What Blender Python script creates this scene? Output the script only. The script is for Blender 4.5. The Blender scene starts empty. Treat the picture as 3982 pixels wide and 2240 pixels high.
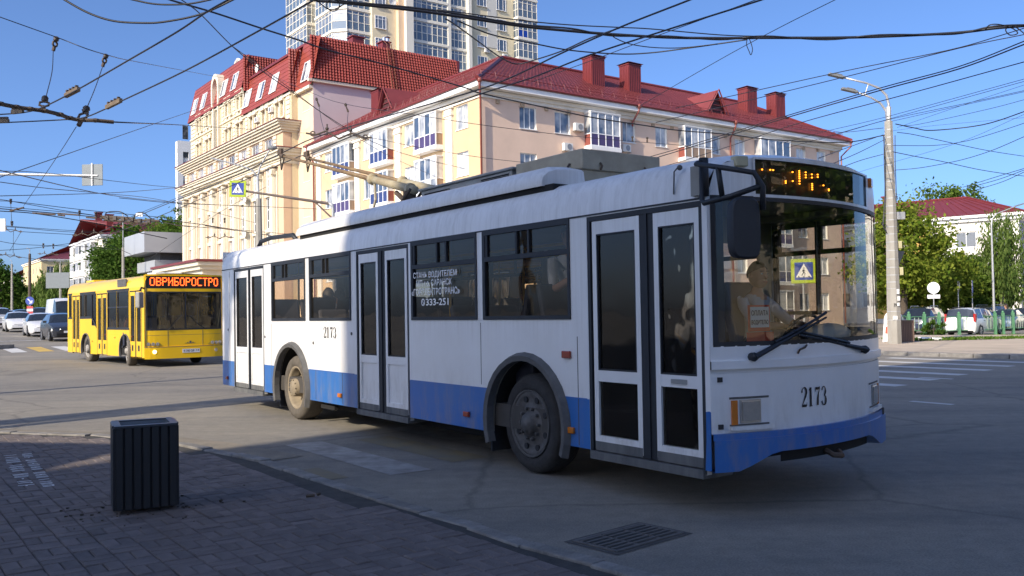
import bpy, math, random
import numpy as np
from mathutils import Matrix, Vector, Euler

scene = bpy.context.scene
COL = scene.collection
rnd = random.Random(7)
PI = math.pi
R = math.radians

# ------------------------------------------------------------------ camera
W0, H0, F0 = 3982.0, 2240.0, 3500.0
PIT, ROL, HC = 0.0270, -0.0165, 1.52
B_ = Matrix(((1, 0, 0), (0, 0, -1), (0, 1, 0)))
P_ = Matrix(((1, 0, 0), (0, math.cos(PIT), math.sin(PIT)), (0, -math.sin(PIT), math.cos(PIT))))
R_ = Matrix(((math.cos(ROL), -math.sin(ROL), 0), (math.sin(ROL), math.cos(ROL), 0), (0, 0, 1)))
RC = R_ @ P_ @ B_
cam_data = bpy.data.cameras.new('camera')
cam_data.sensor_width = 36.0
cam_data.lens = F0 / W0 * 36.0
cam_data.clip_start = 0.05
cam_data.clip_end = 4000.0
cam = bpy.data.objects.new('camera', cam_data)
COL.objects.link(cam)
cam.matrix_world = Matrix.Translation((0, 0, HC)) @ Matrix((RC[0], -RC[1], -RC[2])).transposed().to_4x4()
scene.camera = cam

# ------------------------------------------------------------------ sun, sky, exposure
SUN_AZ, SUN_EL = R(50.0), R(30.0)            # light travels towards (cos az, sin az)
to_sun = Vector((-math.cos(SUN_AZ) * math.cos(SUN_EL), -math.sin(SUN_AZ) * math.cos(SUN_EL), math.sin(SUN_EL)))
world = bpy.data.worlds.new('World')
scene.world = world
world.use_nodes = True
wn = world.node_tree
wn.nodes.clear()
w_out = wn.nodes.new('ShaderNodeOutputWorld')
w_bg = wn.nodes.new('ShaderNodeBackground')
w_sky = wn.nodes.new('ShaderNodeTexSky')
w_sky.sky_type = 'NISHITA'
w_sky.sun_disc = False
w_sky.sun_elevation = SUN_EL
w_sky.sun_rotation = math.atan2(to_sun.x, to_sun.y)
w_sky.altitude = 200
w_sky.air_density = 0.6
w_sky.dust_density = 2.6
w_sky.ozone_density = 7.0
w_bg.inputs['Strength'].default_value = 0.108
wn.links.new(w_sky.outputs[0], w_bg.inputs['Color'])
wn.links.new(w_bg.outputs[0], w_out.inputs['Surface'])
sun_data = bpy.data.lights.new('sun', 'SUN')
sun_data.energy = 2.6
sun_data.angle = R(0.53)
sun_data.color = (1.0, 0.87, 0.68)
sun = bpy.data.objects.new('sun', sun_data)
COL.objects.link(sun)
sun.rotation_euler = to_sun.to_track_quat('Z', 'Y').to_euler()
scene.view_settings.view_transform = 'Standard'
scene.view_settings.look = 'None'
scene.view_settings.exposure = 1.2
scene.view_settings.gamma = 1.0
scene.view_settings.use_curve_mapping = False
scene.render.engine = 'CYCLES'
scene.cycles.max_bounces = 8
scene.cycles.transparent_max_bounces = 16
scene.cycles.caustics_reflective = False
scene.cycles.caustics_refractive = False
scene.cycles.sample_clamp_indirect = 4.0

# ------------------------------------------------------------------ street grid
TH = 0.629
NN = Vector((math.cos(TH), math.sin(TH), 0))     # away to the right
DD = Vector((-math.sin(TH), math.cos(TH), 0))    # away to the left
SD = 3982.0 / 2576.0


def ray(u, v):
    return RC.transposed() @ Vector(((u * SD - W0 / 2) / F0, (v * SD - H0 / 2) / F0, 1))


def at(u, v, Y):
    r = ray(u, v)
    return Vector((0, 0, HC)) + r * (Y / r.y)


def at_z(u, v, z):
    r = ray(u, v)
    return Vector((0, 0, HC)) + r * ((z - HC) / r.z)


def rise(x, y):
    """gentle fall of the ground: the street climbs to the left, the lot beyond the verge lies lower"""
    t = min(70.0, max(0.0, x * DD.x + y * DD.y - 33.0))
    a = 0.017 * t * min(1.0, t / 14.0)
    q = min(1.0, max(0.0, (x - 15.0) / 10.0))
    return a * (1 - q) - 0.28 * q * q * (3 - 2 * q)


# ------------------------------------------------------------------ materials
MATS = {}


def mat(name, col, rough=0.6, var=0.12, scale=2.0, bump=0.0, metal=0.0, spec=0.5, coat=0.0, emit=0.0, bscale=None, col2=None, detail=5.0, stretch=None, objvar=0.0):
    if name in MATS:
        return MATS[name]
    m = bpy.data.materials.new(name)
    m.use_nodes = True
    nt = m.node_tree
    b = nt.nodes['Principled BSDF']
    b.inputs['Roughness'].default_value = rough
    b.inputs['Metallic'].default_value = metal
    b.inputs['Specular IOR Level'].default_value = spec
    b.inputs['Coat Weight'].default_value = coat
    b.inputs['Coat Roughness'].default_value = 0.08
    c4 = (*col, 1)
    b.inputs['Base Color'].default_value = c4
    if emit:
        b.inputs['Emission Color'].default_value = c4
        b.inputs['Emission Strength'].default_value = emit
    if var or bump or col2:
        tc = nt.nodes.new('ShaderNodeTexCoord')
        src = tc.outputs['Object']
        if stretch:
            mp = nt.nodes.new('ShaderNodeMapping')
            mp.inputs['Scale'].default_value = stretch
            nt.links.new(src, mp.inputs['Vector'])
            src = mp.outputs[0]
        n = nt.nodes.new('ShaderNodeTexNoise')
        n.inputs['Scale'].default_value = scale
        n.inputs['Detail'].default_value = detail
        n.inputs['Roughness'].default_value = 0.65
        nt.links.new(src, n.inputs['Vector'])
        mr = nt.nodes.new('ShaderNodeMapRange')
        mr.inputs['From Min'].default_value = 0.3
        mr.inputs['From Max'].default_value = 0.7
        nt.links.new(n.outputs['Fac'], mr.inputs['Value'])
        if col2:
            mx = nt.nodes.new('ShaderNodeMix')
            mx.data_type = 'RGBA'
            mx.inputs[6].default_value = c4
            mx.inputs[7].default_value = (*col2, 1)
            nt.links.new(mr.outputs[0], mx.inputs[0])
            last = mx.outputs[2]
        else:
            mr.inputs['To Min'].default_value = 1 - var
            mr.inputs['To Max'].default_value = 1 + var
            hs = nt.nodes.new('ShaderNodeHueSaturation')
            hs.inputs['Color'].default_value = c4
            nt.links.new(mr.outputs[0], hs.inputs['Value'])
            last = hs.outputs[0]
        if objvar:
            oi = nt.nodes.new('ShaderNodeObjectInfo')
            m2 = nt.nodes.new('ShaderNodeMapRange')
            m2.inputs['To Min'].default_value = 1 - objvar
            m2.inputs['To Max'].default_value = 1 + objvar
            nt.links.new(oi.outputs['Random'], m2.inputs['Value'])
            h2 = nt.nodes.new('ShaderNodeHueSaturation')
            nt.links.new(last, h2.inputs['Color'])
            nt.links.new(m2.outputs[0], h2.inputs['Value'])
            last = h2.outputs[0]
        nt.links.new(last, b.inputs['Base Color'])
        if bump:
            n2 = nt.nodes.new('ShaderNodeTexNoise')
            n2.inputs['Scale'].default_value = bscale or scale * 6
            n2.inputs['Detail'].default_value = 6
            nt.links.new(src, n2.inputs['Vector'])
            bp = nt.nodes.new('ShaderNodeBump')
            bp.inputs['Strength'].default_value = bump
            bp.inputs['Distance'].default_value = 0.02
            nt.links.new(n2.outputs['Fac'], bp.inputs['Height'])
            nt.links.new(bp.outputs[0], b.inputs['Normal'])
    MATS[name] = m
    return m


def glass_mat(name, tint, ior=1.5, gloss=1.0, haze=None, hazefac=0.0):
    """thin see-through pane"""
    m = bpy.data.materials.new(name)
    m.use_nodes = True
    nt = m.node_tree
    nt.nodes.clear()
    out = nt.nodes.new('ShaderNodeOutputMaterial')
    tr = nt.nodes.new('ShaderNodeBsdfTransparent')
    tr.inputs[0].default_value = (*tint, 1)
    gl = nt.nodes.new('ShaderNodeBsdfGlossy')
    gl.inputs['Roughness'].default_value = 0.0
    gl.inputs['Color'].default_value = (gloss, gloss, gloss, 1)
    fr = nt.nodes.new('ShaderNodeFresnel')
    fr.inputs['IOR'].default_value = ior
    tc = nt.nodes.new('ShaderNodeTexCoord')
    no = nt.nodes.new('ShaderNodeTexNoise')
    no.inputs['Scale'].default_value = 2.2
    nt.links.new(tc.outputs['Object'], no.inputs['Vector'])
    bp = nt.nodes.new('ShaderNodeBump')
    bp.inputs['Strength'].default_value = 0.05
    bp.inputs['Distance'].default_value = 0.05
    nt.links.new(no.outputs['Fac'], bp.inputs['Height'])
    nt.links.new(bp.outputs[0], gl.inputs['Normal'])
    mx = nt.nodes.new('ShaderNodeMixShader')
    nt.links.new(fr.outputs[0], mx.inputs[0])
    nt.links.new(tr.outputs[0], mx.inputs[1])
    nt.links.new(gl.outputs[0], mx.inputs[2])
    last = mx.outputs[0]
    if hazefac:
        df = nt.nodes.new('ShaderNodeBsdfDiffuse')
        df.inputs[0].default_value = (*haze, 1)
        n3 = nt.nodes.new('ShaderNodeTexNoise')
        n3.inputs['Scale'].default_value = 4
        n3.inputs['Detail'].default_value = 6
        nt.links.new(tc.outputs['Object'], n3.inputs['Vector'])
        mm = nt.nodes.new('ShaderNodeMath')
        mm.operation = 'MULTIPLY'
        mm.inputs[1].default_value = hazefac * 2
        nt.links.new(n3.outputs['Fac'], mm.inputs[0])
        m2 = nt.nodes.new('ShaderNodeMixShader')
        nt.links.new(mm.outputs[0], m2.inputs[0])
        nt.links.new(last, m2.inputs[1])
        nt.links.new(df.outputs[0], m2.inputs[2])
        last = m2.outputs[0]
    nt.links.new(last, out.inputs['Surface'])
    MATS[name] = m
    return m


def facade_glass(name, dark, light):
    """house window: mirror-like pane with a room or a curtain behind, different from window to window"""
    m = bpy.data.materials.new(name)
    m.use_nodes = True
    nt = m.node_tree
    b = nt.nodes['Principled BSDF']
    oi = nt.nodes.new('ShaderNodeObjectInfo')
    tc = nt.nodes.new('ShaderNodeTexCoord')
    no = nt.nodes.new('ShaderNodeTexNoise')
    no.inputs['Scale'].default_value = 1.1
    no.noise_dimensions = '4D'
    nt.links.new(tc.outputs['Object'], no.inputs['Vector'])
    ml = nt.nodes.new('ShaderNodeMath')
    ml.operation = 'MULTIPLY'
    ml.inputs[1].default_value = 40
    nt.links.new(oi.outputs['Random'], ml.inputs[0])
    nt.links.new(ml.outputs[0], no.inputs['W'])
    ad = nt.nodes.new('ShaderNodeMath')
    ad.operation = 'MULTIPLY_ADD'
    ad.inputs[1].default_value = 0.62
    nt.links.new(oi.outputs['Random'], ad.inputs[0])
    nt.links.new(no.outputs['Fac'], ad.inputs[2])
    rp = nt.nodes.new('ShaderNodeValToRGB')
    rp.color_ramp.elements[0].position = 0.62
    rp.color_ramp.elements[0].color = (*dark, 1)
    rp.color_ramp.elements[1].position = 1.0
    rp.color_ramp.elements[1].color = (*light, 1)
    nt.links.new(ad.outputs[0], rp.inputs[0])
    nt.links.new(rp.outputs[0], b.inputs['Base Color'])
    b.inputs['Roughness'].default_value = 0.35
    b.inputs['Specular IOR Level'].default_value = 0.5
    b.inputs['Coat Weight'].default_value = 1.0
    b.inputs['Coat Roughness'].default_value = 0.02
    b.inputs['Coat IOR'].default_value = 1.9
    MATS[name] = m
    return m


# ------------------------------------------------------------------ mesh builder
class MB:
    def __init__(s, M=None):
        s.v, s.f, s.m = [], [], []
        s.M = M or Matrix.Identity(4)

    def add(s, vs, fs, mi=0):
        n = len(s.v)
        s.v += [tuple(s.M @ Vector(p)) for p in vs]
        s.f += [tuple(i + n for i in f) for f in fs]
        s.m += [mi] * len(fs)

    def quad(s, a, b, c, d, mi=0):
        s.add((a, b, c, d), ((0, 1, 2, 3),), mi)

    def poly(s, pts, mi=0):
        s.add(pts, (tuple(range(len(pts))),), mi)

    def box(s, x0, x1, y0, y1, z0, z1, mi=0):
        s.add(((x0, y0, z0), (x1, y0, z0), (x1, y1, z0), (x0, y1, z0), (x0, y0, z1), (x1, y0, z1), (x1, y1, z1), (x0, y1, z1)),
              ((0, 3, 2, 1), (4, 5, 6, 7), (0, 1, 5, 4), (1, 2, 6, 5), (2, 3, 7, 6), (3, 0, 4, 7)), mi)

    def obox(s, c, ax, ay, az, mi=0):
        c, ax, ay, az = Vector(c), Vector(ax), Vector(ay), Vector(az)
        vs = [c + i * ax + j * ay + k * az for k in (-1, 1) for i, j in ((-1, -1), (1, -1), (1, 1), (-1, 1))]
        s.add(vs, ((0, 3, 2, 1), (4, 5, 6, 7), (0, 1, 5, 4), (1, 2, 6, 5), (2, 3, 7, 6), (3, 0, 4, 7)), mi)

    def prism(s, poly, z0, z1, mi=0, axis='z', mtop=None):
        n = len(poly)
        if axis == 'z':
            a = [(x, y, z0) for x, y in poly]
            b = [(x, y, z1) for x, y in poly]
        elif axis == 'y':
            a = [(x, z0, y) for x, y in poly]
            b = [(x, z1, y) for x, y in poly]
        else:
            a = [(z0, x, y) for x, y in poly]
            b = [(z1, x, y) for x, y in poly]
        s.add(a + b, [tuple(range(n))[::-1], tuple(range(n, 2 * n))] if mtop is None else [tuple(range(n))[::-1]], mi)
        if mtop is not None:
            s.add(b, [tuple(range(n))], mtop)
        s.add(a + b, [(i, (i + 1) % n, n + (i + 1) % n, n + i) for i in range(n)], mi)

    def tube(s, pts, r, n=6, mi=0, caps=True):
        pts = [Vector(p) for p in pts]
        rs = r if isinstance(r, (list, tuple)) else [r] * len(pts)
        rings = []
        up = None
        for i, p in enumerate(pts):
            t = (pts[min(i + 1, len(pts) - 1)] - pts[max(i - 1, 0)])
            if t.length < 1e-9:
                t = Vector((0, 0, 1))
            t.normalize()
            if up is None:
                up = Vector((0, 0, 1)) if abs(t.z) < 0.9 else Vector((1, 0, 0))
            a = t.cross(up)
            if a.length < 1e-6:
                up = Vector((1, 0, 0))
                a = t.cross(up)
            a.normalize()
            b = a.cross(t)
            up = b
            rings.append([p + rs[i] * (math.cos(2 * PI * k / n) * a + math.sin(2 * PI * k / n) * b) for k in range(n)])
        vs = [q for rg in rings for q in rg]
        fs = []
        for i in range(len(pts) - 1):
            for k in range(n):
                k2 = (k + 1) % n
                fs.append((i * n + k, (i + 1) * n + k, (i + 1) * n + k2, i * n + k2))
        if caps:
            fs.append(tuple(range(n)))
            fs.append(tuple(range((len(pts) - 1) * n, len(pts) * n))[::-1])
        s.add(vs, fs, mi)

    def lathe(s, prof, n=16, mi=0, c=(0, 0, 0), axis='z', closed=False):
        """prof: (radius, height) pairs"""
        vs, fs = [], []
        for r, h in prof:
            for k in range(n):
                a = 2 * PI * k / n
                p = (r * math.cos(a), r * math.sin(a), h)
                if axis == 'y':
                    p = (r * math.cos(a), h, r * math.sin(a))
                elif axis == 'x':
                    p = (h, r * math.cos(a), r * math.sin(a))
                vs.append((p[0] + c[0], p[1] + c[1], p[2] + c[2]))
        for i in range(len(prof) - 1):
            for k in range(n):
                k2 = (k + 1) % n
                fs.append((i * n + k, i * n + k2, (i + 1) * n + k2, (i + 1) * n + k))
        if not closed:
            if prof[0][0] > 1e-6:
                fs.append(tuple(range(n))[::-1])
            if prof[-1][0] > 1e-6:
                fs.append(tuple(range((len(prof) - 1) * n, len(prof) * n)))
        s.add(vs, fs, mi)

    def sphere(s, c, r, n=8, mi=0):
        rx, ry, rz = r if isinstance(r, (tuple, list)) else (r, r, r)
        m = max(4, n // 2 + 1)
        vs, fs = [], []
        for i in range(m + 1):
            t = PI * i / m
            for k in range(n):
                a = 2 * PI * k / n
                vs.append((c[0] + rx * math.sin(t) * math.cos(a), c[1] + ry * math.sin(t) * math.sin(a), c[2] - rz * math.cos(t)))
        for i in range(m):
            for k in range(n):
                k2 = (k + 1) % n
                fs.append((i * n + k, i * n + k2, (i + 1) * n + k2, (i + 1) * n + k))
        s.add(vs, fs, mi)

    def mesh(s, name, mats, smooth=False):
        me = bpy.data.meshes.new(name)
        me.from_pydata(s.v, [], s.f)
        for m in (mats if isinstance(mats, (list, tuple)) else [mats]):
            me.materials.append(m)
        if s.m and max(s.m) > 0:
            me.polygons.foreach_set('material_index', s.m)
        if smooth:
            me.polygons.foreach_set('use_smooth', [True] * len(me.polygons))
        me.update()
        return me

    def build(s, name, mats, parent=None, smooth=False, bev=0.0, M=None, angle=None):
        me = s.mesh(name, mats, smooth)
        if angle:
            me.polygons.foreach_set('use_smooth', [True] * len(me.polygons))
            me.set_sharp_from_angle(angle=R(angle))
        return link(name, me, parent, M, bev)


def link(name, me, parent=None, M=None, bev=0.0):
    o = bpy.data.objects.new(name, me)
    COL.objects.link(o)
    if parent:
        o.parent = parent
    if M is not None:
        o.matrix_basis = M
    if bev:
        b = o.modifiers.new('bevel', 'BEVEL')
        b.width = bev
        b.segments = 2
        b.limit_method = 'ANGLE'
        b.angle_limit = R(40)
    return o


def tag(o, label=None, cat=None, group=None, kind=None):
    if label:
        o['label'] = label
    if cat:
        o['category'] = cat
    if group:
        o['group'] = group
    if kind:
        o['kind'] = kind
    return o


def thing(name, label, cat, loc=(0, 0, 0), rz=0.0, group=None):
    o = bpy.data.objects.new(name, None)
    o.empty_display_size = 0.3
    COL.objects.link(o)
    o.location = loc
    o.rotation_euler = (0, 0, rz)
    return tag(o, label, cat, group)


def T(x, y, z):
    return Matrix.Translation((x, y, z))


def RZ(a):
    return Matrix.Rotation(a, 4, 'Z')


def RX(a):
    return Matrix.Rotation(a, 4, 'X')


def RY(a):
    return Matrix.Rotation(a, 4, 'Y')


def np_mesh(name, verts, quads, mats, smooth=False):
    me = bpy.data.meshes.new(name)
    k = quads.shape[1]
    me.vertices.add(len(verts))
    me.vertices.foreach_set('co', verts.astype(np.float32).ravel())
    me.loops.add(quads.size)
    me.loops.foreach_set('vertex_index', quads.astype(np.int32).ravel())
    me.polygons.add(len(quads))
    me.polygons.foreach_set('loop_start', np.arange(0, quads.size, k, dtype=np.int32))
    me.polygons.foreach_set('loop_total', np.full(len(quads), k, dtype=np.int32))
    for m in (mats if isinstance(mats, (list, tuple)) else [mats]):
        me.materials.append(m)
    me.update(calc_edges=True)
    me.validate()
    return me


def copy_tree(o, parent=None):
    c = o.copy()
    COL.objects.link(c)
    if parent:
        c.parent = parent
    for ch in list(o.children):
        copy_tree(ch, c)
    return c
# ================================================================== ground, road, pavements
def asphalt(name, base, dust):
    m = bpy.data.materials.new(name)
    m.use_nodes = True
    nt = m.node_tree
    b = nt.nodes['Principled BSDF']
    tc = nt.nodes.new('ShaderNodeTexCoord')

    def noise(sc, det, st=None):
        n = nt.nodes.new('ShaderNodeTexNoise')
        n.inputs['Scale'].default_value = sc
        n.inputs['Detail'].default_value = det
        n.inputs['Roughness'].default_value = 0.7
        if st:
            mp = nt.nodes.new('ShaderNodeMapping')
            mp.inputs['Rotation'].default_value = (0, 0, -TH - PI / 2)
            mp.inputs['Scale'].default_value = st
            nt.links.new(tc.outputs['Object'], mp.inputs[0])
            nt.links.new(mp.outputs[0], n.inputs['Vector'])
        else:
            nt.links.new(tc.outputs['Object'], n.inputs['Vector'])
        return n
    big = noise(0.22, 5)
    tracks = noise(1.0, 4, (0.06, 0.9, 1))
    fine = noise(70, 3)
    mid = noise(6, 6)
    a = nt.nodes.new('ShaderNodeMath')
    a.operation = 'ADD'
    nt.links.new(big.outputs[0], a.inputs[0])
    nt.links.new(tracks.outputs[0], a.inputs[1])
    mr = nt.nodes.new('ShaderNodeMapRange')
    mr.inputs['From Min'].default_value = 0.75
    mr.inputs['From Max'].default_value = 1.25
    nt.links.new(a.outputs[0], mr.inputs['Value'])
    mx = nt.nodes.new('ShaderNodeMix')
    mx.data_type = 'RGBA'
    mx.inputs[6].default_value = (*base, 1)
    mx.inputs[7].default_value = (*dust, 1)
    nt.links.new(mr.outputs[0], mx.inputs[0])
    sp = nt.nodes.new('ShaderNodeMapRange')
    sp.inputs['From Min'].default_value = 0.25
    sp.inputs['From Max'].default_value = 0.75
    sp.inputs['To Min'].default_value = 0.62
    sp.inputs['To Max'].default_value = 1.38
    nt.links.new(fine.outputs[0], sp.inputs['Value'])
    s2 = nt.nodes.new('ShaderNodeMapRange')
    s2.inputs['From Min'].default_value = 0.3
    s2.inputs['From Max'].default_value = 0.7
    s2.inputs['To Min'].default_value = 0.85
    s2.inputs['To Max'].default_value = 1.15
    nt.links.new(mid.outputs[0], s2.inputs['Value'])
    mm = nt.nodes.new('ShaderNodeMath')
    mm.operation = 'MULTIPLY'
    nt.links.new(sp.outputs[0], mm.inputs[0])
    nt.links.new(s2.outputs[0], mm.inputs[1])
    # cracks
    vo = nt.nodes.new('ShaderNodeTexVoronoi')
    vo.feature = 'DISTANCE_TO_EDGE'
    vo.inputs['Scale'].default_value = 0.32
    wob = nt.nodes.new('ShaderNodeMix')
    wob.data_type = 'VECTOR'
    wob.inputs[0].default_value = 0.25
    nt.links.new(tc.outputs['Object'], wob.inputs[4])
    w2 = noise(0.9, 6)
    nt.links.new(w2.outputs['Color'], wob.inputs[5])
    nt.links.new(wob.outputs[1], vo.inputs['Vector'])
    cr = nt.nodes.new('ShaderNodeMapRange')
    cr.inputs['From Min'].default_value = 0.0
    cr.inputs['From Max'].default_value = 0.012
    cr.inputs['To Min'].default_value = 0.7
    cr.inputs['To Max'].default_value = 1.0
    nt.links.new(vo.outputs['Distance'], cr.inputs['Value'])
    m3 = nt.nodes.new('ShaderNodeMath')
    m3.operation = 'MULTIPLY'
    nt.links.new(mm.outputs[0], m3.inputs[0])
    nt.links.new(cr.outputs[0], m3.inputs[1])
    hs = nt.nodes.new('ShaderNodeHueSaturation')
    nt.links.new(mx.outputs[2], hs.inputs['Color'])
    nt.links.new(m3.outputs[0], hs.inputs['Value'])
    nt.links.new(hs.outputs[0], b.inputs['Base Color'])
    b.inputs['Roughness'].default_value = 0.85
    bp = nt.nodes.new('ShaderNodeBump')
    bp.inputs['Strength'].default_value = 0.55
    bp.inputs['Distance'].default_value = 0.012
    nt.links.new(fine.outputs[0], bp.inputs['Height'])
    nt.links.new(bp.outputs[0], b.inputs['Normal'])
    MATS[name] = m
    return m


M_asph = asphalt('asphalt', (0.150, 0.142, 0.130), (0.262, 0.238, 0.196))
M_ground = mat('bare_ground', (0.16, 0.14, 0.11), 0.95, 0.25, 0.4)
M_walk = mat('concrete_walk', (0.47, 0.39, 0.30), 0.9, 0.15, 0.8, bump=0.3, bscale=40)
M_mortar = mat('paver_joint', (0.055, 0.052, 0.048), 0.95, 0.3, 8, bump=0.4, bscale=60)
M_paver = mat('paver_stone', (0.155, 0.130, 0.122), 0.85, 0.22, 5, bump=0.6, bscale=70, objvar=0.16)
M_kerb = mat('kerb_concrete', (0.21, 0.20, 0.185), 0.9, 0.3, 6, bump=0.7, bscale=40, objvar=0.1)
M_white_line = mat('worn_white_marking', (0.36, 0.355, 0.34), 0.8, 0.0, 3.5, col2=(0.16, 0.15, 0.14), detail=9)
M_white_far = mat('white_marking', (0.62, 0.62, 0.61), 0.8, 0.0, 1.5, col2=(0.42, 0.42, 0.41), detail=9)
M_yellow_line = mat('worn_yellow_marking', (0.22, 0.175, 0.09), 0.8, 0.0, 3.0, col2=(0.15, 0.14, 0.12), detail=9)
M_yellow_far = mat('yellow_marking', (0.62, 0.40, 0.06), 0.8, 0.0, 1.5, col2=(0.42, 0.30, 0.10), detail=9)

g = MB()
g.quad((-1800, -1800, -0.45), (1800, -1800, -0.45), (1800, 1800, -0.45), (-1800, 1800, -0.45))
tag(g.build('ground', M_ground), kind='structure')

xs = np.concatenate([np.arange(-200, -30, 10), np.arange(-30, 40, 2.5), np.arange(40, 171, 10)])
ys = np.concatenate([np.arange(-60, 10, 10), np.arange(10, 70, 2.5), np.arange(70, 331, 10)])
V = [(x, y, rise(x, y)) for y in ys for x in xs]
nx = len(xs)
Q = [(j * nx + i, j * nx + i + 1, (j + 1) * nx + i + 1, (j + 1) * nx + i) for j in range(len(ys) - 1) for i in range(nx - 1)]
tag(link('road', np_mesh('road', np.array(V), np.array(Q), M_asph)), kind='structure')

# --- near pavement: kerb line, joint bed, single pavers in basket weave
KERB = [(-60, 17.5), (-30, 15.2), (-20, 14.2), (-12, 13.3), (-8.6, 12.6), (-6.83, 12.0), (-5.15, 11.43), (-3.79, 10.45), (-2.70, 9.39), (-1.89, 8.32),
        (-1.07, 7.23), (-0.48, 6.52), (0.0, 5.84), (0.34, 5.45), (0.72, 5.0), (1.6, 3.9), (3.2, 1.7), (10, -7.6), (24, -26.9)]
PZ = 0.045
pv = MB()
poly = [(x, y) for x, y in KERB] + [(24, -50), (-60, -50)]
pv.prism(poly[::-1], -0.3, PZ - 0.012, 0)
pavement = tag(pv.build('pavement', M_mortar), kind='structure')


def inside(x, y, pts):
    c = False
    n = len(pts)
    j = n - 1
    for i in range(n):
        xi, yi = pts[i]
        xj, yj = pts[j]
        if (yi > y) != (yj > y) and x < (xj - xi) * (y - yi) / (yj - yi) + xi:
            c = not c
        j = i
    return c


def kdist(x, y):
    best = 9e9
    for (ax, ay), (bx, by) in zip(KERB, KERB[1:]):
        dx, dy = bx - ax, by - ay
        t = max(0, min(1, ((x - ax) * dx + (y - ay) * dy) / (dx * dx + dy * dy)))
        best = min(best, math.hypot(x - ax - t * dx, y - ay - t * dy))
    return best


def paver_mesh():
    m = MB()
    a, b, c = 0.0970, 0.0475, 0.006
    ring0 = [(-a, -b, -0.03), (a, -b, -0.03), (a, b, -0.03), (-a, b, -0.03)]
    ring1 = [(-a, -b, -c), (a, -b, -c), (a, b, -c), (-a, b, -c)]
    ring2 = [(-a + c, -b + c, 0), (a - c, -b + c, 0), (a - c, b - c, 0), (-a + c, b - c, 0)]
    m.add(ring0 + ring1 + ring2, [(i, (i + 1) % 4, 4 + (i + 1) % 4, 4 + i) for i in range(4)] + [(4 + i, 4 + (i + 1) % 4, 8 + (i + 1) % 4, 8 + i) for i in range(4)] + [(8, 9, 10, 11)])
    return m


pm = paver_mesh()
pmesh = pm.mesh('paver', M_paver)
cells = []
for i in range(-60, 60):
    for j in range(-10, 90):
        p = NN * (i * 0.2) + DD * (j * 0.2)
        cx, cy = p.x, p.y
        if not (-9.5 < cx < 1.4 and 3.6 < cy < 13):
            continue
        c = RC @ (Vector((cx, cy, 0)) - Vector((0, 0, HC)))
        if abs(c.x / c.z) > 0.62 or c.y / c.z > 0.37:
            continue
        if not inside(cx, cy, poly) or kdist(cx, cy) < 0.20:
            continue
        for k in (-1, 1):
            off = (NN if (i + j) % 2 else DD) * (0.05 * k)
            ang = TH + (PI / 2 if (i + j) % 2 else 0)
            cells.append((math.hypot(cx, cy), cx + off.x, cy + off.y, ang))
cells.sort()
rest = MB()
for n, (d, x, y, a) in enumerate(cells):
    M = T(x, y, PZ + rnd.uniform(-0.004, 0.003)) @ RZ(a + rnd.uniform(-0.012, 0.012)) @ RX(rnd.uniform(-0.012, 0.012)) @ RY(rnd.uniform(-0.01, 0.01))
    if n < 300:
        link('paver', pmesh, pavement, M)
    else:
        rest.M = M
        rest.add(pm.v, pm.f, n % 5)
PV = [mat('paver_stone_%s' % nm, tuple(c * k for c in (0.155, 0.130, 0.122)), 0.85, 0.22, 5, bump=0.6, bscale=70)
      for nm, k in (('plain', 1.0), ('dark', 0.84), ('pale', 1.14), ('brown', 0.93), ('grey', 1.06))]
tag(rest.build('pavers', PV, pavement), kind='stuff')

# kerb stones along the curve
def along(pts, step, start=0.0):
    out = []
    acc = start
    for (ax, ay), (bx, by) in zip(pts, pts[1:]):
        L = math.hypot(bx - ax, by - ay)
        while acc < L:
            out.append((ax + (bx - ax) * acc / L, ay + (by - ay) * acc / L, math.atan2(by - ay, bx - ax)))
            acc += step
        acc -= L
    return out


ks = MB()
ks.box(-0.485, 0.485, -0.055, 0.075, -0.2, PZ + 0.012)
kmesh = ks.mesh('kerb_stone', M_kerb)
for x, y, a in along(KERB[3:-2], 0.62, 0.3):
    o = link('kerb_stone', kmesh, pavement, T(x, y, rnd.uniform(-0.012, 0.006)) @ RZ(a + rnd.uniform(-0.03, 0.03)) @ Matrix.Diagonal((0.63, 1, 1, 1)), 0.012)

# sand and dust gathered along the kerb
def strip(name, pts, w0, w1, z, m, kind='structure', lift=True):
    b = MB()
    P = []
    for i, (x, y) in enumerate(pts):
        ax, ay = pts[max(0, i - 1)]
        bx, by = pts[min(len(pts) - 1, i + 1)]
        L = math.hypot(bx - ax, by - ay)
        nx_, ny_ = -(by - ay) / L, (bx - ax) / L
        P.append(((x + nx_ * w0, y + ny_ * w0), (x + nx_ * w1, y + ny_ * w1)))
    for (a0, a1), (b0, b1) in zip(P, P[1:]):
        h = lambda q: (q[0], q[1], z + (rise(*q) if lift else 0))
        b.quad(h(a0), h(b0), h(b1), h(a1))
    return tag(b.build(name, m), kind=kind)


M_dust = mat('sandy_dust', (0.27, 0.235, 0.18), 0.95, 0.0, 2.5, col2=(0.15, 0.135, 0.115), detail=9, bump=0.5, bscale=40)
strip('dusty_gutter', [(-12, 13.42), (-8.6, 12.72), (-6.83, 12.1), (-5.10, 11.55), (-3.68, 10.57), (-2.58, 9.48)], 0.0, 0.42, 0.006, M_dust)

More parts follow.
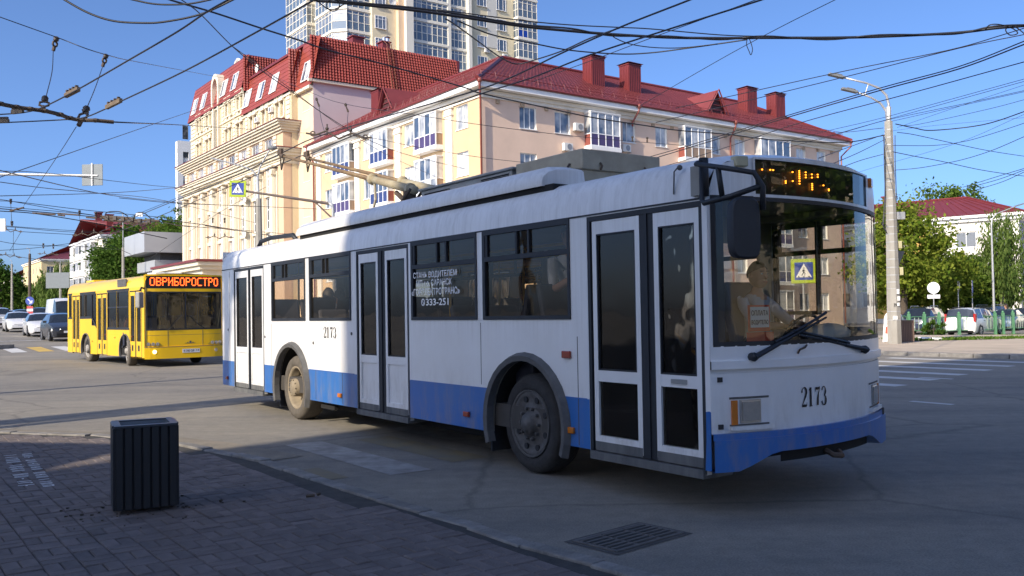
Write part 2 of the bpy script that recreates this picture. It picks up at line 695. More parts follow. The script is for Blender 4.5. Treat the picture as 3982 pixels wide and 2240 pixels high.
# --- zebra crossing in front of the trolleybus, stripes along DD
def stripe(name, q, p0, p1, w, m, z=0.004, parent=None):
    b = MB()
    pts = []
    for q_, p_ in ((q - w / 2, p0), (q + w / 2, p0), (q + w / 2, p1), (q - w / 2, p1)):
        v = NN * q_ + DD * p_
        pts.append((v.x, v.y, z + rise(v.x, v.y)))
    b.poly(pts[::-1] if (pts[1][0] - pts[0][0]) * (pts[2][1] - pts[0][1]) - (pts[1][1] - pts[0][1]) * (pts[2][0] - pts[0][0]) < 0 else pts)
    o = b.build(name, m, parent)
    if parent is None:
        tag(o, kind='structure')
    return o


zc = MB()
zc.quad((0, 0, 0), (0.001, 0, 0), (0.001, 0.001, 0), (0, 0.001, 0))
for k in range(0, 26):
    q = 4.30 + 0.84 * k
    if q > 25.4:
        break
    p0 = 7.6 + (q - 4.3) / 20.7 * 3.4
    if k % 2 == 0:
        stripe('zebra_stripe', q, p0, p0 + 2.6 + min(1.4, k * 0.12), 0.46, M_white_line if k < 6 else M_white_far)
    elif k < 12:
        stripe('zebra_stripe', q, p0 + 0.1, p0 + 2.3, 0.46, M_yellow_line)
stripe('zebra_stripe', 3.55, 7.75, 8.45, 0.34, M_yellow_line)
stripe('lane_line', 13.55, -40, 7.9, 0.14, M_white_far)
stripe('lane_line', 18.2, -40, 10.4, 0.14, M_white_far)
for k in range(9):
    stripe('zebra_stripe', 4.6 + k * 1.05, 43.8, 47.6, 0.62, M_yellow_far if k % 2 == 0 else M_white_far, 0.006)
stripe('stop_line', 3.0, 56, 56.4, 12, M_white_far, 0.006)

# --- far pavement on the right with its kerb, verge
K0 = Vector((12.9, 26.2, 0))
fp = MB()
c = [K0 - DD * 45, K0 + DD * 22, K0 + DD * 22 + NN * 3, K0 + DD * 12 + NN * 14, K0 + NN * 22, K0 - DD * 45 + NN * 30]
fp.prism([(v.x, v.y) for v in c][::-1], -0.6, 0.10)
far_pav = tag(fp.build('far_pavement', M_walk), kind='structure')
kb = MB()
kb.box(-0.49, 0.49, -0.08, 0.08, -0.3, 0.125)
kb_me = kb.mesh('kerb_stone', M_kerb)
for k in range(-20, 22):
    v = K0 + DD * k
    link('kerb_stone', kb_me, far_pav, T(v.x, v.y, rnd.uniform(-0.006, 0.006)) @ RZ(TH + PI / 2), 0.015)

VERGE = [(15.6, 36.0), (19, 36.35), (21.5, 37.0), (30, 39.6), (46, 45.5), (52, 61), (37, 56.8), (29.5, 53.0), (24.0, 50.0), (17, 48.5)]
M_soil = mat('verge_soil', (0.10, 0.12, 0.045), 0.95, 0.3, 1.2)
vg = MB()
VZ = lambda x, y: .12 - .026 * (y - 36)
vg.poly([(x, y, VZ(x, y)) for x, y in VERGE])
tag(vg.build('grass_verge', M_soil), kind='structure')


def leaf_mat(name, c1, c2, trans=0.45):
    m = bpy.data.materials.new(name)
    m.use_nodes = True
    nt = m.node_tree
    nt.nodes.clear()
    out = nt.nodes.new('ShaderNodeOutputMaterial')
    ge = nt.nodes.new('ShaderNodeNewGeometry')
    rp = nt.nodes.new('ShaderNodeValToRGB')
    rp.color_ramp.elements[0].color = (*c1, 1)
    rp.color_ramp.elements[1].color = (*c2, 1)
    nt.links.new(ge.outputs['Random Per Island'], rp.inputs[0])
    d = nt.nodes.new('ShaderNodeBsdfDiffuse')
    t = nt.nodes.new('ShaderNodeBsdfTranslucent')
    nt.links.new(rp.outputs[0], d.inputs[0])
    nt.links.new(rp.outputs[0], t.inputs[0])
    mx = nt.nodes.new('ShaderNodeMixShader')
    mx.inputs[0].default_value = trans
    nt.links.new(d.outputs[0], mx.inputs[1])
    nt.links.new(t.outputs[0], mx.inputs[2])
    nt.links.new(mx.outputs[0], out.inputs['Surface'])
    MATS[name] = m
    return m


M_grass = leaf_mat('grass_blades', (0.06, 0.13, 0.015), (0.17, 0.27, 0.05))
nr = np.random.RandomState(3)
pts = []
while len(pts) < 16000:
    x, y = nr.uniform(15, 46), nr.uniform(35.5, 60)
    if inside(x, y, VERGE) and nr.rand() < (1.0 if y < 44 else 0.35):
        pts.append((x, y))
pts = np.array(pts)
n = len(pts)
h = nr.uniform(0.04, 0.13, n)
a = nr.uniform(0, 2 * PI, n)
w = 0.05
dx, dy = np.cos(a) * w, np.sin(a) * w
lx, ly = nr.uniform(-0.08, 0.08, n), nr.uniform(-0.08, 0.08, n)
z0 = .11 - .026 * (pts[:, 1] - 36)
V = np.stack([np.stack([pts[:, 0] - dx, pts[:, 1] - dy, z0], 1), np.stack([pts[:, 0] + dx, pts[:, 1] + dy, z0], 1),
              np.stack([pts[:, 0] + lx + dx * .4, pts[:, 1] + ly + dy * .4, z0 + h], 1), np.stack([pts[:, 0] + lx - dx * .4, pts[:, 1] + ly - dy * .4, z0 + h], 1)], 1).reshape(-1, 3)
tag(link('grass', np_mesh('grass', V, np.arange(4 * n).reshape(-1, 4), M_grass)), kind='stuff')

# --- traffic island at the far left crossing
ti = MB()
ti.prism([(-34, 44.2), (-26.0, 40.6), (-23.4, 40.7), (-23.0, 41.6), (-24.2, 42.8), (-33, 48)], -0.3, 0.42)
tag(ti.build('traffic_island', M_kerb, bev=0.05), kind='structure')
# ================================================================== buildings
M_sunside = mat('sunlit_side_render', (0.60, 0.44, 0.27), 0.85, 0.07, 0.35, bump=0.15, bscale=30)  # one wall colour; this copy has the warm sunlight mixed in
M_rakeside = mat('raking_side_render', (0.74, 0.55, 0.43), 0.85, 0.08, 0.35, bump=0.15, bscale=30)  # same wall colour, copy lightened in place of the weak raking sun
M_trimw = mat('white_trim', (0.78, 0.74, 0.66), 0.7, 0.07, 1.0)
M_pvc = mat('white_pvc', (0.82, 0.82, 0.82), 0.4, 0.03, 1.0)
M_redroof = mat('maroon_metal_tile', (0.20, 0.045, 0.045), 0.42, 0.12, 0.6)
M_redtrim = mat('maroon_metal', (0.17, 0.03, 0.03), 0.4, 0.1, 1.0)
M_brick_pipe = mat('brown_red_pipe', (0.25, 0.07, 0.055), 0.4, 0.1, 2.0)
M_hglass = facade_glass('house_glass', (0.05, 0.075, 0.12), (0.62, 0.62, 0.60))
M_dglass = facade_glass('dark_house_glass', (0.035, 0.04, 0.05), (0.36, 0.34, 0.31))
M_tglass = facade_glass('tower_glass', (0.06, 0.09, 0.13), (0.22, 0.25, 0.29))
M_violet = mat('violet_panel', (0.075, 0.055, 0.15), 0.35, 0.12, 1.0)
M_navy = mat('navy_panel', (0.035, 0.055, 0.17), 0.3, 0.12, 1.0)
M_beigepan = mat('beige_panel', (0.36, 0.25, 0.17), 0.5, 0.1, 1.0)
M_steel = mat('grey_steel', (0.34, 0.34, 0.34), 0.45, 0.1, 3, metal=0.6)
M_dark = mat('dark_void', (0.015, 0.015, 0.017), 0.7, 0.2, 1)
M_acw = mat('ac_white', (0.72, 0.71, 0.68), 0.5, 0.06, 2)


def wall(mb, u0, u1, z0, z1, ops, rev=0.14, mi=0, mr=0, y=0.0):
    """wall in the local XZ plane facing -Y, openings (ua, ub, za, zb) with reveals"""
    us = sorted({u0, u1} | {o[0] for o in ops} | {o[1] for o in ops})
    zs = sorted({z0, z1} | {o[2] for o in ops} | {o[3] for o in ops})
    us = [u for u in us if u0 - 1e-6 <= u <= u1 + 1e-6]
    zs = [z for z in zs if z0 - 1e-6 <= z <= z1 + 1e-6]
    for a, b in zip(us, us[1:]):
        for c, d in zip(zs, zs[1:]):
            um, zm = (a + b) / 2, (c + d) / 2
            if any(o[0] < um < o[1] and o[2] < zm < o[3] for o in ops):
                continue
            mb.quad((a, y, c), (b, y, c), (b, y, d), (a, y, d), mi)
    for a, b, c, d in ops:
        mb.quad((a, y, c), (a, y + rev, c), (a, y + rev, d), (a, y, d), mr)
        mb.quad((b, y, c), (b, y, d), (b, y + rev, d), (b, y + rev, c), mr)
        mb.quad((a, y, d), (a, y + rev, d), (b, y + rev, d), (b, y, d), mr)
        mb.quad((a, y, c), (b, y, c), (b, y + rev, c), (a, y + rev, c), mr)


WCACHE = {}


def win_meshes(w, h, vs, hs, fw=0.06, mw=0.05, mf=None, mg=None, dep=0.07):
    """frame and pane meshes; vs / hs: mullion and transom positions as fractions"""
    key = (round(w, 2), round(h, 2), tuple(vs), tuple(hs), fw, mw, (mf or M_pvc).name, (mg or M_hglass).name)
    if key in WCACHE:
        return WCACHE[key]
    f = MB()
    a, b = -w / 2, w / 2
    f.box(a, b, 0, dep, 0, fw)
    f.box(a, b, 0, dep, h - fw, h)
    f.box(a, a + fw, 0, dep, fw, h - fw)
    f.box(b - fw, b, 0, dep, fw, h - fw)
    for v in vs:
        x = a + w * v
        f.box(x - mw / 2, x + mw / 2, 0.004, dep - 0.004, fw, h - fw)
    for q in hs:
        z = h * q
        f.box(a + fw, b - fw, 0.008, dep - 0.008, z - mw / 2, z + mw / 2)
    p = MB()
    p.quad((a + fw * .5, dep * .6, fw * .5), (b - fw * .5, dep * .6, fw * .5), (b - fw * .5, dep * .6, h - fw * .5), (a + fw * .5, dep * .6, h - fw * .5))
    WCACHE[key] = (f.mesh('window', mf or M_pvc), p.mesh('pane', mg or M_hglass))
    return WCACHE[key]


SILL = {}


def add_window(parent, M, u, z, w, h, vs=(0.5,), hs=(), y=0.10, sill=True, **kw):
    fm, pm_ = win_meshes(w, h, vs, hs, **kw)
    o = link('window', fm, parent, M @ T(u, y, z))
    link('pane', pm_, o)
    if sill:
        k = round(w, 2)
        if k not in SILL:
            s = MB()
            s.box(-w / 2 - 0.06, w / 2 + 0.06, -0.16, 0.0, -0.05, -0.004)
            SILL[k] = s.mesh('sill', M_pvc)
        link('sill', SILL[k], o)
    return o


def ac_unit(parent_label, M, group='air conditioners on the cream walls'):
    b = MB()
    b.box(-0.40, 0.40, -0.36, -0.06, 0, 0.55, 0)
    b.box(-0.40, -0.36, -0.06, 0.0, -0.04, 0.0, 0)
    b.box(0.36, 0.40, -0.06, 0.0, -0.04, 0.0, 0)
    f = MB()
    f.lathe([(0.21, -0.372), (0.215, -0.38), (0.19, -0.385), (0.06, -0.372), (0.0, -0.38)], 14, 0, (0.08, 0, 0.28), 'y')
    br = MB()
    br.box(-0.38, -0.33, -0.4, -0.001, -0.05, -0.01)
    br.box(0.33, 0.38, -0.4, -0.001, -0.05, -0.01)
    t = bpy.data.objects.new('air_conditioner', None)
    COL.objects.link(t)
    t.matrix_world = M
    tag(t, parent_label, 'air conditioner', group)
    b.build('casing', M_acw, t, bev=0.02)
    f.build('fan_grille', M_steel, t)
    br.build('bracket', M_steel, t)
    return t


def dish(label, M, r=0.4, group='satellite dishes on the facades'):
    t = bpy.data.objects.new('satellite_dish', None)
    COL.objects.link(t)
    t.matrix_world = M
    tag(t, label, 'satellite dish', group)
    d = MB()
    d.lathe([(0.0, -0.30), (r * .5, -0.33), (r * .85, -0.40), (r, -0.46), (r * .98, -0.47), (r * .8, -0.42), (r * .4, -0.345), (0, -0.32)], 18, 0, (0, 0, 0), 'y', True)
    d.build('reflector', M_acw, t, smooth=True)
    a = MB()
    a.tube([(0, 0, -0.2), (0, -0.3, 0)], 0.025)
    a.tube([(0, -0.42, -r * .9), (0, -0.85, -0.02)], 0.018)
    a.box(-0.04, 0.04, -0.92, -0.82, -0.05, 0.05)
    a.build('feed_arm', M_steel, t)
    return t


def hip_ridge(mb, p, r=0.09, mi=0):
    mb.tube(p, r, 6, mi)


# ------------------------------------------------------------------ cream corner building with hipped maroon roof
C1 = at(1212, 420, 60.0)
C1.z = 0
b1 = thing('apartment_building', 'cream corner apartment block with maroon hipped roof and glazed balconies behind the white trolleybus', 'building', C1, TH)
ML = RZ(-PI / 2)            # left facade: local x -> -y
LX, LY, DEP = 40.4, 27.2, 12.6
EZ = 16.95
PITCH = 3.25
floors = [14.25 - PITCH * k for k in range(5)]
rw = [(3.95, 1.45, (0.33, 0.66)), (7.05, 1.4, (0.42,)), (13.55, 1.3, (0.4,)), (17.0, 1.25, (0.55,)), (23.2, 1.25, (0.4,)), (26.3, 1.25, (0.5,)), (34.6, 1.3, (0.5,)), (37.6, 1.3, (0.5,))]
lw = [(2.35, 1.5, (0.5,)), (9.75, 1.4, (0.5,)), (16.75, 1.2, (0.5,)), (24.2, 1.4, (0.5,))]
wr = MB()
ops = [(u - w / 2, u + w / 2, z, z + 1.55) for z in floors for u, w, _ in rw]
wall(wr, 0, LX, -1, EZ - 0.3, ops, 0.16, 0, 1)
wr.quad((LX, 0, -1), (LX, DEP, -1), (LX, DEP, EZ - .3), (LX, 0, EZ - .3))
wr.quad((LX, DEP, -1), (DEP, DEP, -1), (DEP, DEP, EZ - .3), (LX, DEP, EZ - .3))
wr.build('wall', [M_rakeside, M_trimw], b1)
wl = MB(ML)
ops = [(-u - w / 2, -u + w / 2, z, z + 1.65) for z in floors for u, w, _ in lw]
wall(wl, -LY, 0, -1, EZ - 0.3, ops, 0.16, 0, 1)
wl.M = Matrix.Identity(4)
wl.quad((0, LY, -1), (0, LY, EZ - .3), (DEP, LY, EZ - .3), (DEP, LY, -1))
wl.quad((DEP, LY, -1), (DEP, LY, EZ - .3), (DEP, DEP, EZ - .3), (DEP, DEP, -1))
wl.build('wall', [M_sunside, M_trimw], b1)
for z in floors:
    for u, w, v in rw:
        add_window(b1, Matrix.Identity(4), u, z, w, 1.55, v)
    for u, w, v in lw:
        add_window(b1, ML, -u, z, w, 1.65, v)
# cornice band, eave box, gutters
cn = MB()
for k, (o0, o1, za, zb) in enumerate(((0.10, 0, EZ - 0.95, EZ - 0.72), (0.22, 0, EZ - 0.72, EZ - 0.45))):
    cn.box(-o0, LX + o0, -o0, 0.0, za, zb)
    cn.box(-o0, 0.0, 0.0, LY, za, zb)
    cn.box(LX, LX + o0, 0.0, DEP, za, zb)
cn.build('cornice', M_trimw, b1)
ev = MB()
EO = 0.75
ev.box(-EO, LX + EO, -EO, 0.3, EZ - 0.42, EZ - 0.08)
ev.box(-EO, 0.3, 0.3, LY + 0.4, EZ - 0.42, EZ - 0.08)
ev.box(LX - 0.3, LX + EO, 0.3, DEP + EO, EZ - 0.42, EZ - 0.08)
ev.build('eave_box', M_pvc, b1)
gt = MB()
gt.tube([(-EO - 0.06, -EO - 0.06, EZ + 0.0), (LX + EO + 0.06, -EO - 0.06, EZ + 0.0)], 0.085, 8)
gt.tube([(-EO - 0.06, -EO - 0.06, EZ + 0.0), (-EO - 0.06, LY + 0.5, EZ + 0.0)], 0.085, 8)
gt.build('gutter', M_redtrim, b1)
dn = MB()
for k in range(19):
    x = 1.2 + k * 2.1
    dn.box(x, x + 0.28, -0.13, -0.02, EZ - 1.25, EZ - 1.0)
dn.build('dentil', mat('tan_dentil', (0.42, 0.31, 0.21), 0.8), b1)


def tiled_slope(mb, a, b, c, d, nu, nv, amp=0.035, step=0.03):
    """pressed metal tile sheet between lower edge a-b and upper edge d-c: ribs and step rows"""
    a, b, c, d = map(Vector, (a, b, c, d))
    nrm = (b - a).cross(d - a).normalized()
    vs = []
    cols = nu * 2
    for j in range(nv):
        for e in (0, 1):
            t = (j + e) / nv
            lift = step if e == 0 else 0.0
            for i in range(cols + 1):
                s = i / cols
                p = (a * (1 - s) + b * s) * (1 - t) + (d * (1 - s) + c * s) * t
                vs.append(p + nrm * (lift + (amp if i % 2 else 0)))
    fs = []
    n = cols + 1
    for r in range(2 * nv - 1):
        for i in range(cols):
            fs.append((r * n + i, r * n + i + 1, (r + 1) * n + i + 1, (r + 1) * n + i))
    mb.add(vs, fs)


RZ1 = 21.1
RG = 6.3
rf = MB()
e0, zE = EO + 0.08, EZ + 0.02
A0 = (-e0, -e0, zE)
A1 = (LX + e0, -e0, zE)
A2 = (LX + e0, DEP + e0, zE)
G0 = (RG, RG, RZ1)
G1 = (LX - RG, RG, RZ1)
L1 = (-e0, LY + 0.4, zE)
L2 = (DEP + e0, LY + 0.4, zE)
GL = (RG, LY + 0.4, RZ1)
tiled_slope(rf, A0, A1, G1, G0, 110, 20, 0.03, 0.03)
tiled_slope(rf, L1, A0, G0, GL, 70, 20, 0.03, 0.03)
rf.add((A1, A2, G1), ((0, 1, 2),))
rf.quad(A2, (DEP + e0, DEP + e0, zE), G0, G1)
rf.quad((DEP + e0, DEP + e0, zE), L2, GL, G0)
rf.add((L1, GL, L2), ((0, 1, 2),))
roof = rf.build('roof', M_redroof, b1)
hp = MB()
for p, q in ((A0, G0), (A1, G1), (G0, G1), (G0, GL)):
    hip_ridge(hp, (Vector(p) + Vector((0, 0, .05)), Vector(q) + Vector((0, 0, .05))), 0.16)
hp.build('ridge_cap', M_redtrim, roof)


def roof_z(y):
    return zE + (y + e0) / (RG + e0) * (RZ1 - zE)


ch = MB()
ch.box(-0.68, 0.68, -0.55, 0.55, -1.2, 1.9, 0)
for k in range(7):
    x = -0.6 + k * 0.2
    ch.box(x - 0.03, x + 0.03, -0.58, -0.55, -1.0, 1.82, 0)
    if k < 6:
        y = -0.48 + k * 0.19
        ch.box(-0.71, -0.68, y - 0.03, y + 0.03, -1.0, 1.82, 0)
cc = MB()
cc.box(-0.74, 0.74, -0.6, 0.6, 1.9, 1.98)
cc.add([(-0.86, -0.72, 2.06), (0.86, -0.72, 2.06), (0.86, 0.72, 2.06), (-0.86, 0.72, 2.06), (0, 0, 2.36)], [(0, 1, 4), (1, 2, 4), (2, 3, 4), (3, 0, 4), (3, 2, 1, 0)])
chm, ccm = ch.mesh('chimney', M_redtrim), cc.mesh('chimney_cap', M_redtrim)
for x in (13.2, 17.15, 31.75, 35.8):
    o = link('chimney', chm, b1, T(x, 3.5, roof_z(3.5)))
    link('chimney_cap', ccm, o)
o = link('chimney', chm, b1, T(3.2, 20.3, roof_z(3.2) - 0.3) @ RZ(-PI / 2))
link('chimney_cap', ccm, o)


def dormer(M, parent):
    d = MB()
    zf = 0.0
    d.add([(-1.25, 0, 0), (1.25, 0, 0), (0, -0.15, 1.95), (0, 3.7, 1.95)], [(0, 2, 3), (1, 3, 2)])
    d.tube([(-1.3, -0.2, -0.02), (0, -0.3, 1.98), (1.3, -0.2, -0.02)], 0.07, 4)
    o = d.build('dormer', M_redroof, parent, M=M)
    g_ = MB()
    g_.add([(-1.15, 0.12, 0.0), (1.15, 0.12, 0.0), (0, 0.1, 1.85)], [(0, 1, 2)])
    g_.build('louvre', mat('dark_louvre', (0.06, 0.02, 0.02), 0.6), o)
    for k in range(3):
        q = MB()
        q.box(-0.8 + k * .2, 0.8 - k * .2, 0.02, 0.1, 0.3 + k * .4, 0.36 + k * .4)
        q.build('slat', M_redtrim, o)


dormer(T(24.3, 0.7, roof_z(0.7)), b1)
dormer(ML @ T(-14.6, 0.7, roof_z(0.7)), b1)


def snow_guard(M, n, gap, h=0.42):
    s = MB()
    L = n * gap
    for k in range(n + 1):
        x = k * gap
        s.tube([(x, 0.35, -0.0), (x, 0.0, h)], 0.016, 4)
        s.tube([(x, -0.15, -0.05), (x, 0.0, h)], 0.016, 4)
    for z in (0.2, 0.42):
        s.tube([(0, 0.0, z), (L, 0.0, z)], 0.016, 4)
    return s.build('snow_guard', M_redtrim, b1, M=M)


snow_guard(T(-0.1, -0.15, roof_z(-0.15) + 0.05), 34, 1.2)
snow_guard(ML @ T(-27, -0.15, roof_z(-0.15) + 0.05), 22, 1.2)
# downpipes
for pts in ([(-0.62, -0.8, EZ - 0.05), (-0.62, -0.8, EZ - 0.35), (-0.16, -0.20, EZ - 1.25), (-0.16, -0.20, 0)],
            [(24.9, -0.8, EZ - 0.05), (24.9, -0.78, EZ - 0.4), (24.9, -0.2, EZ - 1.3), (24.9, -0.2, 0)],
            [(13.9, -0.8, EZ - 0.05), (13.9, -0.75, EZ - 0.4), (13.7, -0.25, EZ - 1.2), (13.7, -0.25, EZ - 1.5)],
            [(LX + 0.7, -0.8, EZ - 0.05), (LX + 0.7, -0.8, EZ - 0.5), (LX + 0.1, -0.15, EZ - 1.4), (LX + 0.1, -0.15, 0)],
            [(-0.78, LY - 0.1, EZ - 0.05), (-0.78, LY - 0.1, EZ - 0.5), (-0.18, LY - 0.2, EZ - 1.5), (-0.18, LY - 0.2, 0)]):
    d = MB()
    d.tube(pts, 0.075, 8)
    d.sphere(pts[0], 0.2, 8)
    d.build('downpipe', M_brick_pipe, b1, smooth=True)
# pilasters on the left facade
pil = MB()
pil.box(-0.42, 0.42, -0.16, 0, -0.9, EZ - 1.55)
pil.box(-0.50, 0.50, -0.24, 0, EZ - 1.55, EZ - 1.40)
pil.box(-0.44, 0.44, -0.18, 0, EZ - 1.40, EZ - 1.05)
pil.box(-0.54, 0.54, -0.28, 0, EZ - 1.05, EZ - 0.96)
for k in range(4):
    pil.box(-0.36 + k * .2, -0.26 + k * .2, -0.27, -0.18, EZ - 1.36, EZ - 1.18)
pil_me = pil.mesh('pilaster', M_trimw)
for s in (3.9, 11.3, 18.3, 26.0):
    link('pilaster', pil_me, b1, ML @ T(-s, -0.005, 0))


def balcony(parent, M, u0, u1, z, prot, mpan, mside, hb=0.9, ht=1.6, n=4, glass=None, lower_glass=False, name='balcony', mslab=None):
    """glazed balcony: slab, framed lower panels, glazing"""
    b = MB(M)
    b.box(u0 - .06, u1 + .06, -prot - .06, -0.002, z - 0.25, z, 0)
    w = u1 - u0
    zt = z + hb + ht
    for i in range(n + 1):
        x = u0 + w * i / n
        b.box(x - .035, x + .035, -prot - .012, -prot + .055, z, zt, 0)
    for zz in (z + hb, zt - 0.07, z + .02):
        b.box(u0, u1, -prot - .006, -prot + .05, zz, zz + .07, 0)
        b.box(u0 - .004, u0 + .05, -prot, -0.01, zz, zz + .07, 0)
        b.box(u1 - .05, u1 + .004, -prot, -0.01, zz, zz + .07, 0)
    b.box(u0 - .05, u1 + .05, -prot - .05, -0.003, zt, zt + .06, 0)
    o = b.build(name, mslab or M_pvc, parent)
    for i in range(n):
        p = MB(M)
        xa, xb = u0 + w * i / n + .035, u0 + w * (i + 1) / n - .035
        p.quad((xa, -prot + .02, z + .07), (xb, -prot + .02, z + .07), (xb, -prot + .02, z + hb), (xa, -prot + .02, z + hb))
        p.build('panel', mpan, o)
        q = MB(M)
        q.quad((xa, -prot + .03, z + hb + .07), (xb, -prot + .03, z + hb + .07), (xb, -prot + .03, zt - .07), (xa, -prot + .03, zt - .07))
        q.build('pane', glass or M_hglass, o)
    for x in (u0 + .02, u1 - .02):
        p = MB(M)
        p.quad((x, -prot, z + .07), (x, -0.01, z + .07), (x, -0.01, z + hb), (x, -prot, z + hb))
        p.build('panel', mside, o)
        q = MB(M)
        q.quad((x, -prot, z + hb + .07), (x, -0.01, z + hb + .07), (x, -0.01, zt - .07), (x, -prot, zt - .07))
        q.build('pane', glass or M_hglass, o)
    return o


for k, z in enumerate(floors):
    zb = z - 0.78
    for j, (a, b_) in enumerate(((4.9, 7.95), (12.2, 15.05), (18.9, 22.1))):
        balcony(b1, ML, -b_, -a, zb, 0.6, (M_violet, M_navy, M_navy)[(j + k) % 3] if k < 1 or j else M_hglass, (M_beigepan, M_brick_pipe, M_beigepan)[j], n=4)
    for j, (a, b_) in enumerate(((9.1, 11.95), (18.9, 21.95), (28.2, 32.1))):
        balcony(b1, Matrix.Identity(4), a, b_, zb, 0.75, (M_violet, M_beigepan, M_violet)[j] if k % 2 == 0 else M_navy, M_brick_pipe, n=4)

WB1 = T(*C1) @ RZ(TH)
ac_unit('white air conditioner beside the first balcony of the shaded side of the cream block', WB1 @ T(8.35, 0, 14.55))
ac_unit('white air conditioner low under a window right of the maroon corner pipe', WB1 @ T(7.3, 0, 13.0))
ac_unit('white air conditioner right of the violet balcony over the trolleybus roof', WB1 @ T(13.0, 0, 13.45))
ac_unit('beige air conditioner at the left end of the cream block by the drainpipe', WB1 @ ML @ T(-26.0, 0, 15.1))

# ------------------------------------------------------------------ yellow mansard building
M_yel = mat('pale_yellow_render', (0.62, 0.52, 0.33), 0.85, 0.06, 0.3, bump=0.1, bscale=20)
M_crm = mat('cream_moulding', (0.66, 0.60, 0.47), 0.8, 0.05, 0.5)
M_peach = mat('peach_bay', (0.60, 0.43, 0.29), 0.85, 0.05, 0.5)
M_lilac = mat('lilac_render', (0.55, 0.47, 0.47), 0.9, 0.06, 0.2)
M_mans = mat('red_mansard_sheet', (0.27, 0.055, 0.038), 0.45, 0.1, 0.5)
M_mtile = mat('red_mansard_tile', (0.25, 0.038, 0.026), 0.42, 0.14, 0.6)
B2O = C1 + DD * 27.3
b2 = thing('mansard_building', 'tall pale yellow building with red mansard roof, cornices and columns left of the cream block', 'building', B2O, TH)
S0 = 27.3


def yy(s):
    return s - S0


# bodies: right wall, narrow bay, bay A, bay B, colonnade block
wb = MB()
wb.quad((0, 0, -1), (16, 0, -1), (16, 0, 23.2), (0, 0, 23.2), 1)
wb.box(0.01, 16, 0.01, yy(62.5), -1, 23.0, 0)
wb.build('wall', [M_yel, M_lilac], b2)
nb = MB(ML)
nops = [(-yy(28.9) - .72, -yy(28.9) + .72, z, z + 1.6) for z in (20.6, 17.3, 14.0, 10.7, 7.4)]
wall(nb, -yy(30.9), 0, -1, 22.6, nops, 0.2, 0, 0)
nb.build('wall', [mat('light_peach_bay', (0.64, 0.50, 0.37), 0.85, 0.05, 0.4)], b2)
for i, z in enumerate((20.6, 17.3, 14.0, 10.7, 7.4)):
    add_window(b2, ML, -yy(28.9), z, 1.44, 1.6, (0.5,), (0.6,), 0.12, mg=M_dglass)
OA, OC = 0.62, 1.45
ba = MB(ML)
apairs = [33.7, 37.4, 40.9]
bpairs = [44.9, 48.6, 55.5, 59.05]
aops = []
for s in apairs:
    for d in (-0.62, 0.62):
        aops.append((-yy(s) + d - .36, -yy(s) + d + .36, 20.75, 22.25))
ba.M = ML @ T(0, -OA, 0)
wall(ba, -yy(44.0), -yy(30.9), 19.0, 22.8, aops, 0.3)
bops = []
for s in bpairs:
    for zz in (20.75, 23.75):
        for d in (-0.62, 0.62):
            bops.append((-yy(s) + d - .36, -yy(s) + d + .36, zz, zz + 1.5))
bops.append((-yy(52.4) - .62, -yy(52.4) + .62, 20.6, 25.2))
wall(ba, -yy(62.6), -yy(44.0), 19.0, 25.4, bops, 0.3)
ba.M = Matrix.Identity(4)
ba.quad((-OA, yy(30.9), -1), (0, yy(30.9), -1), (0, yy(30.9), 22.8), (-OA, yy(30.9), 22.8))
ba.quad((-OA, yy(44.0), 22.8), (6, yy(44.0), 22.8), (6, yy(44.0), 25.4), (-OA, yy(44.0), 25.4))
ba.quad((-OA, yy(62.6), -1), (-OA, yy(62.6), 25.4), (16, yy(62.6), 25.4), (16, yy(62.6), -1))
ba.build('wall', [M_yel], b2)


def hood_pair(s, z):
    """pair of narrow windows under bracketed hoods"""
    M = ML @ T(-yy(s), -OA, z)
    for d in (-0.62, 0.62):
        add_window(b2, ML @ T(0, -OA, 0), -yy(s) + d, z, 0.72, 1.5, (0.5,), (0.62,), 0.16, sill=False, mg=M_dglass)
    h = MB(M)
    for d in (-0.62, 0.62):
        h.box(d - .5, d + .5, -0.28, -0.002, 1.52, 1.72)
        h.box(d - .42, d + .42, -0.2, -0.002, 1.74, 1.98)
        h.box(d - .5, d + .5, -0.24, -0.002, 2.0, 2.08)
    for d in (-1.1, 0, 1.1):
        h.box(d - .1, d + .1, -0.1, -0.002, 0, 1.5)
    h.box(-1.25, 1.25, -0.22, -0.002, -0.18, -0.04)
    for d in (-0.62, 0.62):
        h.box(d - .3, d + .3, -0.16, -0.002, -0.5, -0.19)
    h.build('window_hood', M_crm, b2)


for s in apairs:
    hood_pair(s, 20.75)
for s in bpairs:
    hood_pair(s, 20.75)
    hood_pair(s, 23.75)
# rusticated blocks between the windows
ru = MB(ML @ T(0, -OA, 0))
for s0, s1, za, zb in ((31.2, 32.1, 20.3, 22.5), (35.4, 35.9, 20.3, 22.5), (39.0, 39.4, 20.3, 22.5), (42.6, 43.3, 20.3, 22.5), (46.5, 47.2, 20.3, 25.2), (50.2, 50.8, 20.3, 25.2), (54.1, 54.2, 20.3, 25.2), (57.0, 57.6, 20.3, 25.2), (60.7, 62.4, 20.3, 25.2)):
    z = za
    while z < zb - .2:
        ru.box(-yy(s1), -yy(s0), -0.07, -0.002, z, z + 0.36)
        z += 0.46
ru.build('rustication', M_crm, b2)
bd = MB(ML @ T(0, -OA, 0))
for s0, s1, z in ((44.0, 51.3, 23.15), (53.6, 62.6, 23.15), (44.0, 51.3, 20.15), (53.6, 62.6, 20.15)):
    bd.box(-yy(s1), -yy(s0), -0.14, -0.002, z, z + .14)
bd.box(-yy(44.0), -yy(30.9), -0.16, -0.002, 22.5, 22.78)
bd.box(-yy(62.6), -yy(44.0), -0.16, -0.002, 25.15, 25.38)
bd.build('string_course', M_crm, b2)
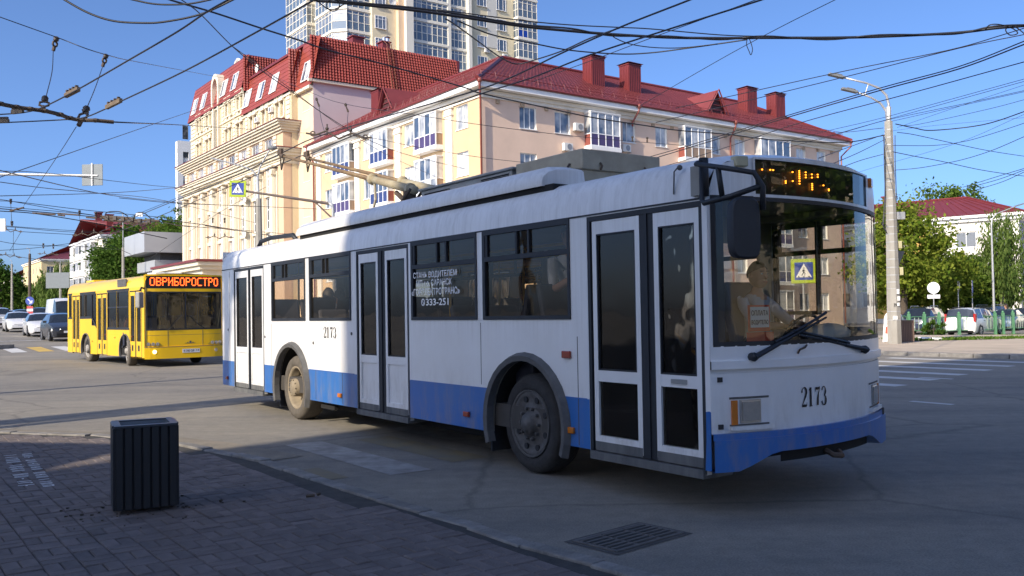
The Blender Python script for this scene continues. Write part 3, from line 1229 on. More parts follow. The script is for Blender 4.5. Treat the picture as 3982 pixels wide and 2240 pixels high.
# tall glazed strip with an arch in the mansard
add_window(b2, ML @ T(0, -OA, 0), -yy(52.4), 20.6, 1.24, 4.6, (0.33, 0.66), (0.2, 0.4, 0.6, 0.8), 0.12, sill=False, mg=M_dglass)
su = MB(ML @ T(-yy(52.4), -OA, 0))
su.box(-1.0, -0.64, -0.3, -0.002, 20.2, 25.6)
su.box(0.64, 1.0, -0.3, -0.002, 20.2, 25.6)
outer, inner = [], []
for k in range(17):
    a = PI * k / 16
    outer.append((1.3 * math.cos(a), 27.6 + 1.6 * math.sin(a)))
    inner.append((0.85 * math.cos(a), 27.5 + 1.15 * math.sin(a)))
ring = [(1.3, 25.6)] + outer + [(-1.3, 25.6), (-0.85, 25.6)] + inner[::-1] + [(0.85, 25.6)]
for k in range(16):
    (x0, z0), (x1, z1), (x2, z2), (x3, z3) = outer[k], outer[k + 1], inner[k + 1], inner[k]
    for ya, yb in ((-0.35, 0.9),):
        su.quad((x0, ya, z0), (x3, ya, z3), (x2, ya, z2), (x1, ya, z1))
        su.quad((x0, ya, z0), (x1, ya, z1), (x1, yb, z1), (x0, yb, z0))
        su.quad((x3, ya, z3), (x3, yb, z3), (x2, yb, z2), (x2, ya, z2))
su.box(-1.3, -0.85, -0.35, 0.8, 25.6, 27.55)
su.box(0.85, 1.3, -0.35, 0.8, 25.6, 27.55)
arch_frame = su.build('arch_surround', M_crm, b2)
ar = MB(ML @ T(-yy(52.4), -OA, 0))
ar.poly([(-.85, 0.35, 25.7), (.85, 0.35, 25.7)] + [(x, 0.35, z) for x, z in inner])
ar.build('niche', M_crm, b2)
add_window(b2, ML @ T(0, -OA, 0), -yy(52.4), 25.8, 0.9, 1.9, (0.5,), (0.6,), 0.2, sill=False, mg=M_dglass)
for z in (27.62,):
    pass
# round pediment on the roof behind the arch
rp_ = MB(ML @ T(-yy(52.0), 1.6, 0))
rp_.poly([(1.3 * math.cos(PI * k / 16), 0, 29.6 + 1.5 * math.sin(PI * k / 16)) for k in range(17)])
rp_.tube([(1.35 * math.cos(PI * k / 16), 0, 29.6 + 1.55 * math.sin(PI * k / 16)) for k in range(17)], 0.16, 6)
rp_.build('pediment', M_trimw, b2)


# mansard roof
def mansard_face(M, u0, u1, z0, z1, lean, over=0.35, tile=False):
    m = MB(M)
    if tile:
        tiled_slope(m, (u0, -over, z0), (u1, -over, z0), (u1 - lean * .35, lean - over, z1), (u0 + lean * .35, lean - over, z1), int((u1 - u0) / 0.30), 15, 0.10, 0.07)
    else:
        n = 9
        for k in range(n):
            t0, t1 = k / n, (k + 1) / n
            y0, y1 = -over + lean * t0, -over + lean * t1
            za, zb = z0 + (z1 - z0) * t0, z0 + (z1 - z0) * t1
            m.quad((u0, y0, za), (u1, y0, za), (u1, y1 + .03, zb), (u0, y1 + .03, zb))
            m.quad((u0, y1 + .03, zb), (u1, y1 + .03, zb), (u1, y1, zb), (u0, y1, zb))
    return m


ZA0, ZA1, ZB0, ZB1 = 22.8, 26.9, 25.4, 29.6
LEAN = 1.0
mansard_face(ML, -yy(30.9), 0.35, ZA0 - .1, 27.4, LEAN).build('mansard', M_mans, b2)
mansard_face(ML @ T(0, -OA, 0), -yy(44.0), -yy(30.9) + .1, ZA0, ZA1, LEAN).build('mansard', M_mans, b2)
mansard_face(ML @ T(0, -OA, 0), -yy(62.9), -yy(43.9), ZB0, ZB1, LEAN).build('mansard', M_mans, b2)
mansard_face(Matrix.Identity(4), -0.35, 16.3, 23.25, 27.5, 0.9, 0.3, True).build('tile_slope', M_mtile, b2)
mansard_face(T(0, yy(43.7), 0), -OA - .2, 14, ZB0, ZB1, LEAN, 0.3, True).build('tile_slope', M_mtile, b2)
mansard_face(T(0, yy(30.9), 0), -OA - .3, .6, ZA0, ZA1, 0.25, 0.05, True).build('tile_slope', M_mtile, b2)
tp = MB()
tp.box(0.65, 16.2, 0.65, yy(44), 27.3, 27.52)
tp.box(-OA + .45, 15.5, yy(31.2), yy(44), 26.7, 26.92)
tp.box(-OA + .65, 15, yy(44.3), yy(62.5), 29.4, 29.62)
tp.quad((-OA - .3, yy(62.9), ZB0), (-OA + LEAN - .3, yy(62.6), ZB1), (15, yy(62.6), ZB1), (16, yy(62.9), ZB0))
tp.box(15.9, 16.2, 0.3, yy(44), 22.9, 27.4)
tp.build('roof_deck', M_redtrim, b2)
sf = MB()
sf.box(-0.55, 16.1, -0.33, 0.0, 22.95, 23.2)
sf.box(-0.4, 0.0, 0.0, yy(30.9), 22.4, 22.68)
sf.build('eave_board', M_crm, b2)
for s, z, o in ((35.2, 23.5, OA), (38.9, 23.5, OA), (42.75, 23.5, OA), (46.7, 26.2, OA), (50.2, 26.2, OA), (57.6, 26.2, OA), (61.0, 26.2, OA), (28.6, 23.3, 0)):
    zr = ZA0 if z < 25 else ZB0
    tilt = math.atan2(LEAN, 4.15)
    for d in (-0.45, 0.45):
        Mw = ML @ T(-yy(s) + d, -o - 0.35 + (z - zr) * LEAN / 4.15 - 0.10, z) @ RX(-tilt)
        fm, pm_ = win_meshes(0.86, 2.0, (), (), 0.09, 0.05, mg=M_hglass)
        ob = link('roof_window', fm, b2, Mw)
        link('pane', pm_, ob)
# colonnade block
cb = MB(ML @ T(0, -OC, 0))
cw = [34.68, 38.24, 41.8, 45.36, 48.92, 52.48, 56.04, 59.6]
rows = [(13.55, 15.85), (10.0, 13.1), (6.6, 9.6), (3.4, 6.2)]
cops = [(-yy(s) - .92, -yy(s) + .92, a, b_) for s in cw for a, b_ in rows]
cops += [(-yy(s) - 1.15, -yy(s) + 1.15, 17.75, 18.75) for s in cw]
wall(cb, -yy(62.3), -yy(31.0), -1, 19.4, cops, 0.25, 0, 1)
cb.M = Matrix.Identity(4)
cb.quad((-OC, yy(31.0), -1), (0, yy(31.0), -1), (0, yy(31.0), 19.4), (-OC, yy(31.0), 19.4), 2)
cb.quad((-OC, yy(62.3), -1), (-OC, yy(62.3), 19.4), (0, yy(62.3), 19.4), (0, yy(62.3), -1), 2)
cb.quad((-OC, yy(31.0), 19.4), (0, yy(31.0), 19.4), (0, yy(62.3), 19.4), (-OC, yy(62.3), 19.4), 1)
cb.build('wall', [M_peach, M_crm, M_peach], b2)
MC = ML @ T(0, -OC, 0)
for s in cw:
    for a, b_ in rows:
        add_window(b2, MC, -yy(s), a, 1.84, b_ - a, (0.33, 0.66), (0.28, 0.62), 0.14, sill=False, mg=M_dglass, mw=0.08, fw=0.09)
    add_window(b2, MC, -yy(s), 17.75, 2.3, 1.0, (0.33, 0.66), (), 0.12, sill=False, mg=M_dglass, fw=0.08)
sp = MB(MC)
for s in cw:
    for za, zb in ((13.12, 13.5), (9.62, 9.95), (6.22, 6.58)):
        sp.box(-yy(s) - 1.0, -yy(s) + 1.0, -0.1, -0.002, za, zb)
sp.build('spandrel', M_crm, b2)
co = MB()
co.box(-0.62, -0.38, -0.14, 0, 7.9, 15.3)
co.box(0.38, 0.62, -0.14, 0, 7.9, 15.3)
co.box(-0.36, 0.36, -0.28, 0, 7.9, 15.0)
co.lathe([(0.30, 7.9), (0.30, 14.8), (0.36, 14.9), (0.36, 15.0)], 10, 0, (0, -0.3, 0))
co.box(-0.5, 0.5, -0.62, 0, 14.98, 15.14)
co.lathe([(0.0, -0.52), (0.34, -0.52), (0.38, -0.3), (0.38, 0.0)], 10, 0, (0, 0, 15.42), 'y')
co.box(-0.62, 0.62, -0.66, 0, 15.72, 15.86)
com = co.mesh('column', M_crm)
for i in range(9):
    s = 32.9 + 3.56 * i
    link('column', com, b2, MC @ T(-yy(s), -0.004, 0))
qd = MB(MC)
for i in range(9):
    s = 32.9 + 3.56 * i
    z = 17.3
    while z < 18.9:
        qd.box(-yy(s) - .42, -yy(s) + .42, -0.12, -0.002, z, z + .3)
        z += .38
qd.build('rustication', M_crm, b2)


def cornice(z0, steps, name='cornice'):
    c_ = MB()
    for o, za, zb in steps:
        c_.box(-OC - o, 0.0, yy(31.0) - o, yy(62.3) + o, z0 + za, z0 + zb)
    return c_.build(name, M_crm, b2)


cornice(15.9, [(0.12, 0, .3), (0.22, .3, .5), (0.42, .5, .72), (0.62, .72, 1.0), (0.80, 1.0, 1.2), (0.92, 1.2, 1.34)])
cornice(18.85, [(0.15, 0, .2), (0.35, .2, .42), (0.55, .42, .62), (0.75, .62, .82), (0.92, .82, .98)])
cl = MB()
cl.box(-OC - 1.0, 0.0, yy(31.0) - 1.0, yy(62.3) + 1.0, 17.25, 17.31)
cl.box(-OC - 1.0, 0.0, yy(31.0) - 1.0, yy(62.3) + 1.0, 19.84, 19.90)
cl.build('cornice_flashing', M_redtrim, b2)
# porch entablature at the base
pe = MB()
pe.box(-OC - 4.2, -OC, yy(44), yy(62.0), 7.3, 7.55, 1)
pe.box(-OC - 4.0, -OC, yy(44.2), yy(61.8), 6.9, 7.3, 0)
pe.box(-OC - 3.7, -OC, yy(44.5), yy(61.5), 6.5, 6.9, 0)
pe.box(-OC - 3.3, -OC, yy(45.), yy(61.0), 5.5, 6.5, 0)
pe.build('porch_entablature', [M_crm, M_redtrim], b2)
pc = MB()
pc.box(-0.4, 0.4, -0.4, 0.4, -1, 5.5)
pcm = pc.mesh('porch_column', M_crm)
for k in range(6):
    link('porch_column', pcm, b2, T(-OC - 2.8, yy(45.6 + k * 3.0), 0))
# chimneys, ladder
for x, y, w, h in ((6.0, 3.2, 0.62, 1.3), (8.75, 2.6, 0.42, 1.1)):
    c_ = MB()
    c_.box(x - w, x + w, y - .5, y + .5, 27.3, 27.5 + h)
    c_.box(x - w - .12, x + w + .12, y - .62, y + .62, 27.5 + h, 27.6 + h)
    c_.build('chimney', M_redtrim, b2)
c_ = MB()
c_.lathe([(0.2, 27.4), (0.2, 29.4)], 10, 0, (9.5, 3.3, 0))
c_.lathe([(0.34, 29.5), (0.05, 29.7)], 10, 0, (9.5, 3.3, 0))
c_.lathe([(0.18, 28.6), (0.18, 29.2)], 10, 0, (8.75, 2.6, 0))
c_.build('flue', mat('zinc_flue', (0.55, 0.56, 0.58), 0.35, 0.1, 3, metal=0.8), b2)
ld = MB()
for x in (7.9, 8.4):
    ld.tube([(x, -0.7, 20.5), (x, -0.62, 23.2), (x, 0.45, 27.9), (x, 1.0, 28.3)], 0.035, 5)
for k in range(20):
    t = k / 19
    ld.tube([(7.9, -0.7 + (0.08 if t < .35 else (t - .35) * 1.6), 20.6 + t * 7.2), (8.4, -0.7 + (0.08 if t < .35 else (t - .35) * 1.6), 20.6 + t * 7.2)], 0.025, 4)
ld.build('roof_ladder', mat('rusty_ladder', (0.20, 0.07, 0.04), 0.7), b2)
WB2 = T(*B2O) @ RZ(TH)
ac_unit('pale air conditioner between upper windows of the mansard building, lower of two', WB2 @ ML @ T(-yy(39.4), -OA, 21.3), 'air conditioners on the mansard building')
ac_unit('pale air conditioner under the mansard edge, higher and right of its twin', WB2 @ ML @ T(-yy(35.6), -OA, 21.6), 'air conditioners on the mansard building')
ac_unit('air conditioner on the lilac gable wall under the mansard', WB2 @ T(2.9, 0, 18.2), 'air conditioners on the mansard building')
dish('white dish on the window row between the two heavy cornices', WB2 @ MC @ T(-yy(40.6), -0.25, 17.9), 0.42)
dish('white dish on the colonnade beside the zebra sign', WB2 @ MC @ T(-yy(39.6), -0.2, 13.4), 0.38)
dish('pale dish lower on the colonnade left of the concrete lamp pole', WB2 @ MC @ T(-yy(39.8), -0.2, 9.9), 0.42)
dish('round dish standing on the red mansard beside the higher roof block', WB2 @ ML @ T(-yy(41.2), 0.3, 27.4), 0.45)

# ------------------------------------------------------------------ tower block
M_tcream = mat('tower_cream', (0.70, 0.62, 0.43), 0.85, 0.07, 0.25)
M_tpeach = mat('tower_peach', (0.72, 0.53, 0.36), 0.85, 0.05, 0.3)
M_twhite = mat('tower_white', (0.74, 0.71, 0.62), 0.8, 0.05, 0.3)
M_tgrey = mat('tower_pale_grey', (0.60, 0.59, 0.54), 0.8, 0.05, 0.3)
M_tpan = mat('tower_spandrel', (0.11, 0.155, 0.21), 0.15, 0.06, 0.5, coat=0.8)
TO = at(874, 40, 117.0)
TO.z = 0
tw = thing('tower_block', 'cream apartment tower with white framed glazed balconies rising over the red roofs', 'building', TO, TH)
TF = 3.02
t0z, nfl = 24.1 + 0.0, 13
FZ = [t0z + TF * k for k in range(nfl)]         # slab levels (39.2 = k 5)
ZTOP = FZ[-1] + TF
body = MB()
body.box(0.02, 31.0, 1.2, 14, -1, ZTOP, 0)
body.box(0.02, 16, 14, 20, -1, ZTOP, 0)
body.box(7.4, 8.3, -0.35, 1.21, -1, ZTOP, 1)
body.box(8.3, 9.45, -0.9, 1.21, -1, ZTOP, 2)
body.box(15.4, 15.9, -0.25, 1.21, -1, ZTOP, 2)
body.box(18.75, 19.3, -0.45, 1.21, -1, ZTOP, 2)
body.box(3.75, 7.4, 0.3, 1.22, -1, ZTOP, 0)
body.box(19.3, 27.05, 0.0, 1.23, -1, ZTOP, 0)
body.box(-0.02, 0.5, 7.4, 8.2, -1, ZTOP, 0)
tb = body.build('wall', [M_tcream, M_tpeach, M_twhite], tw)


def glazed(parent, M, u0, u1, z, prot, n, tr=(0.44, 0.84), hh=TF - 0.42, back=True, blue=None, left=True, right=True):
    """storey-high framed balcony glazing with dark lower panels"""
    b = MB(M)
    b.box(u0 - .12, u1 + .12, -prot - .12, 1.0, z - 0.30, z, 0)
    w = u1 - u0
    zt = z + hh + .12
    for i in range(n + 1):
        x = u0 + w * i / n
        b.box(x - .05, x + .05, -prot - .02, -prot + .06, z, zt, 0)
    for q in (0.02, tr[0], tr[1], 1.0):
        zz = z + hh * q
        b.box(u0, u1, -prot - .01, -prot + .05, zz, zz + .08, 0)
    for x, on in ((u0, left), (u1, right)):
        if on and prot > .3:
            for q in (0.02, tr[0], tr[1], 1.0):
                zz = z + hh * q
                b.box(x - .03, x + .03, -prot, 1.0, zz, zz + .08, 0)
            b.box(x - .04, x + .04, -prot / 2 - .04, -prot / 2 + .04, z, zt, 0)
    o = b.build('balcony', M_twhite, parent)
    for i in range(n):
        xa, xb = u0 + w * i / n + .05, u0 + w * (i + 1) / n - .05
        p = MB(M)
        p.quad((xa, -prot + .02, z + .08), (xb, -prot + .02, z + .08), (xb, -prot + .02, z + hh * tr[0]), (xa, -prot + .02, z + hh * tr[0]))
        p.build('panel', blue if (blue and i < n // 2) else M_tpan, o)
        p = MB(M)
        p.quad((xa, -prot + .03, z + hh * tr[0] + .08), (xb, -prot + .03, z + hh * tr[0] + .08), (xb, -prot + .03, zt - .08), (xa, -prot + .03, zt - .08))
        p.build('pane', M_tglass, o)
    for x, on in ((u0, left), (u1, right)):
        if on and prot > .3:
            p = MB(M)
            p.quad((x, -prot, z + .05), (x, 0.9, z + .05), (x, 0.9, zt), (x, -prot, zt))
            p.build('pane', M_tglass, o)
    return o


I4 = Matrix.Identity(4)
M_blue = mat('bright_blue_panel', (0.01, 0.05, 0.33), 0.3)
for k, z in enumerate(FZ):
    glazed(tw, ML, -17.0, -9.7, z, 1.5, 6)
    glazed(tw, ML, -7.4, -2.2, z, 1.2, 5, right=False)
    # chamfer
    Mch = T(0.35, -0.35, 0) @ RZ(-PI / 4)
    glazed(tw, T(-1.2, 2.2, 0) @ RZ(-PI / 4), 0.0, 2.05, z, 0.05, 1, left=False, right=False)
    glazed(tw, T(0, 0.75, 0), 0.25, 3.7, z, 0.0, 4, left=False)
    glazed(tw, I4, 9.5, 15.35, z, 0.15, 7, left=False, right=False)
    glazed(tw, T(0, .25, 0), 15.95, 18.7, z, 0.1, 4, left=False, right=False)
    glazed(tw, I4, 27.1, 30.6, z, 1.1, 4, blue=M_blue if k == 6 else None, left=True)
    add_window(tw, I4, 5.0, z + 0.75, 1.7, 1.75, (0.28, 0.68), (0.75,), 0.22, sill=True, mg=M_tglass, fw=.08)
    add_window(tw, I4, 21.35, z + 0.75, 1.7, 1.75, (0.25, 0.7), (), -0.06, sill=True, mg=M_tglass, fw=.08)
    add_window(tw, I4, 24.8, z + 0.75, 1.7, 1.75, (0.25, 0.7), (), -0.06, sill=True, mg=M_tglass, fw=.08)
    if k in (2, 3, 4):
        for x in (21.35, 24.8):
            p = MB()
            p.box(x - .95, x + .95, -0.55, -0.01, z - 0.55, z + 0.55)
            p.build('parapet_box', M_twhite, tw)
rpnl = MB()
rpnl.box(22.3, 23.95, -0.05, -0.003, FZ[5] + 1.0, ZTOP)
rpnl.build('wall_panel', M_tgrey, tw)
cap = MB()
cap.box(-2.0, 31.5, -1.5, 20.3, ZTOP, ZTOP + 0.8)
cap.build('parapet', M_twhite, tw)
WT = T(*TO) @ RZ(TH)
ac_unit('air conditioner on the tower between its two window columns, left', WT @ T(22.0, 0, FZ[5] + .1), 'air conditioners on the tower')
ac_unit('air conditioner on the tower under the right window column', WT @ T(25.2, 0, FZ[5] - .2), 'air conditioners on the tower')
dish('white dish on the tower wall between its two window columns', WT @ T(23.2, -.1, FZ[4] + .6), 0.45)
dish('pale dish on the tower wall left of the broad pier', WT @ T(6.6, 0.2, FZ[6] + 1.6), 0.6)
# ================================================================== trolleybus
def bus_paint(name, c1, c2, rough):
    """old sprayed paint: cloudy tone, dents, splashed dirt above the sills, streaks under the roof seam"""
    m = mat(name, c1, rough, 0.0, 1.1, col2=c2, coat=.25, detail=7, bump=.12, bscale=1.6)
    nt = m.node_tree
    b = nt.nodes['Principled BSDF']
    src = b.inputs['Base Color'].links[0].from_socket
    tc = nt.nodes.new('ShaderNodeTexCoord')
    sx = nt.nodes.new('ShaderNodeSeparateXYZ')
    nt.links.new(tc.outputs['Object'], sx.inputs[0])
    last = src
    for z0, z1, st, sc, amt, dc in ((1.0, .30, (1.2, 1.2, .35), 5, .75, (.26, .225, .18)), (1.9, 2.36, (2.2, 2.2, .10), 6, .28, (.30, .29, .28)), (1.15, 1.46, (3, 3, .12), 5, .30, (.36, .33, .29))):
        mp = nt.nodes.new('ShaderNodeMapping')
        mp.inputs['Scale'].default_value = st
        n = nt.nodes.new('ShaderNodeTexNoise')
        n.inputs['Scale'].default_value = sc
        n.inputs['Detail'].default_value = 8
        n.inputs['Roughness'].default_value = .7
        nt.links.new(tc.outputs['Object'], mp.inputs[0])
        nt.links.new(mp.outputs[0], n.inputs['Vector'])
        h = nt.nodes.new('ShaderNodeMapRange')
        h.inputs['From Min'].default_value = z0
        h.inputs['From Max'].default_value = z1
        nt.links.new(sx.outputs['Z'], h.inputs['Value'])
        r_ = nt.nodes.new('ShaderNodeMapRange')
        r_.inputs['From Min'].default_value = .46
        r_.inputs['From Max'].default_value = .74
        nt.links.new(n.outputs['Fac'], r_.inputs['Value'])
        mu = nt.nodes.new('ShaderNodeMath')
        mu.operation = 'MULTIPLY'
        nt.links.new(h.outputs[0], mu.inputs[0])
        nt.links.new(r_.outputs[0], mu.inputs[1])
        m2 = nt.nodes.new('ShaderNodeMath')
        m2.operation = 'MULTIPLY'
        m2.inputs[1].default_value = amt
        nt.links.new(mu.outputs[0], m2.inputs[0])
        mx = nt.nodes.new('ShaderNodeMix')
        mx.data_type = 'RGBA'
        mx.inputs[7].default_value = (*dc, 1)
        nt.links.new(m2.outputs[0], mx.inputs[0])
        nt.links.new(last, mx.inputs[6])
        last = mx.outputs[2]
    nt.links.new(last, b.inputs['Base Color'])
    return m


M_bwhite = bus_paint('bus_white_paint', (0.80, 0.81, 0.82), (0.72, 0.72, 0.71), 0.36)
M_bblue = bus_paint('bus_blue_paint', (0.012, 0.125, 0.46), (0.035, 0.15, 0.42), 0.34)
M_bgrime = mat('grimy_sill', (0.17, 0.17, 0.165), 0.8, 0.0, 7, col2=(0.07, 0.075, 0.08), stretch=(1, 1, 0.15))
M_rubber = mat('black_rubber', (0.016, 0.019, 0.025), 0.55, 0.2, 4)
M_tyre = mat('dusty_tyre', (0.105, 0.092, 0.075), 0.9, 0.25, 9, bump=0.3, bscale=40)
M_tyred = mat('dark_tyre', (0.032, 0.031, 0.031), 0.9, 0.3, 9, bump=0.3, bscale=40)
M_rimd = mat('dusty_rim', (0.26, 0.215, 0.15), 0.8, 0.2, 8)
M_rimk = mat('sooty_rim', (0.085, 0.082, 0.08), 0.7, 0.4, 9)
M_arch = mat('grey_arch', (0.10, 0.10, 0.10), 0.75, 0.25, 6)
M_under = mat('underbody', (0.012, 0.012, 0.012), 0.9, 0.2, 3)
M_bglass = glass_mat('bus_glass', (0.80, 0.75, 0.67), 1.45, 0.95, (0.30, 0.27, 0.22), 0.018)
M_wglass = glass_mat('windscreen_glass', (0.86, 0.88, 0.85), 1.52, 1.0, (0.3, 0.3, 0.28), 0.01)
M_inside = mat('bus_interior', (0.42, 0.38, 0.31), 0.7, 0.1, 1)
M_inlite = mat('bus_ceiling', (0.55, 0.50, 0.42), 0.7, 0.1, 1)
M_floor = mat('bus_floor', (0.06, 0.055, 0.05), 0.8, 0.2, 3)
M_seat = mat('seat_vinyl', (0.05, 0.055, 0.08), 0.6, 0.2, 2)
M_rail = mat('yellow_handrail', (0.55, 0.33, 0.03), 0.4, 0.05, 2)
M_galv = mat('weathered_beige', (0.42, 0.38, 0.28), 0.7, 0.0, 4, col2=(0.30, 0.26, 0.19), detail=8)
M_boxg = mat('weathered_grey', (0.33, 0.34, 0.33), 0.65, 0.0, 3, col2=(0.24, 0.23, 0.20), detail=8)
M_ochre = mat('ochre_pole', (0.26, 0.18, 0.09), 0.6, 0.0, 5, col2=(0.13, 0.08, 0.045), detail=7)
M_polecr = mat('cream_pole_sleeve', (0.44, 0.40, 0.28), 0.6, 0.0, 6, col2=(0.32, 0.26, 0.16), detail=7)
M_rust = mat('rusty_iron', (0.11, 0.07, 0.045), 0.8, 0.0, 6, col2=(0.06, 0.055, 0.05))
M_amber = mat('amber_lens', (0.55, 0.16, 0.01), 0.25, 0.05, 3, coat=0.6)
M_red = mat('red_lens', (0.30, 0.04, 0.02), 0.25, 0.05, 3, coat=0.6)
M_lamp = mat('lamp_glass', (0.50, 0.47, 0.42), 0.12, 0.1, 20, metal=0.55, coat=1.0)
M_ink = mat('black_stencil', (0.014, 0.014, 0.016), 0.6, 0.25, 20)
M_decal = mat('white_decal', (0.88, 0.88, 0.88), 0.6, 0.05, 3)
M_paper = mat('paper_white', (0.75, 0.74, 0.72), 0.7, 0.03, 3)
M_redpaper = mat('paper_red', (0.62, 0.07, 0.03), 0.6, 0.05, 3)
M_chrome = mat('dull_steel', (0.42, 0.42, 0.42), 0.35, 0.1, 4, metal=0.8)
M_ledo = mat('orange_led', (1.0, 0.28, 0.02), 0.5, 0.0, emit=2.6)
M_panelk = mat('display_backing', (0.012, 0.013, 0.012), 0.4, 0.1, 3)

TB_LOC = (1.09, 9.17, 0)
TB_RZ = -0.9548
tb = thing('trolleybus', 'white and blue trolleybus with fleet number 2173 in front of the camera', 'trolleybus', TB_LOC, TB_RZ)
HW = 1.2
XR, XF = -9.02, 2.30
ARCH = 0.60
WZ = 0.47
BL = 0.765


def prof(y):
    return 2.56 - 0.26 * (abs(y) / HW) ** 2.1 - .075 * (y + HW)


def side_shell(mb, y, x0, x1, zt, ops, arches, bands, skirt, inward=0.05, ar=ARCH, az=WZ, inner_mat=None):
    """bus side in plane y: columns between breakpoints, round wheel cut-outs, colour bands (z limit, material)"""
    xs = {x0, x1}
    for a, b, c, d in ops:
        xs |= {a, b}
    for cx in arches:
        for k in range(17):
            xs.add(cx - ar * math.cos(PI * k / 16))
    xs = sorted(x for x in xs if x0 <= x <= x1)
    xs2 = [xs[0]]
    for x in xs[1:]:
        if x - xs2[-1] > 1e-4:
            xs2.append(x)
    xs = xs2

    def zb(x):
        z = skirt(x) if callable(skirt) else skirt
        for cx in arches:
            q = ar * ar - (x - cx) ** 2
            if q > 0:
                z = max(z, az + math.sqrt(q))
        return z
    for a, b in zip(xs, xs[1:]):
        xm = (a + b) / 2
        holes = sorted((o[2], o[3]) for o in ops if o[0] - 1e-6 < xm < o[1] + 1e-6)
        za, zc = zb(a + 1e-6), zb(b - 1e-6)
        lo = None
        spans = []
        cur = None
        for h0, h1 in holes:
            spans.append((cur, h0))
            cur = h1
        spans.append((cur, zt))
        for s0, s1 in spans:
            base = s0
            cuts = [bz for bz, _ in bands if bz < s1] + [s1]
            pa = za if base is None else base
            pb = zc if base is None else base
            for bz, bm in bands:
                ta = min(max(bz, pa), s1)
                tb_ = min(max(bz, pb), s1)
                if ta - pa > 1e-5 or tb_ - pb > 1e-5:
                    mb.quad((a, y, pa), (b, y, pb), (b, y, tb_), (a, y, ta), bm)
                    if inner_mat is not None:
                        mb.quad((a, y + inward, pa), (a, y + inward, ta), (b, y + inward, tb_), (b, y + inward, pb), inner_mat)
                pa, pb = max(pa, ta), max(pb, tb_)
    for a, b, c, d in ops:
        for p, q in (((a, c), (a, d)), ((b, d), (b, c)), ((a, d), (b, d)), ((b, c), (a, c))):
            mb.quad((p[0], y, p[1]), (p[0], y + inward, p[1]), (q[0], y + inward, q[1]), (q[0], y, q[1]), bands[-1][1])


WINR = [(-6.60, -5.27), (-5.12, -3.77), (-2.17, -0.80), (-0.69, 0.70)]
DOORS = [(-8.40, -6.95), (-3.62, -2.24), (0.93, 2.25)]
WZ0, WZ1 = 1.45, 2.345
ops_r = [(a, b, WZ0, WZ1) for a, b in WINR] + [(a, b, 0.30, 2.325) for a, b in DOORS]
ops_l = [(-8.5 + k * 1.45, -8.5 + k * 1.45 + 1.33, WZ0, WZ1) for k in range(7)] + [(1.0, 2.1, 1.3, WZ1)]
bands = [(BL, 1), (9, 0)]
sh = MB()
side_shell(sh, -HW, XR, XF, 2.33, ops_r, (0, -5.8), bands, 0.34, 0.05, inner_mat=2)
side_shell(sh, HW, XR, XF - .19, 2.33, ops_l, (0, -5.8), bands, 0.34, -0.05, inner_mat=2)
# roof and cant rail
PR = [(-1.2, 2.33), (-1.197, 2.43), (-1.175, 2.545), (-1.13, 2.62), (-1.03, 2.675), (-0.8, 2.71), (-0.4, 2.735), (0, 2.742)]
PR = PR + [(-y, z) for y, z in PR[-2::-1]]
st = [0, 0.004, 0.02, 0.2, 0.4, 0.6, 0.8, 0.93, 0.985, 1.0]
vs = []
for i, t in enumerate(st):
    for y, z in PR:
        xf = prof(y)
        dz = 0.0
        if i in (0,):
            dz = -0.07 * (1 if z > 2.5 else 0)
        if i == len(st) - 1:
            dz = -0.06 * (1 if z > 2.5 else 0)
        if i == len(st) - 2:
            dz = -0.012 * (1 if z > 2.5 else 0)
        vs.append((XR + t * (xf - XR), y, z + dz))
n = len(PR)
sh.add(vs, [(i * n + j, (i + 1) * n + j, (i + 1) * n + j + 1, i * n + j + 1) for i in range(len(st) - 1) for j in range(n - 1)], 0)
# rear wall
RW = [(-1.2, 0.34), (1.2, 0.34), (1.2, 2.33)] + [(-y, z - (0.07 if z > 2.5 else 0)) for y, z in PR[1:-1]] + [(-1.2, 2.33)]
sh.box(XR - 0.0, XR + 0.03, -1.19, 1.19, 0.34, BL, 1)
wall_r = MB()
sh.box(XR - 0.0, XR + 0.03, -1.19, 1.19, BL, 1.5, 0)
sh.box(XR - 0.0, XR + 0.03, -1.19, -0.95, 1.5, 2.33, 0)
sh.box(XR - 0.0, XR + 0.03, 0.95, 1.19, 1.5, 2.33, 0)
sh.box(XR - 0.0, XR + 0.03, -1.19, 1.19, 2.2, 2.66, 0)
sh.box(XR - 0.07, XR - 0.001, -1.1, 1.1, 0.36, 0.60, 0)
body = sh.build('body', [M_bwhite, M_bblue, M_inside], tb, angle=35)
rw_ = MB()
rw_.quad((XR + .01, .95, 1.5), (XR + .01, -.95, 1.5), (XR + .01, -.95, 2.2), (XR + .01, .95, 2.2))
rw_.build('rear_window', M_bglass, tb)

# seams and trims on the visible side
sm = MB()
sm.box(XR, 2.28, -HW - 0.006, -HW + 0.01, 2.333, 2.347)
sm.build('roof_seam', M_rubber, body)
for x, z0, z1 in ((-4.93, 0.36, BL), (-4.06, 0.36, BL), (-5.18, 0.36, BL), (-6.62, 0.36, 1.40), (0.78, 0.36, 1.3), (-0.75, 0.80, 1.42), (-8.62, 0.4, 2.3)):
    s_ = MB()
    s_.box(x - .004, x + .004, -HW - .002, -HW + .01, z0, z1)
    s_.build('panel_seam', M_arch, body)
bl = MB()
bl.box(-5.15, -3.70, -HW - .004, -HW + .01, BL - .004, BL + .006)
bl.box(-2.22, -0.62, -HW - .004, -HW + .01, BL - .004, BL + .006)
bl.box(0.60, 0.90, -HW - .004, -HW + .01, BL - .004, BL + .006)
bl.build('rub_strip', M_bblue, body)

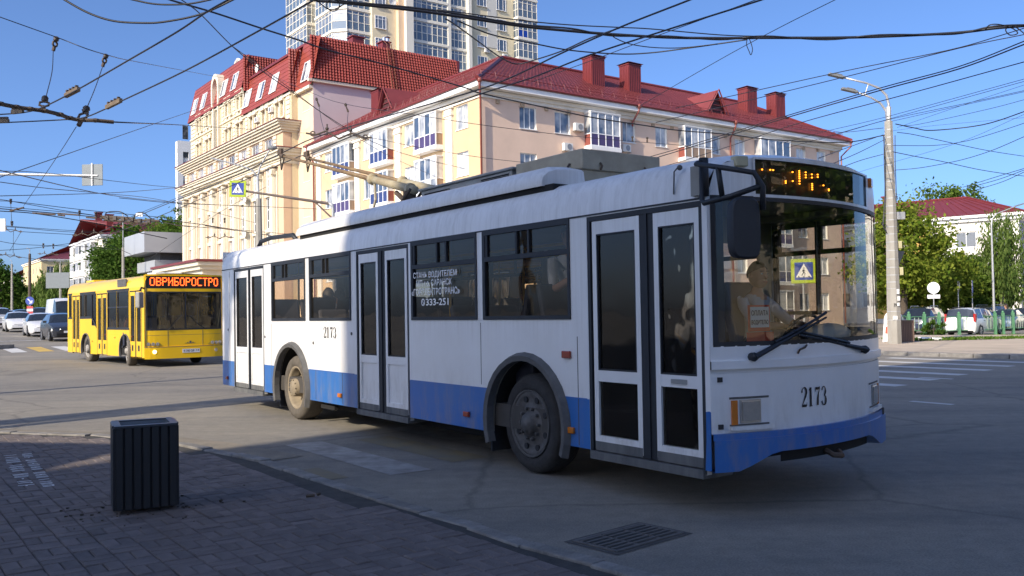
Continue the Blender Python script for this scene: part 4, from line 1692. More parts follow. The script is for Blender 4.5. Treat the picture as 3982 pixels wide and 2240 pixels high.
# floor, ceiling, wheel wells, underbody
fl = MB()
fl.box(XR + .04, 2.2, -1.14, 1.14, 0.40, 0.62, 0)
fl.box(XR + .04, -6.45, -1.14, 1.14, 0.621, 0.80, 0)
fl.build('floor', M_floor, tb)
ce = MB()
ce.box(XR + .05, 2.0, -1.12, 1.12, 2.42, 2.45, 0)
ce.box(XR + .05, 2.0, -1.13, -0.9, 2.36, 2.41, 0)
ce.box(XR + .05, 2.0, 0.9, 1.13, 2.36, 2.41, 0)
ce.build('ceiling', M_inlite, tb)
ub = MB()
ub.box(XR + .3, -6.5, -1.05, 1.05, 0.28, 0.399)
ub.box(-5.1, -0.75, -0.95, 0.95, 0.22, 0.399)
ub.box(0.7, 2.0, -1.0, 1.0, 0.30, 0.399)
ub.tube([(-5.8, -1.0, WZ), (-5.8, 1.0, WZ)], 0.11, 8)
ub.tube([(0, -1.0, WZ), (0, 1.0, WZ)], 0.08, 8)
ub.box(-4.95, -4.5, -1.12, -1.06, 0.235, 0.29)
for cx in (0, -5.8):
    for s in (-1, 1):
        ya, yb = (-1.149, -0.72) if s < 0 else (0.72, 1.149)
        for k in range(12):
            a0, a1 = PI * k / 12, PI * (k + 1) / 12
            ub.quad((cx + .62 * math.cos(a0), ya, WZ + .62 * math.sin(a0)), (cx + .62 * math.cos(a1), ya, WZ + .62 * math.sin(a1)),
                    (cx + .62 * math.cos(a1), yb, WZ + .62 * math.sin(a1)), (cx + .62 * math.cos(a0), yb, WZ + .62 * math.sin(a0)))
        yy_ = yb if s < 0 else ya
        ub.poly([(cx + .62 * math.cos(PI * k / 12), yy_, WZ + .62 * math.sin(PI * k / 12)) for k in range(13)])
ub.build('underbody', M_under, tb)

# wheel arches
def arch_mesh(w=0.075, out=0.05):
    m = MB()
    for k in range(20):
        a0 = PI * (-0.12 + 1.24 * k / 20)
        a1 = PI * (-0.12 + 1.24 * (k + 1) / 20)
        p = []
        for a in (a0, a1):
            c, s = math.cos(a), math.sin(a)
            p.append([((ARCH - 0.005) * c, 0.03, (ARCH - 0.005) * s), ((ARCH - 0.005) * c, -out, (ARCH - 0.005) * s), ((ARCH + w * .6) * c, -out - .01, (ARCH + w * .6) * s), ((ARCH + w) * c, -0.002, (ARCH + w) * s)])
        for j in range(3):
            m.quad(p[0][j], p[1][j], p[1][j + 1], p[0][j + 1])
    return m.mesh('wheel_arch', M_arch, True)


am = arch_mesh()
for cx in (0, -5.8):
    link('wheel_arch', am, tb, T(cx, -HW, WZ))
    link('wheel_arch', am, tb, T(cx, HW, WZ) @ RZ(PI))


def wheel(parent, M, r, w, mt, mr, kind='front', hubr=0.30):
    t = MB()
    t.lathe([(hubr * r / .47, -w / 2 + .03), (r * .72, -w / 2 - .004), (r * .93, -w / 2 + .01), (r * .985, -w / 2 + .045), (r, -w / 2 + .09), (r, w / 2 - .06), (r * .94, w / 2), (r * .6, w / 2)], 40, 0, (0, 0, 0), 'y', True)
    for q in (-.06, 0, .06):
        t.lathe([(r * 1.002, q - .006), (r * 0.985, q), (r * 1.002, q + .006)], 40, 0, (0, 0, 0), 'y', True)
    o = t.build('wheel', mt, parent, True, M=M)
    q = r / .47
    m = MB()
    if kind == 'front':      # convex disc with hand holes and a domed hub
        m.lathe([(0.0, -.115), (.06 * q, -.115), (.075 * q, -.10), (.10 * q, -.085), (.105 * q, -.045), (.175 * q, -.035), (.215 * q, -.012), (.26 * q, -.03), (.292 * q, -.045), (.305 * q, -.035)], 28, 0, (0, -w / 2 + .05, 0), 'y', True)
        m.lathe([(.30 * q, -.045), (.318 * q, -.06), (.31 * q, -.015)], 28, 0, (0, -w / 2 + .05, 0), 'y', True)
    else:                    # deep dish rear rim with protruding hub
        m.lathe([(.318 * q, -.02), (.30 * q, -.03), (.275 * q, 0.0), (.262 * q, .10), (.225 * q, .135), (.15 * q, .12), (.135 * q, .05), (.13 * q, -.06), (.11 * q, -.075), (.0, -.085)], 28, 0, (0, -w / 2 + .04, 0), 'y', True)
    rim = m.build('rim', mr, o, True)
    nb_ = 10
    for k in range(nb_):
        a = 2 * PI * k / nb_
        b = MB()
        if kind == 'front':
            b.lathe([(.016 * q, 0), (.016 * q, -.03), (.010 * q, -.036), (0, -.036)], 6, 0, (.145 * q * math.cos(a), -w / 2 + .05 - .04, .145 * q * math.sin(a)), 'y')
        else:
            b.lathe([(.011 * q, 0), (.011 * q, -.02), (0, -.024)], 6, 0, (.118 * q * math.cos(a), -w / 2 + .04 - .065, .118 * q * math.sin(a)), 'y')
        b.build('wheel_nut', mr, o)
    if kind == 'front':
        for k in range(8):
            a = 2 * PI * (k + .5) / 8
            b = MB()
            b.lathe([(.030 * q, -.034), (.030 * q, -.022), (0, -.022)], 10, 0, (.238 * q * math.cos(a), -w / 2 + .05 - .004, .238 * q * math.sin(a)), 'y')
            b.build('hand_hole', M_dark, o)
    return o


wheel(tb, T(0, -HW + .19, WZ) @ RZ(R(-2)), 0.47, 0.28, M_tyred, M_rimk, 'front')
wheel(tb, T(-5.8, -HW + .19, WZ), 0.47, 0.30, M_tyre, M_rimd, 'rear')
wheel(tb, T(0, HW - .19, WZ) @ RZ(PI), 0.47, 0.28, M_tyred, M_rimk, 'front')
wheel(tb, T(-5.8, HW - .19, WZ) @ RZ(PI), 0.47, 0.30, M_tyred, M_rimk, 'rear')
mf = MB()
for x in (-6.42, -0.66):
    mf.box(x - .01, x + .01, -1.15, -0.75, 0.14, 0.42)
mf.build('mud_flap', M_rubber, tb)


# side windows
def bus_window(parent, a, b, z0, z1, y, out, bar=2.035, split=(0.36, 0.56), mfr=None, mg=None, fw=0.045):
    f = MB()
    ya, yb = (y - .012, y + .03) if out < 0 else (y - .03, y + .012)
    f.box(a, b, ya, yb, z1 - fw * 1.2, z1)
    f.box(a, b, ya, yb, z0, z0 + fw * .8)
    f.box(a, a + fw, ya, yb, z0 + fw * .8, z1 - fw * 1.2)
    f.box(b - fw * .7, b, ya, yb, z0 + fw * .8, z1 - fw * 1.2)
    if bar:
        f.box(a + fw, b - fw * .7, ya, yb, bar - .022, bar + .022)
        for s in split:
            x = a + (b - a) * s
            f.box(x - .014, x + .014, ya + .004, yb - .004, bar + .022, z1 - fw * 1.2)
        f.box(a + fw, a + fw * 1.9, ya + .006, yb - .006, bar + .022, z1 - fw * 1.2)
    o = f.build('side_window', mfr or M_rubber, parent)
    yg = (ya + yb) / 2 + .004
    for c, d in (((z0 + .01, bar), (bar, z1 - .01)) if bar else ((z0 + .01, z1 - .01),)):
        g_ = MB()
        pts = [(a + .01, yg, c), (b - .01, yg, c), (b - .01, yg, d), (a + .01, yg, d)]
        g_.poly(pts if out < 0 else pts[::-1])
        g_.build('pane', mg or M_bglass, o)
    return o


for i, (a, b) in enumerate(WINR):
    bus_window(tb, a, b, WZ0, WZ1, -HW, -1, 2.05 if i > 1 else 2.07, (0.42, 0.56) if i > 1 else (0.33, 0.42))
for a, b, c, d in ops_l:
    bus_window(tb, a, b, c, d, HW, 1, 2.05, (0.5,))


# doors
def door(a, b, l1, l2, glass_low):
    fr = MB()
    y = -HW
    fr.box(a, a + .035, y + .004, y + .06, 0.33, 2.325)
    fr.box(b - .035, b, y + .004, y + .06, 0.33, 2.325)
    fr.box(a + .035, b - .035, y + .004, y + .06, 2.285, 2.325)
    d = fr.build('door', M_rubber, tb)
    gp = MB()
    gp.box(l1[1] - .002, l2[0] + .002, y + .012, y + .04, 0.345, 2.29)
    gp.box((l1[1] + l2[0]) / 2 - .012, (l1[1] + l2[0]) / 2 + .012, y + .0, y + .03, 0.345, 2.29)
    gp.build('centre_seal', M_rubber, d)
    st_ = MB()
    st_.box(a + .02, b - .02, y - .02, y + .3, 0.27, 0.335)
    st_.build('step', M_bgrime, d)
    for (p, q) in (l1, l2):
        f = MB()
        w = .052
        yo, yi = y + .008, y + .045
        f.box(p, p + w, yo, yi, 0.36, 2.28)
        f.box(q - w, q, yo, yi, 0.36, 2.28)
        f.box(p + w, q - w, yo + .002, yi, 2.17, 2.28)
        f.box(p + w, q - w, yo + .002, yi, 0.925, 1.02)
        f.box(p + w, q - w, yo + .002, yi, 0.42, 0.47)
        if not glass_low:
            f.box(p + w, q - w, yo + .018, yi - .005, 0.47, 0.925)
        o = f.build('door_leaf', M_bwhite, tb)
        g_ = MB()
        g_.box(p + w, q - w, yo + .02, yo + .026, 1.02, 2.17)
        g_.build('pane', M_bglass, o)
        e = MB()
        for x0, x1, z0, z1 in ((p + w, p + w + .012, 1.02, 2.17), (q - w - .012, q - w, 1.02, 2.17), (p + w, q - w, 1.02, 1.032), (p + w, q - w, 2.158, 2.17)):
            e.box(x0, x1, yo + .0, yo + .02, z0, z1)
        e.build('pane_seal', M_rubber, o)
        if glass_low:
            g_ = MB()
            g_.box(p + w, q - w, yo + .02, yo + .026, 0.47, 0.925)
            g_.build('pane', M_bglass, o)
        k = MB()
        k.box(p + .004, q - .004, yo - .003, yi, 0.345, 0.42)
        k.build('kick_plate', M_bgrime, o)
    return d


door(*DOORS[0], (-8.34, -7.71), (-7.58, -7.01), False)
door(*DOORS[1], (-3.56, -3.03), (-2.84, -2.30), False)
d3 = door(*DOORS[2], (0.99, 1.57), (1.73, 2.215), True)
hb_ = MB()
hb_.box(1.9, 2.06, -HW - .002, -HW + .012, .955, .99)
hb_.build('handle', M_chrome, d3)
for zz, yy2 in ((1.0, -1.02), (1.25, -.9)):
    pass
# hand bars behind the door glass
for a, b in ((-8.3, -7.75), (-7.5, -7.05), (-3.5, -3.1), (-2.8, -2.35), (1.05, 1.55), (1.78, 2.18)):
    h_ = MB()
    h_.tube([(a, -HW + .09, 1.38), (b, -HW + .09, 1.12)], 0.014, 6)
    h_.build('grab_bar', M_rail, tb)

# ------------------------------------------------------------------ front
def fr(y, z, o=0.0):
    dx = -0.26 * 2.1 / HW * (abs(y) / HW) ** 1.1 * (1 if y > 0 else -1) - .075
    nx, ny = 1.0, -dx
    L = math.hypot(nx, ny)
    return (prof(y) + o * nx / L, y + o * ny / L, z)


def front_grid(mb, y0, y1, zf0, zf1, o=0.0, ny=24, nz=1, mi=0):
    for i in range(ny):
        ya, yb = y0 + (y1 - y0) * i / ny, y0 + (y1 - y0) * (i + 1) / ny
        for j in range(nz):
            za = lambda y, t: (zf0(y) if callable(zf0) else zf0) * (1 - t) + (zf1(y) if callable(zf1) else zf1) * t
            t0, t1 = j / nz, (j + 1) / nz
            mb.quad(fr(ya, za(ya, t0), o), fr(yb, za(yb, t0), o), fr(yb, za(yb, t1), o), fr(ya, za(ya, t1), o), mi)


def top_z(y):
    a = -abs(y)
    for (ya, za), (yb, zb_) in zip(PR, PR[1:]):
        if ya <= a <= yb:
            z = za + (zb_ - za) * (a - ya) / (yb - ya + 1e-9)
            return z - (0.06 if z > 2.5 else 0.06 * max(0, (z - 2.33) / .17))
    return 2.68


fz = MB()
WSY = 1.165
front_grid(fz, -HW, HW, 0.60, 1.045, 0.0)
front_grid(fz, -HW, HW, 1.045, 1.075, -0.012)
front_grid(fz, -HW, HW, 1.075, 1.135, 0.022)
front_grid(fz, -HW, HW, 1.135, 1.245, 0.004)
front_grid(fz, -HW, HW, 1.0445, 1.0455, 0.0)
fz.add([fr(y, 1.075, o) for o in (-.012, .022) for y in [(-HW + 2 * HW * i / 24) for i in range(25)]], [(i, i + 1, 26 + i, 25 + i) for i in range(24)])
fz.add([fr(-HW + 2 * HW * i / 24, 1.135, o) for o in (.004, .022) for i in range(25)], [(i, 25 + i, 26 + i, i + 1) for i in range(24)])
front_grid(fz, -HW, -WSY, 1.245, 2.36, 0.0, 2)
front_grid(fz, WSY, HW, 1.245, 2.36, 0.0, 2)
front_grid(fz, -HW, -0.80, 2.36, top_z, 0.0, 6, 3)
front_grid(fz, 0.80, HW, 2.36, top_z, 0.0, 6, 3)
front_grid(fz, -0.80, 0.80, 2.645, top_z, 0.0, 12, 1)
front_grid(fz, -0.80, 0.80, 2.355, 2.372, 0.0, 12, 1)
fascia = fz.build('front_fascia', M_bwhite, tb, angle=30)
sm = MB()
front_grid(sm, -HW, HW, 1.04, 1.08, -0.014)
sm.build('fascia_seam', M_dark, fascia)
# bumper
def bz(y):
    a = abs(y + 0.05)
    return 0.33 if a > 0.95 else (0.33 + 0.12 * min(1, (0.95 - a) / 0.3))


bp = MB()
front_grid(bp, -HW - .0, HW, bz, 0.56, 0.045, 26, 1)
front_grid(bp, -HW, HW, 0.56, 0.605, 0.03, 26, 1)
for o0, o1, zf in ((0.03, -0.02, lambda y: 0.605), (0.045, 0.03, lambda y: 0.56), (-0.25, 0.045, bz)):
    bp.add([fr(-HW + 2 * HW * i / 26, zf(-HW + 2 * HW * i / 26), o) for o in (o0, o1) for i in range(27)], [(i, i + 1, 28 + i, 27 + i) for i in range(26)])
bumper = bp.build('bumper', M_bblue, tb, angle=30)
bc = MB()
front_grid(bc, -0.60, 0.70, 0.36, 0.455, -0.02, 12, 1)
bc.build('bumper_cutout', M_under, bumper)
tow = MB()
tow.tube([fr(-0.1, .40, 0.0), fr(-0.1, .37, 0.07), fr(-0.02, .36, 0.09), fr(0.05, .38, .02)], 0.022, 6)
tow.build('tow_hook', M_rust, bumper)
sd_ = MB()
sd_.quad((2.24, -HW - .006, 0.335), (2.30, -HW - .006, 0.335), (2.30, -HW - .006, 0.77), (2.27, -HW - .006, 0.77))
sd_.build('bumper_side', M_bblue, bumper)

# windscreen with rubber frame
ws = MB()
front_grid(ws, -WSY, WSY, 1.25, 2.352, -0.012, 32, 6)
wscr = ws.build('windscreen', M_wglass, tb, True)
wf = MB()
for y0, y1, z0, z1 in ((-WSY, WSY, 1.24, 1.275), (-WSY, WSY, 2.325, 2.36), (-WSY - .01, -WSY + .03, 1.24, 2.36), (WSY - .03, WSY + .01, 1.24, 2.36)):
    front_grid(wf, y0, y1, z0, z1, 0.004, 30 if y1 - y0 > 1 else 2)
front_grid(wf, -WSY, -WSY + .10, 1.25, 2.35, -0.02, 4)
wf.build('windscreen_seal', M_rubber, wscr)
# destination display
dsp = MB()
front_grid(dsp, -0.79, 0.79, 2.372, 2.645, -0.06, 10)
disp = dsp.build('destination_display', M_panelk, tb)
dg = MB()
front_grid(dg, -0.80, 0.80, 2.372, 2.645, -0.006, 10)
dg.build('display_glass', M_wglass, disp)
df_ = MB()
for y0, y1, z0, z1 in ((-0.82, 0.82, 2.355, 2.378), (-0.82, 0.82, 2.640, 2.655), (-0.82, -0.80, 2.355, 2.655), (0.80, 0.82, 2.355, 2.655)):
    front_grid(df_, y0, y1, z0, z1, 0.008, 12 if y1 - y0 > .5 else 1)
df_.build('display_frame', M_bwhite, disp)
LED = [(-.68, 2.575), (-.60, 2.577), (-.57, 2.577), (-.36, 2.575), (-.28, 2.59), (-.28, 2.575), (-.28, 2.56), (-.28, 2.545), (-.28, 2.53), (-.20, 2.585), (-.20, 2.565), (-.20, 2.545), (-.12, 2.575), (-.12, 2.55), (-.04, 2.58), (-.04, 2.56),
       (-.44, 2.50), (-.44, 2.485), (-.36, 2.505), (-.28, 2.51), (-.28, 2.49), (-.12, 2.50), (-.12, 2.485), (-.12, 2.47), (-.12, 2.455), (.04, 2.50), (.12, 2.475), (.12, 2.465)]
for y, z in LED:
    l_ = MB()
    p = fr(y, z, -0.05)
    l_.box(p[0] - .002, p[0] + .004, y - .006, y + .006, z - .0045, z + .0045)
    l_.build('led_dot', M_ledo, disp)


# lamps
def front_patch(name, y0, y1, z0, z1, o, m, parent, ny=4, edge=0.03):
    b = MB()
    front_grid(b, y0, y1, z0, z1, o, ny, 1)
    for ya, yb, za, zb_ in ((y0, y1, z0, z0), (y0, y1, z1, z1)):
        for i in range(ny):
            p, q = ya + (yb - ya) * i / ny, ya + (yb - ya) * (i + 1) / ny
            b.quad(fr(p, za, o), fr(q, za, o), fr(q, za, o - edge), fr(p, za, o - edge))
    for y in (y0, y1):
        b.quad(fr(y, z0, o), fr(y, z1, o), fr(y, z1, o - edge), fr(y, z0, o - edge))
    return b.build(name, m, parent)


for s in (-1, 1):
    hl = front_patch('headlight', *sorted((s * .975, s * .80)), .675, .845, 0.012, M_chrome, tb)
    front_patch('lens', *sorted((s * .962, s * .812)), .688, .832, 0.022, M_lamp, hl)
    front_patch('indicator', *sorted((s * 1.045, s * 1.0)), .665, .845, 0.016, M_amber, tb)
    lg = front_patch('lamp_ledge', *sorted((s * 1.06, s * .70)), .625, .655, 0.035, M_bwhite, tb, 8, .05)
    rc_ = MB()
    y0, y1 = sorted((s * 1.06, s * .72))
    for ya, yb, za, zb_ in ((y0, y1, .655, .668), (y0, y1, .852, .868)):
        front_grid(rc_, ya, yb, za, zb_, 0.003, 6)
    rc_.build('lamp_recess', M_arch, lg)
for y, z in ((-1.13, 1.0), (-1.13, .655)):
    front_patch('bumper_stud', y - .018, y + .018, z - .018, z + .018, 0.012, M_rubber, tb, 1)
pl = MB()
p = fr(-.9, 2.70, 0)
pl.obox(fr(-.93, 2.615, .0), (.03, 0, 0), (.02, .045, 0), (0, 0, .04))
pl.build('roof_marker_lamp', mat('yellowed_lens', (0.42, 0.38, 0.24), 0.4), tb, bev=.01)
pl = MB()
pl.obox(fr(.93, 2.60, .0), (.03, 0, 0), (-.02, .045, 0), (0, 0, .04))
pl.build('roof_marker_lamp', M_amber, tb, bev=.01)
# side markers
for x, z, w, h, m in ((0.64, 1.14, .055, .032, M_red), (0.68, .48, .05, .028, M_amber), (-1.02, .48, .05, .028, M_red), (-4.12, .47, .05, .028, M_amber), (-8.75, .47, .045, .028, M_red)):
    b = MB()
    b.box(x - w, x + w, -HW - .03, -HW - .001, z - h, z + h)
    b.build('side_marker', m, tb, bev=.008)
for x, z in ((-3.76, 1.28), (-5.0, 1.14), (-6.9, 1.2), (-8.7, 1.3)):
    b = MB()
    b.lathe([(.02, 0), (.02, -.008), (0, -.012)], 8, 0, (x, -HW - .001, z), 'y')
    b.build('body_plug', M_arch, tb)


# wipers
def wiper(y0, y1, z0, z1, zb0=None):
    w = MB()
    w.lathe([(0.03, -.03), (0.035, .03), (.02, .05), (0, .05)], 8, 0, fr(y0, z0, .01), 'x')
    pa, pb = fr(y0, z0, .05), fr(y1, z1, .035)
    pm_ = [a * .65 + b * .35 for a, b in zip(pa, pb)]
    w.tube([pa, pm_], [.022, .016], 6)
    w.tube([pm_, pb], [.013, .008], 6)
    o = w.build('wiper', M_rubber, tb)
    dy, dz = y1 - y0, z1 - z0
    bl_ = MB()
    pts = [fr(y0 + dy * t, z0 + dz * t + .025, .012) for t in (.28, .45, .6, .75, .9, 1.05)]
    bl_.tube(pts, .012, 4)
    bl_.build('blade', M_rubber, o)


wiper(-0.87, -0.10, 1.16, 1.44)
wiper(0.56, -0.42, 1.16, 1.31)
hk = MB()
hk.tube([fr(-.42, 1.17, .01), fr(-.42, 1.20, .03), fr(-.36, 1.215, .03), fr(-.32, 1.23, .01)], .008, 5)
hk.build('hook', M_rust, tb)
# mirror on its bracket
mr_ = MB()
for pts in ([(2.30, -1.235, 2.60), (2.30, -1.30, 2.58), (2.62, -1.32, 2.50), (2.76, -1.22, 2.46), (2.80, -1.18, 2.36), (2.79, -1.17, 2.20)],
            [(2.30, -1.235, 2.60), (2.30, -1.245, 2.32), (2.34, -1.27, 2.29), (2.6, -1.28, 2.31), (2.80, -1.18, 2.37)],
            [(2.52, -1.315, 2.53), (2.52, -1.275, 2.31)]):
    mr_.tube(pts, .02, 8)
mr_.tube([(2.30, -1.22, 2.63), (2.30, -1.22, 2.35)], .035, 8)
arm = mr_.build('mirror_bracket', M_rubber, tb, True)
mh = MB()
cx, cy, cz = 2.70, -1.27, 2.075
ax = Vector((.30, .95, 0)).normalized()
nb2 = Vector((ax.y, -ax.x, 0))
ring = []
for q, (o, s) in enumerate(((-.05, .7), (-.035, .96), (.03, 1.0), (.045, .93))):
    rr = []
    for k in range(20):
        a = 2 * PI * k / 20
        ca, sa = math.cos(a), math.sin(a)
        sx = (abs(ca) ** .45) * (1 if ca > 0 else -1) * .115 * s
        sz = (abs(sa) ** .45) * (1 if sa > 0 else -1) * .215 * s
        rr.append(Vector((cx, cy, cz)) + ax * sx + nb2 * o + Vector((0, 0, sz)))
    ring.append(rr)
mh.add([p for r_ in ring for p in r_], [(i * 20 + k, i * 20 + (k + 1) % 20, (i + 1) * 20 + (k + 1) % 20, (i + 1) * 20 + k) for i in range(3) for k in range(20)] + [tuple(range(20))[::-1], tuple(range(60, 80))])
mirror = mh.build('mirror', M_rubber, tb, angle=40)
bk = MB()
bk.box(2.18, 2.29, -1.235, -1.195, 2.36, 2.58)
bk.build('mirror_mount', M_boxg, tb)
ant = MB()
ant.sphere((2.03, -1.19, 2.60), .022, 8)
ant.tube([(2.03, -1.21, 2.60), (2.0, -1.22, 2.57), (1.985, -1.21, 2.48), (1.98, -1.21, 2.40)], .006, 5)
ant.build('cable_end', M_arch, tb)

# ------------------------------------------------------------------ roof gear
dm = MB()
prf = [(-1.13, 2.69), (-1.14, 2.735), (-1.12, 2.80), (-1.06, 2.86), (-0.97, 2.895), (-0.80, 2.91), (-0.62, 2.90), (-0.60, 2.74)]
xs_ = [-5.78, -5.74, -5.66, 0.10, 0.18, 0.22]
sc = [.80, .93, 1, 1, .93, .80]
vs = []
for x, s in zip(xs_, sc):
    for y, z in prf:
        vs.append((x, -0.87 + (y + .87) * (0.9 + .1 * s), 2.69 + (z - 2.69) * s))
n = len(prf)
dm.add(vs, [(i * n + j, (i + 1) * n + j, (i + 1) * n + j + 1, i * n + j + 1) for i in range(len(xs_) - 1) for j in range(n - 1)] + [tuple(range(n)), tuple(range((len(xs_) - 1) * n, len(xs_) * n))[::-1]])
dm.build('roof_fairing', M_bwhite, tb, angle=35)
dk = MB()
dk.box(-5.7, 0.35, -1.10, -0.62, 2.64, 2.70)
dk.build('fairing_gap', M_under, tb)
b = MB()
b.box(-3.15, -1.15, -0.5, 0.5, 2.72, 3.08)
b.box(-3.2, -1.1, -0.53, 0.53, 3.08, 3.11)
bx1 = b.build('converter_box', M_boxg, tb, bev=.012)
b = MB()
for k in range(4):
    b.box(-3.05, -2.45, -0.513, -0.498, 2.93 + k * .03, 2.945 + k * .03)
    b.box(-1.75, -1.2, -0.513, -0.498, 2.97 + k * .022, 2.98 + k * .022)
b.build('louvre', M_under, bx1)
b = MB()
b.box(-1.0, 0.06, -0.5, 0.5, 2.72, 2.92)
b.box(-1.03, 0.09, -0.53, 0.53, 2.92, 3.12)
bx2 = b.build('resistor_box', M_galv, tb, bev=.012)
b = MB()
for x in (-.8, -.1):
    b.tube([(x, -.535, 2.99), (x, -.56, 2.96), (x, -.535, 2.92)], .012, 5)
for y in (-.3, .3):
    b.tube([(0.095, y, 2.99), (.12, y, 2.96), (.095, y, 2.92)], .012, 5)
b.build('latch', M_rust, bx2)
b = MB()
b.box(-5.9, -3.2, -0.35, 0.35, 2.73, 2.80)
b.build('roof_walkway', M_galv, tb)
# pole bases and trolley poles
for yb_, yh in ((-0.2, -0.2), (0.3, 0.3)):
    ps = MB()
    ps.box(-4.25, -3.75, yb_ - .16, yb_ + .16, 2.74, 2.82)
    ps.lathe([(.12, 2.82), (.09, 3.0), (.09, 3.2)], 12, 0, (-4.0, yb_, 0))
    for k in (-.1, .1):
        ps.tube([(-4.35, yb_ + k, 2.80), (-3.95, yb_ + k, 3.12), (-3.8, yb_ + k, 3.2)], .022, 6)
    ps.tube([(-3.9, yb_ + .06, 2.9), (-4.5, yb_ + .06, 3.25)], .035, 8)
    pb = ps.build('pole_base', M_rust, tb)
    pp = MB()
    B0, H0_ = Vector((-3.85, yb_, 3.20)), Vector((-8.8, yh, 4.43))
    L = lambda t: B0.lerp(H0_, t)
    pp.tube([L(0.0), L(.26)], [.062, .055], 12)
    pp.build('pole_sleeve', M_polecr, pb, True)
    pp = MB()
    for t in (.02, .25):
        pp.tube([L(t), L(t + .012)], .085, 12)
    pp.build('sleeve_ring', M_polecr, pb, True)
    p2 = MB()
    p2.tube([L(.25), L(.5), L(.75), L(.97)], [.036, .030, .025, .021], 10)
    pole = p2.build('trolley_pole', M_ochre, tb, True)
    hd = MB()
    q = L(1.0)
    hd.tube([L(.965), L(.99), q], [.04, .045, .03], 8)
    hd.obox(q + Vector((0, 0, .07)), (.09, 0, 0), (0, .022, 0), (0, 0, .045))
    hd.tube([q + Vector((0, 0, .02)), q + Vector((.02, 0, -.16)), q + Vector((.05, 0, -.26)), q + Vector((.10, 0, -.18)), L(.96)], .016, 6)
    hd.build('collector_shoe', M_rust, pole)
rp2 = MB()
rp2.tube([(-5.05, -.2, 3.46), (-5.03, -.2, 3.2), (-5.15, -.2, 3.0), (-5.28, -.2, 2.82)], .022, 6)
rp2.build('pole_cable', M_galv, tb)
for y0 in (-.55, .25):
    ct = MB()
    ct.tube([(-8.95, y0, 2.66), (-9.0, y0, 2.76), (-8.85, y0, 2.86), (-8.5, y0 + .05, 2.90), (-7.6, y0 + .1, 2.88), (-7.4, y0 + .1, 2.76)], .04, 8)
    ct.sphere((-8.92, y0, 2.67), (.12, .08, .05), 8)
    ct.build('pole_hook', M_rubber, tb, True)

# ------------------------------------------------------------------ cabin
def seat_mesh():
    s = MB()
    s.box(-.22, .22, -.21, .21, .36, .46)
    s.obox((-.23, 0, .70), (.035, 0, .012), (0, .21, 0), (-.07, 0, .28))
    s.box(-.15, .15, -.05, .05, 0, .36)
    return s.mesh('seat', M_seat)


sme = seat_mesh()
for x in (-6.4, -5.55, -4.62, -3.9, -1.9, -1.1, -.3, .45):
    for y in ((-.95, -.5, .55, 1.0) if x not in (-3.9,) else (.55, 1.0)):
        if y < 0 and x in (-1.9,):
            continue
        base = .80 if x < -6.3 else .62
        if abs(x) < .6 or abs(x + 5.8) < .6:
            base = .80
        o = link('seat', sme, tb, T(x, y, base) @ RZ(PI if x in (-5.55, -.3) else 0), .03)
for x, y in ((-7.0, -.6), (-6.9, .6), (-3.72, -.7), (-2.15, -.7), (-2.2, .4), (-0.75, .35), (0.85, -.75), (0.9, .3), (-5.2, .3)):
    h_ = MB()
    h_.tube([(x, y, .62), (x, y, 2.42)], .017, 6)
    h_.build('handrail', M_rail, tb)
for y in (-.55, .55):
    h_ = MB()
    h_.tube([(-8.6, y, 2.2), (0.9, y, 2.2)], .017, 6)
    h_.build('handrail', M_rail, tb)
cabm = mat('cab_green', (0.13, 0.19, 0.06), 0.6, 0.1, 1)
pt = MB()
pt.box(0.98, 1.02, -.15, 1.13, .62, 1.30)
pt.box(0.98, 1.02, .95, 1.13, 1.30, 2.40)
pt.box(0.98, 1.02, -.15, .05, 1.30, 2.40)
pt.box(0.98, 1.02, -.15, 1.13, 2.15, 2.40)
pt.build('cab_partition', M_inside, tb)
ds = MB()
ds.prism([(1.9, -1.0), (2.24, -1.0), (2.30, -.5), (2.26, .2), (2.12, .7), (1.98, 1.02), (1.8, 1.02)], .62, 1.22)
ds.box(1.8, 1.98, .1, .95, 1.0, 1.24)
ds.build('dashboard', mat('dash_black', (0.022, 0.022, 0.024), 0.5, 0.2, 4), tb, bev=.04)
sw = MB()
for k in range(20):
    a0, a1 = 2 * PI * k / 20, 2 * PI * (k + 1) / 20
    f_ = lambda a: (1.82 + .10 * math.sin(a), .5 + .21 * math.cos(a), 1.30 + .19 * math.sin(a) * .8)
    sw.tube([f_(a0), f_(a1)], .014, 5, caps=False)
sw.tube([(1.82, .5, 1.30), (1.98, .5, 1.05)], .03, 6)
sw.build('steering_wheel', M_rubber, tb)
dseat = MB()
dseat.box(1.2, 1.62, .28, .74, .95, 1.07)
dseat.obox((1.2, .5, 1.4), (.05, 0, .02), (0, .23, 0), (-.08, 0, .36))
dseat.box(1.3, 1.5, .4, .6, .62, .95)
dseat.build('driver_seat', M_seat, tb, bev=.03)
# payment board behind the windscreen
pb_ = MB()
py0, py1, pz0, pz1 = -.85, -.64, 1.345, 1.545
front_grid(pb_, py0, py1, pz0, pz1, -0.055, 4)
pboard = pb_.build('payment_board', M_redpaper, tb)
p2_ = MB()
front_grid(p2_, py0 + .022, py1 - .012, pz0 + .03, pz1 - .015, -0.052, 4)
p2_.build('paper_sheet', M_paper, pboard)
b = MB()
front_grid(b, -.86, -.60, 1.27, 1.34, -0.06, 3)
b.build('route_box', M_redpaper, tb)
bag = MB()
bag.sphere((2.28, .25, 1.30), (.12, .26, .09), 12)
bg = bag.build('white_bag', M_paper, None, True)
bg.matrix_world = T(*TB_LOC) @ RZ(TB_RZ)
tag(bg, 'white bag lying on the dashboard behind the windscreen of the trolleybus', 'bag')
